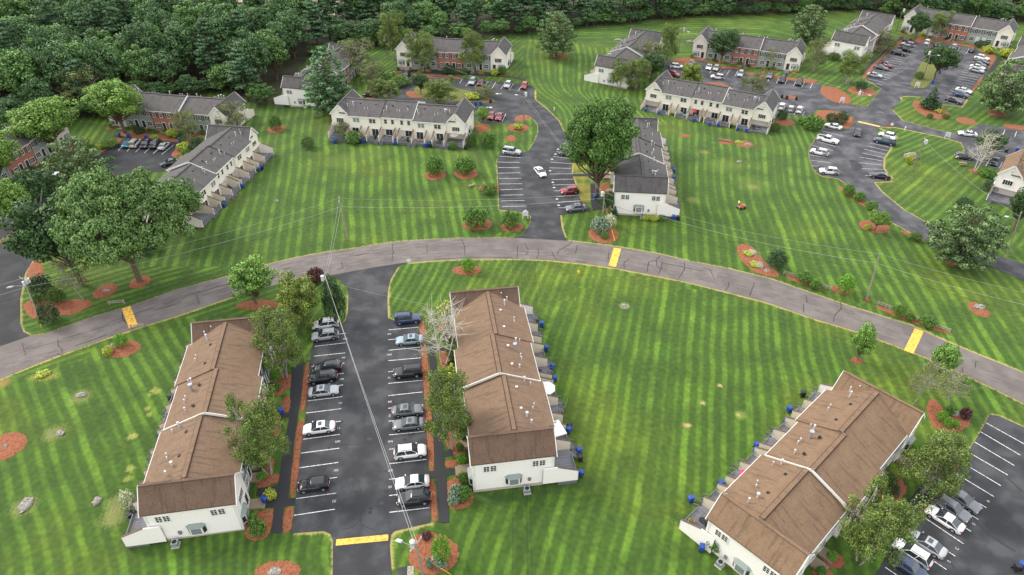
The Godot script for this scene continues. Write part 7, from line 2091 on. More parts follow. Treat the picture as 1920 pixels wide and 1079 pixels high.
	wire(dn.call("entry", 0.85), Vector3(-43.54, 6.32, -83.89), 0.5, "service wire from the entrance pole to the left row", 0.014)
	wire(dn.call("mouth", 0.95), dn.call("loop", 0.95), 1.0, "left wire down the lane from the loop pole", 0.014)
	wire(dn.call("mouth", 0.9), dn.call("loop", 0.85), 1.0, "right wire down the lane from the loop pole", 0.014)
	wire(dn.call("loop", 0.95), dn.call("woods", 0.9), 1.0, "wire from the loop pole towards the woods", 0.014)
	wire(dn.call("junction", 0.97), dn.call("rock", 0.97), 0.9, "wire from the junction pole to the boulder pole", 0.03, M.wire_dark)
	wire(dn.call("rock", 0.97), dn.call("edge", 0.9), 0.9, "wire from the boulder pole to the right edge", 0.014)
	wire(dn.call("junction", 0.97), dn.call("island", 0.95), 0.9, "wire from the junction pole to the loop island", 0.014)
	wire(dn.call("junction", 0.9), dn.call("upper", 0.95), 1.2, "wire from the junction pole to the upper pole", 0.014)
	wire(dn.call("left", 0.95), dn.call("lotleft", 0.95), 0.9, "left wire from the left pole to the pickup's pole", 0.014)
	wire(dn.call("left", 0.9), dn.call("lotleft", 0.88), 0.9, "right wire from the left pole to the pickup's pole", 0.014)
	for q in [["left", Vector2(-84.00, -94.88), "yellow-sleeved stay wire at the foot of the left pole"], ["mouth", Vector2(21.60, -122.4), "yellow-sleeved stay wire below the pole at the lane mouth"], ["bottom", Vector2(-7.51, -47.23), "yellow-sleeved stay wire in the bottom mulch circle"], ["rock", Vector2(103.7, -159.2), "yellow-sleeved stay wire by the boulder pole"]]:
		var o := thing("stay_wire", q[2], "stay wire", on(q[1]))
		var top: Vector3 = dn.call(q[0], 0.7) - on(q[1])
		var mb := MB.new()
		mb.tube(PackedVector3Array([Vector3.ZERO, top]), PackedFloat32Array([0.015, 0.015]), 4)
		part("cable", mb.done(), M.wire, o)
		var sl := MB.new()
		sl.tube(PackedVector3Array([Vector3(0, 0, 0), top.normalized() * 2.4]), PackedFloat32Array([0.05, 0.05]), 6)
		part("sleeve", sl.done(), M.hydrant, o)
# ---------------------------------------------------------------- bins, signs, rocks, fences, deck things, people
func make_bin(m: Material) -> Node3D:
	var o := Node3D.new()
	var mb := MB.new()
	mb.hexa(PackedVector3Array([Vector3(-0.24, 0.08, 0.28), Vector3(0.24, 0.08, 0.28), Vector3(0.24, 0.08, -0.24), Vector3(-0.24, 0.08, -0.24), Vector3(-0.31, 1.0, 0.36), Vector3(0.31, 1.0, 0.36), Vector3(0.31, 1.0, -0.34), Vector3(-0.31, 1.0, -0.34)]))
	part("body", mb.done(), m, o)
	var lid := MB.new()
	lid.hexa(PackedVector3Array([Vector3(-0.34, 1.0, 0.4), Vector3(0.34, 1.0, 0.4), Vector3(0.34, 1.0, -0.38), Vector3(-0.34, 1.0, -0.38), Vector3(-0.26, 1.12, 0.28), Vector3(0.26, 1.12, 0.28), Vector3(0.3, 1.09, -0.38), Vector3(-0.3, 1.09, -0.38)]))
	part("lid", lid.done(), m, o)
	for s in [-1, 1]:
		var w := MB.new()
		w.disc(Vector3(0.28 * s, 0.13, -0.28), Vector3(s, 0, 0), 0.13, 0.06, 10)
		part("wheel", w.done(), M.rubber, o)
	var hd := MB.new()
	hd.bar(Vector3(-0.26, 0.98, -0.44), Vector3(0.26, 0.98, -0.44), 0.05, 0.05)
	part("handle", hd.done(), m, o)
	o.set_meta("called", "wheeled_bin")
	return o

func at_house(k: String, u: float, v: float, y := 0.0) -> Vector3:   # a point of a row: along, across, up
	var h: Node3D = H[k]
	var s := -1.0 if k in ["B", "F", "G", "H", "J", "M", "O", "P"] else 1.0
	return h.transform * Vector3(u, y, v * s)

func rock(p: Vector2, r: Vector3, label: String, s: int) -> void:
	var f := FastNoiseLite.new()
	f.seed = s
	f.frequency = 0.02
	var mb := MB.new()
	mb.blob(Vector3.ZERO, r * 0.8, f, 0.45, 9, 14)
	var o := part("boulder", mb.done(), M.rock, self, on(p, r.y * 0.15))
	tag(o, label, "rock")

func umbrella(at: Vector3, m: Material, label: String, wide := 1.4, square := false) -> void:
	var o := thing("patio_umbrella", label, "umbrella", at)
	var n := 4 if square else 8
	for k in n:
		var mb := MB.new()
		var a := TAU * k / n + 0.4
		var b := TAU * (k + 1) / n + 0.4
		mb.tri(Vector3(0, 2.6, 0), Vector3(cos(b) * wide, 2.05, sin(b) * wide), Vector3(cos(a) * wide, 2.05, sin(a) * wide))
		mb.quad(Vector3(cos(a) * wide, 2.05, sin(a) * wide), Vector3(cos(b) * wide, 2.05, sin(b) * wide), Vector3(cos(b) * wide, 1.9, sin(b) * wide), Vector3(cos(a) * wide, 1.9, sin(a) * wide))
		part("canopy_panel", mb.done(), m, o)
	var p := MB.new()
	if square:
		for k in 4:
			var a := TAU * k / 4 + 0.4
			p.bar(Vector3(cos(a) * wide * 0.97, 0, sin(a) * wide * 0.97), Vector3(cos(a) * wide * 0.97, 2.05, sin(a) * wide * 0.97), 0.06, 0.06)
	else:
		p.bar(Vector3(0, 0, 0), Vector3(0, 2.6, 0), 0.05, 0.05)
	part("pole", p.done(), M.metal, o)

func grill(at: Vector3, label: String) -> void:   # a barbecue under its black cover
	var f := FastNoiseLite.new()
	f.seed = 8
	f.frequency = 0.02
	var mb := MB.new()
	mb.blob(Vector3(0, 0.55, 0), Vector3(0.6, 0.65, 0.4), f, 0.25, 7, 10)
	var o := thing("covered_grill", label, "grill", at, rng.randf() * TAU)
	part("cover", mb.done(), M.black, o)
	var lg := MB.new()
	for s in [-1, 1]:
		lg.box(Vector3(0.35 * s - 0.03, 0, -0.03), Vector3(0.35 * s + 0.03, 0.3, 0.03))
	part("legs", lg.done(), M.metal, o)

func chair_set(at: Vector3, m: Material, label: String, turn: float) -> void:
	var o := thing("deck_chair", label, "chair", at, turn)
	var s := MB.new()
	s.box(Vector3(-0.28, 0.38, -0.28), Vector3(0.28, 0.44, 0.28))
	part("seat", s.done(), m, o)
	var b := MB.new()
	b.hexa(PackedVector3Array([Vector3(-0.28, 0.44, -0.24), Vector3(0.28, 0.44, -0.24), Vector3(0.28, 0.44, -0.28), Vector3(-0.28, 0.44, -0.28), Vector3(-0.28, 0.95, -0.36), Vector3(0.28, 0.95, -0.36), Vector3(0.28, 0.95, -0.4), Vector3(-0.28, 0.95, -0.4)]))
	part("backrest", b.done(), m, o)
	for q in [[-1, -1], [1, -1], [-1, 1], [1, 1]]:
		var l := MB.new()
		l.box(Vector3(q[0] * 0.25 - 0.02, 0, q[1] * 0.25 - 0.02), Vector3(q[0] * 0.25 + 0.02, 0.4, q[1] * 0.25 + 0.02))
		part("leg", l.done(), M.metal, o)

func ac_unit(at: Vector3, turn: float, label: String) -> void:
	var o := thing("air_conditioner", label, "air conditioner", at, turn)
	part("housing", box_mesh(Vector3(0.8, 0.8, 0.8)), M.vent_metal, o)
	var f := MB.new()
	f.disc(Vector3(0, 0.8, 0), Vector3.UP, 0.3, 0.03, 14)
	part("fan_grille", f.done(), M.black, o)
	part("pad", box_mesh(Vector3(1.0, 0.08, 1.0)), M.foundation, o)

func sign_board(p: Vector2, turn: float, label: String, house_shape: bool) -> void:
	var o := thing("sign_board", label, "sign", on(p), turn)
	for s in [-1, 1]:
		var l := MB.new()
		l.box(Vector3(0.55 * s - 0.06, -0.2, -0.06), Vector3(0.55 * s + 0.06, 1.9 if not house_shape else 1.3, 0.06))
		part("post", l.done(), M.white, o)
	var b := MB.new()
	if house_shape:
		b.prism(PackedVector3Array([Vector3(-0.62, 0.7, 0.04), Vector3(0.62, 0.7, 0.04), Vector3(0.62, 1.7, 0.04), Vector3(0, 2.25, 0.04), Vector3(-0.62, 1.7, 0.04)]), Vector3(0, 0, -0.08))
	else:
		b.box(Vector3(-0.5, 0.75, -0.03), Vector3(0.5, 1.8, 0.03))
	var bd := part("board", b.done(), M.white, o)
	var f := MB.new()
	if house_shape:
		f.box(Vector3(-0.42, 0.85, 0.042), Vector3(0.42, 1.65, 0.055))
	else:
		f.box(Vector3(-0.42, 0.85, 0.032), Vector3(0.42, 1.7, 0.045))
	part("panel", f.done(), M.sign_face, bd)
	if not house_shape:
		var c := MB.new()
		c.box(Vector3(-0.62, 1.8, -0.06), Vector3(0.62, 1.9, 0.06))
		part("crosspiece", c.done(), M.white, o)

func round_sign(p: Vector2, color: Material, label: String, words: String, turn: float, sides: int) -> void:
	var o := thing("road_sign", label, "sign", on(p), turn)
	var l := MB.new()
	l.box(Vector3(-0.04, -0.2, -0.04), Vector3(0.04, 2.2, 0.04))
	part("post", l.done(), M.metal, o)
	var d := MB.new()
	d.disc(Vector3(0, 2.2, 0.05), Vector3(0, 0, 1), 0.42, 0.02, sides)
	var f := part("face", d.done(), color, o)
	if words:
		var tm := TextMesh.new()
		tm.text = words
		var sf := SystemFont.new()
		sf.font_names = PackedStringArray(["Droid Sans"])
		tm.font = sf
		tm.font_size = 48
		tm.pixel_size = 0.005
		tm.depth = 0.004
		part("word", tm, M.white, f, Vector3(0, 2.2, 0.074))

func rail_fence(a: Vector2, b: Vector2, n: int, label: String) -> void:
	var o := thing("rail_fence", label, "fence", on(a))
	var p0 := on(a)
	for i in n + 1:
		var q := on(a.lerp(b, float(i) / n)) - p0
		var m := MB.new()
		m.box(q + Vector3(-0.08, -0.2, -0.08), q + Vector3(0.08, 0.85, 0.08))
		part("post", m.done(), M.wood, o)
		if i < n:
			var q2 := on(a.lerp(b, float(i + 1) / n)) - p0
			for y in [0.35, 0.72]:
				var r := MB.new()
				r.bar(q + Vector3(0, y, 0), q2 + Vector3(0, y, 0), 0.1, 0.13)
				part("rail", r.done(), M.wood, o)

func body_mesh(joints: Array, cell: float) -> ArrayMesh:   # one continuous skin round tapered bones: a, b, ra, rb (surface nets)
	var lo := Vector3.ONE * 1e9
	var hi := -lo
	for j in joints:
		for e in [0, 1]:
			var r: float = j[2 + e] + cell * 3
			lo = lo.min(j[e] - Vector3.ONE * r)
			hi = hi.max(j[e] + Vector3.ONE * r)
	var n := Vector3i(((hi - lo) / cell).ceil()) + Vector3i.ONE
	var d := PackedFloat32Array()
	d.resize(n.x * n.y * n.z)
	for z in n.z:
		for y in n.y:
			for x in n.x:
				var p := lo + Vector3(x, y, z) * cell
				var m := 0.0
				for j in joints:
					var ab: Vector3 = j[1] - j[0]
					var t := clampf((p - j[0]).dot(ab) / maxf(ab.length_squared(), 1e-6), 0, 1)
					m += exp(-28.0 * (p.distance_to(j[0] + ab * t) - lerpf(j[2], j[3], t)))
				d[(z * n.y + y) * n.x + x] = -log(maxf(m, 1e-30)) / 28.0
	var cellv := {}
	var mb := MB.new()
	var at := func(x: int, y: int, z: int) -> float: return d[(z * n.y + y) * n.x + x]
	for z in n.z - 1:
		for y in n.y - 1:
			for x in n.x - 1:
				var sum := Vector3.ZERO
				var c := 0
				for e in [[0, 0, 0, 1, 0, 0], [0, 1, 0, 1, 1, 0], [0, 0, 1, 1, 0, 1], [0, 1, 1, 1, 1, 1], [0, 0, 0, 0, 1, 0], [1, 0, 0, 1, 1, 0], [0, 0, 1, 0, 1, 1], [1, 0, 1, 1, 1, 1], [0, 0, 0, 0, 0, 1], [1, 0, 0, 1, 0, 1], [0, 1, 0, 0, 1, 1], [1, 1, 0, 1, 1, 1]]:
					var a: float = at.call(x + e[0], y + e[1], z + e[2])
					var b: float = at.call(x + e[3], y + e[4], z + e[5])
					if (a < 0) != (b < 0):
						var t := a / (a - b)
						sum += Vector3(x + lerpf(e[0], e[3], t), y + lerpf(e[1], e[4], t), z + lerpf(e[2], e[5], t))
						c += 1
				if c:
					cellv[Vector3i(x, y, z)] = lo + sum / c * cell
	for k in cellv:
		for ax in 3:
			var s: Vector3i = [Vector3i(1, 0, 0), Vector3i(0, 1, 0), Vector3i(0, 0, 1)][ax]
			var u: Vector3i = [Vector3i(0, 1, 0), Vector3i(0, 0, 1), Vector3i(1, 0, 0)][ax]
			var w: Vector3i = [Vector3i(0, 0, 1), Vector3i(1, 0, 0), Vector3i(0, 1, 0)][ax]
			var a: float = at.call(k.x, k.y, k.z)
			var kb: Vector3i = k + s
			if kb.x >= n.x or kb.y >= n.y or kb.z >= n.z:
				continue
			var b: float = at.call(kb.x, kb.y, kb.z)
			if (a < 0) != (b < 0) and cellv.has(k - u) and cellv.has(k - w) and cellv.has(k - u - w):
				if a < 0:
					mb.quad(cellv[k - u - w], cellv[k - w], cellv[k], cellv[k - u])
				else:
					mb.quad(cellv[k - u], cellv[k], cellv[k - w], cellv[k - u - w])
	return mb.done()

func person(at: Vector3, turn: float, label: String, shirt: Material, seated: bool) -> void:
	var o := thing("person", label, "person", at, turn)
	var J := []
	var hip := Vector3(0, 0.92 if not seated else 0.0, 0)
	var chest := hip + Vector3(0.06, 0.5, 0)
	J.append([hip + Vector3(0, 0.05, -0.09), hip + Vector3(0, 0.05, 0.09), 0.1, 0.1])
	J.append([hip, chest - Vector3(0, 0.1, 0), 0.13, 0.15])
	J.append([chest + Vector3(0, 0, -0.13), chest + Vector3(0, 0, 0.13), 0.08, 0.08])
	J.append([chest, chest + Vector3(0.02, 0.14, 0), 0.06, 0.055])
	J.append([chest + Vector3(0.03, 0.2, 0), chest + Vector3(0.05, 0.3, 0), 0.09, 0.1])
	for s in [-1, 1]:
		var sh := chest + Vector3(0, 0.02, 0.2 * s)
		var el := sh + Vector3(0.14, -0.24, 0.06 * s)
		var hand := el + Vector3(0.25, -0.04, -0.04 * s)
		J.append([sh, el, 0.055, 0.045]); J.append([el, hand, 0.042, 0.032])
		for f in 4:
			J.append([hand, hand + Vector3(0.09, -0.02, (f - 1.5) * 0.022), 0.022, 0.009])
		J.append([hand, hand + Vector3(0.05, 0.02, -0.05 * s), 0.02, 0.01])
		if seated:
			var kn := hip + Vector3(0.42, 0.06, 0.14 * s)
			J.append([hip + Vector3(0, 0, 0.09 * s), kn, 0.085, 0.06]); J.append([kn, kn + Vector3(0.08, -0.42, 0), 0.058, 0.04])
			J.append([kn + Vector3(0.08, -0.44, 0), kn + Vector3(0.26, -0.46, 0), 0.042, 0.035])
		else:
			var kn := hip + Vector3(0.1 * s, -0.44, 0.1 * s)
			var ft := Vector3(0.1 * s - 0.06, 0.06, 0.11 * s)
			J.append([hip + Vector3(0, 0, 0.09 * s), kn, 0.085, 0.058]); J.append([kn, ft, 0.056, 0.04])
			J.append([ft, ft + Vector3(0.17, -0.02, 0), 0.042, 0.035])
	part("body", body_mesh(J, 0.032), shirt_skin(), o)
	var T := []
	T.append([hip + Vector3(0, 0.12, 0), chest - Vector3(0, 0.08, 0), 0.155, 0.17]); T.append([chest + Vector3(0, 0, -0.14), chest + Vector3(0, 0, 0.14), 0.098, 0.098])
	for s in [-1, 1]:
		var sh := chest + Vector3(0, 0.02, 0.2 * s)
		T.append([sh, sh + Vector3(0.08, -0.14, 0.035 * s), 0.075, 0.068])
	part("shirt", body_mesh(T, 0.032), shirt, o)
	var cap := MB.new()
	var hd := chest + Vector3(0.045, 0.3, 0)
	cap.blob(hd + Vector3(0, 0.04, 0), Vector3(0.112, 0.085, 0.112), FastNoiseLite.new(), 0.0, 6, 10)
	cap.box(hd + Vector3(0.07, 0.03, -0.08), hd + Vector3(0.2, 0.05, 0.08))
	part("cap", cap.done(), M.black, o)
	var TR := []
	TR.append([hip + Vector3(0, 0.05, -0.09), hip + Vector3(0, 0.05, 0.09), 0.125, 0.125])
	for s in [-1, 1]:
		if seated:
			TR.append([hip + Vector3(0, 0, 0.09 * s), hip + Vector3(0.42, 0.06, 0.14 * s), 0.1, 0.078])
			TR.append([hip + Vector3(0.42, 0.06, 0.14 * s), hip + Vector3(0.5, -0.32, 0.14 * s), 0.075, 0.058])
		else:
			TR.append([hip + Vector3(0, 0, 0.09 * s), hip + Vector3(0.1 * s, -0.44, 0.1 * s), 0.1, 0.074])
			TR.append([hip + Vector3(0.1 * s, -0.44, 0.1 * s), Vector3(0.1 * s - 0.05, 0.16, 0.11 * s), 0.072, 0.058])
	part("trousers", body_mesh(TR, 0.032), M.trousers, o)

func shirt_skin() -> Material:
	if not M.has("skin"):
		M.skin = mat(rgb(196, 148, 120), 0.6)
	return M.skin

func build_small() -> void:
	M.sign_face = mat(rgb(206, 202, 206), 0.6)
	M.trousers = mat(rgb(150, 140, 118), 0.9)
	M.hivis = mat(rgb(214, 240, 110), 0.7)
	M.tealshirt = mat(rgb(40, 170, 170), 0.7)
	M.orange = mat(rgb(168, 108, 74), 0.7)
	M.pink = mat(rgb(206, 40, 100), 0.7)
	M.red_cloth = mat(rgb(168, 40, 44), 0.8)
	var blue := make_bin(M.blue_bin)
	var dark := make_bin(M.black_bin)
	var g := "wheeled bins by the decks"
	var n := 0
	# bins by the decks: row, place along it, out from the wall
	var where := {"A": "left brown-roofed row", "B": "middle brown-roofed row", "C": "diagonal brown-roofed row", "D": "white row left of the lane", "E": "long white row at the right", "F": "end-on grey row", "G": "diagonal grey row"}
	var order := ["first", "second", "third", "fourth", "fifth", "sixth", "seventh", "eighth", "ninth", "tenth", "eleventh"]
	var bins := {"B": [1.0, -3.9, 1, 3.6, -4.4, 0, 4.9, -4.5, 1, 8.9, -3.9, 1, 9.7, -4.2, 0, 19.8, -3.9, 1, 22.6, -4.0, 1, 27.2, -3.9, 1, 33.6, -4.2, 1], "C": [4.4, -4.6, 1, 8.9, -2.8, 1, 9.7, -3.4, 1, 18.3, -3.2, 1, 19.5, -3.7, 1, 26.9, -3.2, 1, 29.6, -4.2, 1, 34.2, -4.4, 0], "D": [-0.6, -3.0, 0, 8.7, -3.4, 0, 9.4, -3.0, 1, 9.9, -3.5, 1, 18.3, -3.4, 1, 18.4, -2.6, 1, 27.0, -3.2, 1, 27.9, -3.7, 0, 34.8, -4.0, 1],
		"E": [5.3, -3.9, 1, 7.6, -4.0, 1, 10.0, -2.8, 0, 13.2, -3.8, 1, 15.6, -4.4, 1, 20.2, -3.8, 1, 30.8, -3.8, 1, 34.9, -3.8, 1], "F": [-0.6, -3.0, 0, -0.5, -2.0, 1, 18.2, -3.7, 1, 19.0, -3.2, 0, 22.4, -4.1, 1, 23.2, -4.0, 0], "G": [9.2, -3.4, 1, 10.0, -3.0, 0, 18.3, -3.4, 1, 27.3, -3.6, 1, 28.1, -3.9, 0], "A": [4.6, -3.9, 0, 9.2, -3.4, 0, 18.4, -3.4, 0, 26.4, -3.8, 0]}
	for k in bins:
		var b: Array = bins[k]
		for i in b.size() / 3:
			var p := at_house(k, b[i * 3], b[i * 3 + 1])
			dup(blue if b[i * 3 + 2] else dark, "%s bin, %s from the %s end of the %s's decks" % ["blue" if b[i * 3 + 2] else "black", order[i], "right" if k in ["D", "E"] else "near", where[k]], "bin", Vector3(p.x, gh(p.x, p.z), p.z), rng.randf() * TAU, g)
	for q in [[Vector2(-33.29, -57.74), "blue wheeled bin by the path at the left row's front corner", 1], [Vector2(-35.40, -73.92), "blue bin at the front of the left row behind the birch", 1], [Vector2(24.07, -50.84), "blue bin beside the leafy plant at the diagonal row's near wall", 1], [Vector2(63.25, -48.52), "blue bin at the bottom right corner of the lot", 1], [Vector2(62.56, -48.24), "black bin at the bottom right corner of the lot", 0],
			[Vector2(-10.71, -196.0), "left of two blue bins on the loop island", 1], [Vector2(-9.29, -196.1), "right of two blue bins on the loop island", 1], [Vector2(-109.0, -179.2), "leftmost blue bin before the brick row at the left", 1], [Vector2(-106.2, -178.6), "second blue bin before the brick row at the left", 1], [Vector2(-101.0, -177.7), "third blue bin before the brick row at the left", 1], [Vector2(-91.01, -175.9), "blue bin by the pale flowering shrub at the left", 1],
			[Vector2(19.10, -139.6), "blue bin by the big maple's trunk", 1], [Vector2(135.5, -218.1), "blue bin on the island of the far loop", 1], [Vector2(142.6, -227.6), "blue bin farther back on the island of the far loop", 1], [Vector2(84.20, -208.4), "left black bin in the orange bed by the long right row", 0], [Vector2(85.37, -207.4), "middle black bin in the orange bed by the long right row", 0], [Vector2(87.97, -206.3), "right black bin in the orange bed by the long right row", 0],
			[Vector2(91.86, -228.2), "blue bin before the right gable of the pink brick row", 1], [Vector2(-6.35, -197.9), "black bin by the loop island shrub tree", 0], [Vector2(133.2, -167.9), "blue box bin behind the tan roof at the right edge", 1], [Vector2(130.2, -167.6), "black bin on the mulch behind the tan roof", 0]]:
		dup(blue if q[2] else dark, q[1], "bin", on(q[0], 0.06), rng.randf() * TAU)
	# what stands on and beside the decks
	var dk := 0.62
	umbrella(at_house("B", 20.3 - 4.6, -1.6, dk), M.white, "white octagonal umbrella on a deck of the middle row", 1.5)
	umbrella(at_house("B", 11.9 - 4.6, -1.2, dk), M.white, "square white canopy over a deck of the middle row", 2.0, true)
	umbrella(at_house("D", 2.9, -0.6, dk), M.foundation, "pale umbrella on the right gable deck of the long white row", 1.2)
	umbrella(at_house("C", 12.0, -1.3, dk), M.pink, "bright pink umbrella on a deck of the diagonal row", 0.9)
	umbrella(at_house("E", 21.0, -1.6, dk), M.red_cloth, "closed-in red umbrella on a deck of the long right row", 0.7)
	for q in [["B", 19.6, -2.5, "centre"], ["C", 2.6, -0.6, "near end"], ["D", 24.2, -2.2, "third deck"], ["D", 15.2, -2.2, "fifth deck"], ["D", 6.6, -2.3, "seventh deck"], ["D", 2.5, -2.2, "right gable"], ["E", 3.8, -1.5, "right gable"], ["A", 24.9, -1.5, "far half"], ["G", 20.0, -2.0, "fifth deck"], ["G", 24.0, -2.0, "sixth deck"], ["G", 16.0, -1.6, "fourth deck"], ["A", 8.0, -2.0, "near end"], ["A", 16.0, -2.4, "centre"]]:
		grill(at_house(q[0], q[1], q[2], dk), "black covered grill on a deck of the %s, %s" % [where[q[0]], q[3]])
	for q in [["B", 18.3, -1.4, M.red_cloth, "red"], ["B", 17.4, -1.2, M.orange, "orange"], ["B", 16.3, -2.2, M.black, "dark"], ["C", 1.6, -2.4, M.orange, "terracotta"], ["C", 33.0, -1.5, M.black, "black"], ["D", 21.0, -1.6, M.wood, "pale"], ["D", 11.8, -1.8, M.orange, "wooden"], ["E", 21.6, -1.0, M.red_cloth, "red"], ["E", 24.8, -1.4, M.tealshirt, "teal"], ["E", 23.6, -2.0, M.white, "white"], ["E", 22.9, -0.8, M.red_cloth, "crimson"], ["G", 25.0, -1.2, M.pink, "pink"], ["A", 21.2, -2.0, M.black, "black"], ["A", 20.0, -2.4, M.red_cloth, "crimson"], ["A", 29.0, -2.0, M.pink, "pink"], ["D", 30.0, -1.0, M.white, "white"], ["F", 2.4, -1.6, M.orange, "reddish"]]:
		chair_set(at_house(q[0], q[1], q[2], dk), q[3], "%s chair on a deck of the %s" % [q[4], where[q[0]]], rng.randf() * TAU)
	for q in [["A", 0.25, "grey air conditioner at the foot of the left row's near wall"], ["B", 0.35, "grey air conditioner at the foot of the middle row's near wall"], ["C", 0.3, "grey air conditioner at the foot of the diagonal row's near wall"], ["F", 0.42, "grey air conditioner under the window of the end-on grey row"]]:
		var p := at_house(q[0], -0.7, HW * q[1])
		ac_unit(Vector3(p.x, gh(p.x, p.z), p.z), H[q[0]].rotation.y, q[2])
	# pots and small tables on the decks
	for q in [["B", 1, "dark"], ["B", 4, "red"], ["C", 0, "terracotta"], ["C", 3, "grey"], ["C", 6, "white"], ["D", 1, "terracotta"], ["D", 3, "dark"], ["D", 6, "white"], ["E", 0, "grey"], ["E", 2, "terracotta"], ["E", 3, "red"], ["E", 5, "dark"], ["E", 6, "white"], ["G", 1, "terracotta"], ["G", 4, "grey"], ["A", 2, "red"], ["F", 1, "terracotta"]]:
		var pu: float = [1.2, 5.8, 11.2, 14.6, 19.6, 23.4, 28.9, 32.6][q[1]]
		var po := thing("flower_pot", "%s pot on deck %s of the %s" % [q[2], ["one", "two", "three", "four", "five", "six", "seven", "eight"][q[1]], where[q[0]]], "flower pot", at_house(q[0], pu, -2.5, dk))
		var pb := MB.new()
		pb.disc(Vector3.ZERO, Vector3.UP, 0.22, 0.42, 10, 0.3)
		part("pot", pb.done(), {"dark": M.black, "red": M.red_cloth, "terracotta": M.orange, "grey": M.metal, "white": M.white}[q[2]], po)
		var fl_ := Leaves.new()
		fl_.clump(Vector3(0, 0.7, 0), Vector3(0.4, 0.35, 0.4), 60, 0.16, lin(50, 84, 34), lin(120, 150, 60), rng)
		part("plant", fl_.done(), M.leaf, po)
		var tp := at_house(q[0], pu + 1.3, -1.5, dk)
		var ta := thing("deck_table", "small table by the %s pot, deck %s of the %s" % [q[2], ["one", "two", "three", "four", "five", "six", "seven", "eight"][q[1]], where[q[0]]], "table", tp)
		var tt := MB.new()
		tt.disc(Vector3(0, 0.68, 0), Vector3.UP, 0.5, 0.04, 14)
		part("tabletop", tt.done(), M.vent_metal if q[1] % 2 else M.black, ta)
		part("stem", box_mesh(Vector3(0.08, 0.68, 0.08)), M.metal, ta)
	# a flag on the middle row's deck
	var fp := at_house("B", 13.6, -4.2)
	var fl := thing("flag", "striped red, white and blue flag leaning out from the middle row's decks", "flag", Vector3(fp.x, gh(fp.x, fp.z), fp.z))
	var pm := MB.new()
	pm.tube(PackedVector3Array([Vector3.ZERO, Vector3(0.4, 2.2, 0)]), PackedFloat32Array([0.03, 0.02]), 5)
	part("pole", pm.done(), M.white, fl)
	for i in 7:
		var sm := MB.new()
		sm.quad(Vector3(0.36 + 0.02 * i, 2.1 - i * 0.11, 0.02), Vector3(0.5 + 0.02 * i, 1.95 - i * 0.11, 0.9), Vector3(0.52 + 0.02 * i, 1.84 - i * 0.11, 0.9), Vector3(0.38 + 0.02 * i, 1.99 - i * 0.11, 0.02))
		part("stripe", sm.done(), M.red if i % 2 == 0 else M.white, fl)
	var cm := MB.new()
	cm.quad(Vector3(0.38, 2.1, 0.02), Vector3(0.45, 2.03, 0.4), Vector3(0.53, 1.6, 0.4), Vector3(0.46, 1.67, 0.02))
	part("canton", cm.done(), mat(rgb(40, 50, 110)), fl)
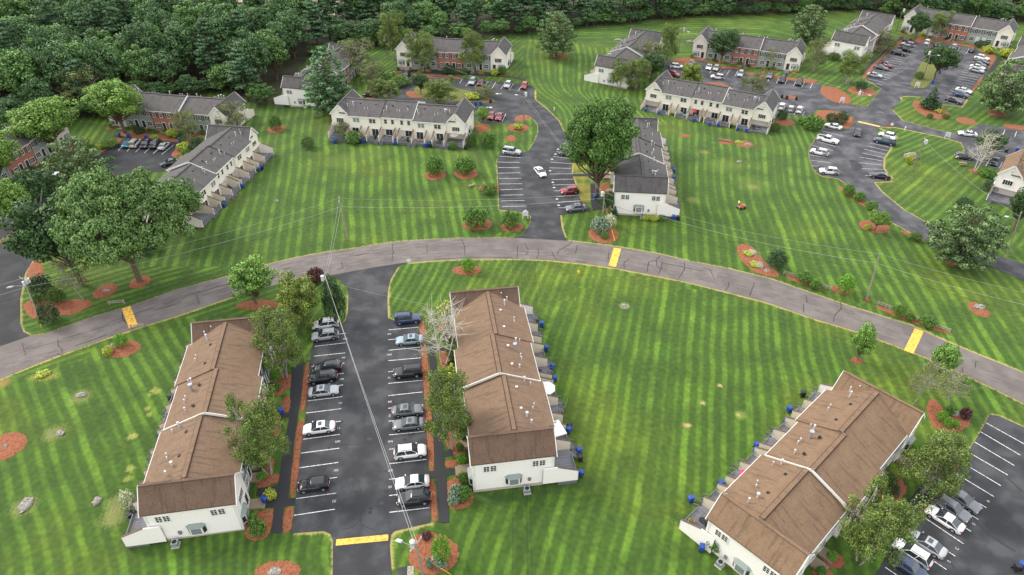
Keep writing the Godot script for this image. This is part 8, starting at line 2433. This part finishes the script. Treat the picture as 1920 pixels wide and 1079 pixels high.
	# rocks
	for q in [[Vector2(-68.42, -78.08), Vector3(1.0, 0.5, 0.7), "grey rock on the lawn, uppermost of the left group"], [Vector2(-67.56, -70.20), Vector3(0.8, 0.4, 0.7), "flat grey rock in the middle of the left group"], [Vector2(-65.51, -57.48), Vector3(1.0, 0.6, 1.5), "large rough rock at the lower left"], [Vector2(-56.16, -58.06), Vector3(0.7, 0.5, 0.9), "rough rock left of the brown row's near end"], [Vector2(-74.33, -67.64), Vector3(0.5, 0.4, 0.4), "small pale rock in the mulch oval at the left edge"], [Vector2(-29.25, -47.58), Vector3(1.1, 0.5, 0.8), "grey rock in the mulch oval at the bottom"],
			[Vector2(49.46, -118.5), Vector3(1.2, 0.5, 1.4), "upper grey stone in the long mulch bed by the road"], [Vector2(49.61, -114.0), Vector3(1.1, 0.5, 1.4), "middle grey stone in the long mulch bed by the road"], [Vector2(50.53, -112.1), Vector3(0.8, 0.4, 0.7), "lower grey stone in the long mulch bed by the road"], [Vector2(86.52, -100.7), Vector3(1.3, 0.8, 1.0), "white boulder in mulch on the right lawn"], [Vector2(103.6, -164.4), Vector3(2.0, 1.5, 1.8), "big pale boulder beside the right-hand pole"], [Vector2(-77.51, -105.9), Vector3(1.0, 0.3, 0.6), "dark rock in the mulch oval under the spreading tree"], [Vector2(-104.6, -124.8), Vector3(0.9, 0.35, 0.7), "dark rock on the orange mulch by the left lot"],
			[Vector2(1.48, -180.5), Vector3(0.9, 0.5, 0.7), "white stone in the lane's grass island"], [Vector2(-54.45, -140.5), Vector3(0.6, 0.35, 0.5), "small rock alone on the lawn by the diagonal grey row"], [Vector2(20.69, -100.7), Vector3(0.6, 0.25, 0.4), "small rock in the bare ring on the big lawn"], [Vector2(58.06, -161.0), Vector3(0.9, 0.4, 0.6), "small rock on the lawn below the log bed"], [Vector2(63.56, -172.6), Vector3(1.4, 0.5, 0.7), "long grey rock in the grass bed on the right lawn"], [Vector2(-8.04, -59.87), Vector3(0.45, 0.45, 0.45), "round pale stone at the middle row's front corner"], [Vector2(-68.01, -89.30), Vector3(0.45, 0.4, 0.45), "pale stone between the shrubs of the left oval bed"], [Vector2(-68.86, -90.13), Vector3(0.7, 0.4, 0.5), "dark rock behind the pale stone of the left oval bed"],
			[Vector2(69.23, -74.25), Vector3(1.8, 0.6, 0.7), "grey rock ledge behind the purple shrub"], [Vector2(61.43, -262.9), Vector3(1.2, 0.8, 0.8), "dark boulder beside the upper pole"], [Vector2(40.03, -263.5), Vector3(2.2, 0.7, 0.9), "long dark rock on the upper lawn"], [Vector2(66.68, -264.0), Vector3(1.8, 0.7, 0.8), "dark rock at the left gable of the pink brick row"], [Vector2(94.67, -194.9), Vector3(0.6, 0.4, 0.5), "pale stone in the orange bed by the junction"], [Vector2(98.16, -193.0), Vector3(0.8, 0.5, 0.5), "tan stone at the right of the orange bed by the junction"], [Vector2(-9.67, -49.44), Vector3(0.5, 0.3, 0.8), "dark edging stone left of the clipped shrub at the bottom"]]:
		rock(q[0], q[1], q[2], n)
		n += 1
	var lg := thing("fallen_log", "weathered log lying in mulch on the right lawn", "log", on(Vector2(56.43, -175.3)))
	var lm := MB.new()
	var lb: Vector2 = Vector2(59.73, -173.9)
	var la: Vector2 = Vector2(56.43, -175.3)
	lm.tube(PackedVector3Array([Vector3(0, 0.3, 0), Vector3(lb.x - la.x, 0.3, lb.y - la.y)]), PackedFloat32Array([0.4, 0.3]), 8)
	part("trunk", lm.done(), M.log_wood, lg)
	# signs
	sign_board(Vector2(2.94, -131.6), 0.15, "white house-shaped sign at the corner of the lane", true)
	sign_board(Vector2(100.5, -202.7), -0.3, "white sign board by the orange oval at the junction", false)
	sign_board(Vector2(128.8, -214.5), -0.4, "white sign board on the mulch tip of the far loop island", false)
	sign_board(Vector2(118.8, -175.9), -0.4, "white sign board at the lane's edge on the oval lawn", false)
	round_sign(Vector2(104.4, -180.7), M.red, "red stop sign at the right of the junction", "STOP", -0.5, 8)
	round_sign(Vector2(105.6, -181.1), M.white, "round white sign right of the stop sign", "", -0.5, 14)
	round_sign(Vector2(-20.34, -112.5), M.white, "white numbered sign at the corner of the near lot's entrance", "1", 0.1, 14)
	for q in [[Vector2(110.2, -182.0), "small white marker post on the oval lawn"], [Vector2(12.34, -193.4), "small white post by the lane on the upper lawn"], [Vector2(14.68, -241.2), "small white light under the lone pine"]]:
		var mk := thing("marker_post", q[1], "post", on(q[0]))
		part("post", box_mesh(Vector3(0.18, 0.9, 0.18)), M.white, mk)
		part("cap", box_mesh(Vector3(0.26, 0.1, 0.26)), M.white, mk, Vector3(0, 0.9, 0))
	var hy := thing("fire_hydrant", "yellow fire hydrant on the lawn below the main road", "hydrant", on(Vector2(13.09, -110.7)))
	var hm := MB.new()
	hm.disc(Vector3.ZERO, Vector3.UP, 0.16, 0.7, 10)
	hm.disc(Vector3(0, 0.7, 0), Vector3.UP, 0.19, 0.18, 10, 0.06)
	part("barrel", hm.done(), M.hydrant, hy)
	for s in [-1, 1]:
		var nm := MB.new()
		nm.disc(Vector3(0.14 * s, 0.5, 0), Vector3(s, 0, 0), 0.08, 0.12, 8)
		part("nozzle", nm.done(), M.hydrant, hy)
	# fences and benches
	rail_fence(Vector2(53.56, -111.2), Vector2(55.23, -110.2), 2, "weathered rail fence above the road, left piece of the upper pair")
	rail_fence(Vector2(59.84, -107.0), Vector2(61.01, -106.0), 2, "weathered rail fence above the road, right piece of the upper pair")
	rail_fence(Vector2(68.14, -101.6), Vector2(69.90, -100.2), 3, "weathered rail fence above the road, left piece of the lower pair")
	rail_fence(Vector2(72.74, -97.39), Vector2(77.42, -93.66), 7, "long weathered rail fence among shrubs near the right-hand bump")
	rail_fence(Vector2(-74.97, -101.6), Vector2(-72.40, -102.0), 1, "low white rail beside the left-hand yellow bump")
	rail_fence(Vector2(-67.79, -94.58), Vector2(-65.70, -95.03), 1, "low rail below the left-hand yellow bump")
	var be := thing("park_bench", "wooden bench on the lawn left of the lane", "bench", on(Vector2(-9.51, -146.3)), 0.6)
	for z: float in [-0.2, 0.15]:
		part("plank", box_mesh(Vector3(1.8, 0.05, 0.26)), M.step, be, Vector3(0, 0.45, z))
	for x in [-0.7, 0.7]:
		part("leg", box_mesh(Vector3(0.1, 0.45, 0.5)), M.step, be, Vector3(x, 0, 0))
	var tb := thing("picnic_table", "wooden picnic table on the grass by the leaning birch", "table", on(Vector2(114.8, -160.2)), -0.2)
	part("tabletop", box_mesh(Vector3(1.8, 0.06, 0.75)), M.step, tb, Vector3(0, 0.72, 0))
	for z in [-0.65, 0.65]:
		part("seat_plank", box_mesh(Vector3(1.8, 0.05, 0.26)), M.step, tb, Vector3(0, 0.42, z))
	for x in [-0.65, 0.65]:
		part("leg", box_mesh(Vector3(0.08, 0.72, 0.1)), M.step, tb, Vector3(x, 0, 0))
		part("crossbar", box_mesh(Vector3(0.08, 0.08, 1.5)), M.step, tb, Vector3(x, 0.34, 0))
	# the mower and its driver
	var mp: Vector2 = Vector2(51.93, -136.5)
	var mo := thing("riding_mower", "orange riding mower at work on the right lawn", "mower", on(mp), 0.1)
	var fr := MB.new()
	fr.hexa(PackedVector3Array([Vector3(-0.1, 0.3, 0.4), Vector3(0.95, 0.3, 0.4), Vector3(0.95, 0.3, -0.4), Vector3(-0.1, 0.3, -0.4), Vector3(0.0, 0.85, 0.34), Vector3(0.85, 0.75, 0.34), Vector3(0.85, 0.75, -0.34), Vector3(0.0, 0.85, -0.34)]))
	part("hood", fr.done(), M.orange, mo)
	part("cutting_deck", box_mesh(Vector3(0.9, 0.22, 1.3)), M.orange, mo, Vector3(-0.3, 0.12, 0))
	part("platform", box_mesh(Vector3(0.6, 0.08, 0.7)), M.black, mo, Vector3(-0.85, 0.2, 0))
	for q in [[0.65, 0.25, 0.45], [-0.35, 0.28, 0.62]]:
		for s in [-1, 1]:
			var w := MB.new()
			w.disc(Vector3(q[0], q[1], q[2] * s), Vector3(0, 0, s), q[1], 0.2, 12)
			part("wheel", w.done(), M.rubber, mo)
	var hn := MB.new()
	hn.tube(PackedVector3Array([Vector3(-0.1, 0.8, -0.3), Vector3(-0.4, 1.15, -0.3), Vector3(-0.4, 1.15, 0.3), Vector3(-0.1, 0.8, 0.3)]), PackedFloat32Array([0.025, 0.025, 0.025, 0.025]), 5)
	part("handlebar", hn.done(), M.metal, mo)
	person(mo.transform * Vector3(-0.85, 0.28, 0), 0.1, "person in a bright yellow-green shirt standing at the mower's handlebar", M.hivis, false)
	person(on(Vector2(34.74, -202.6)), 2.6, "person in a teal shirt on the upper lawn near the birches", M.tealshirt, false)
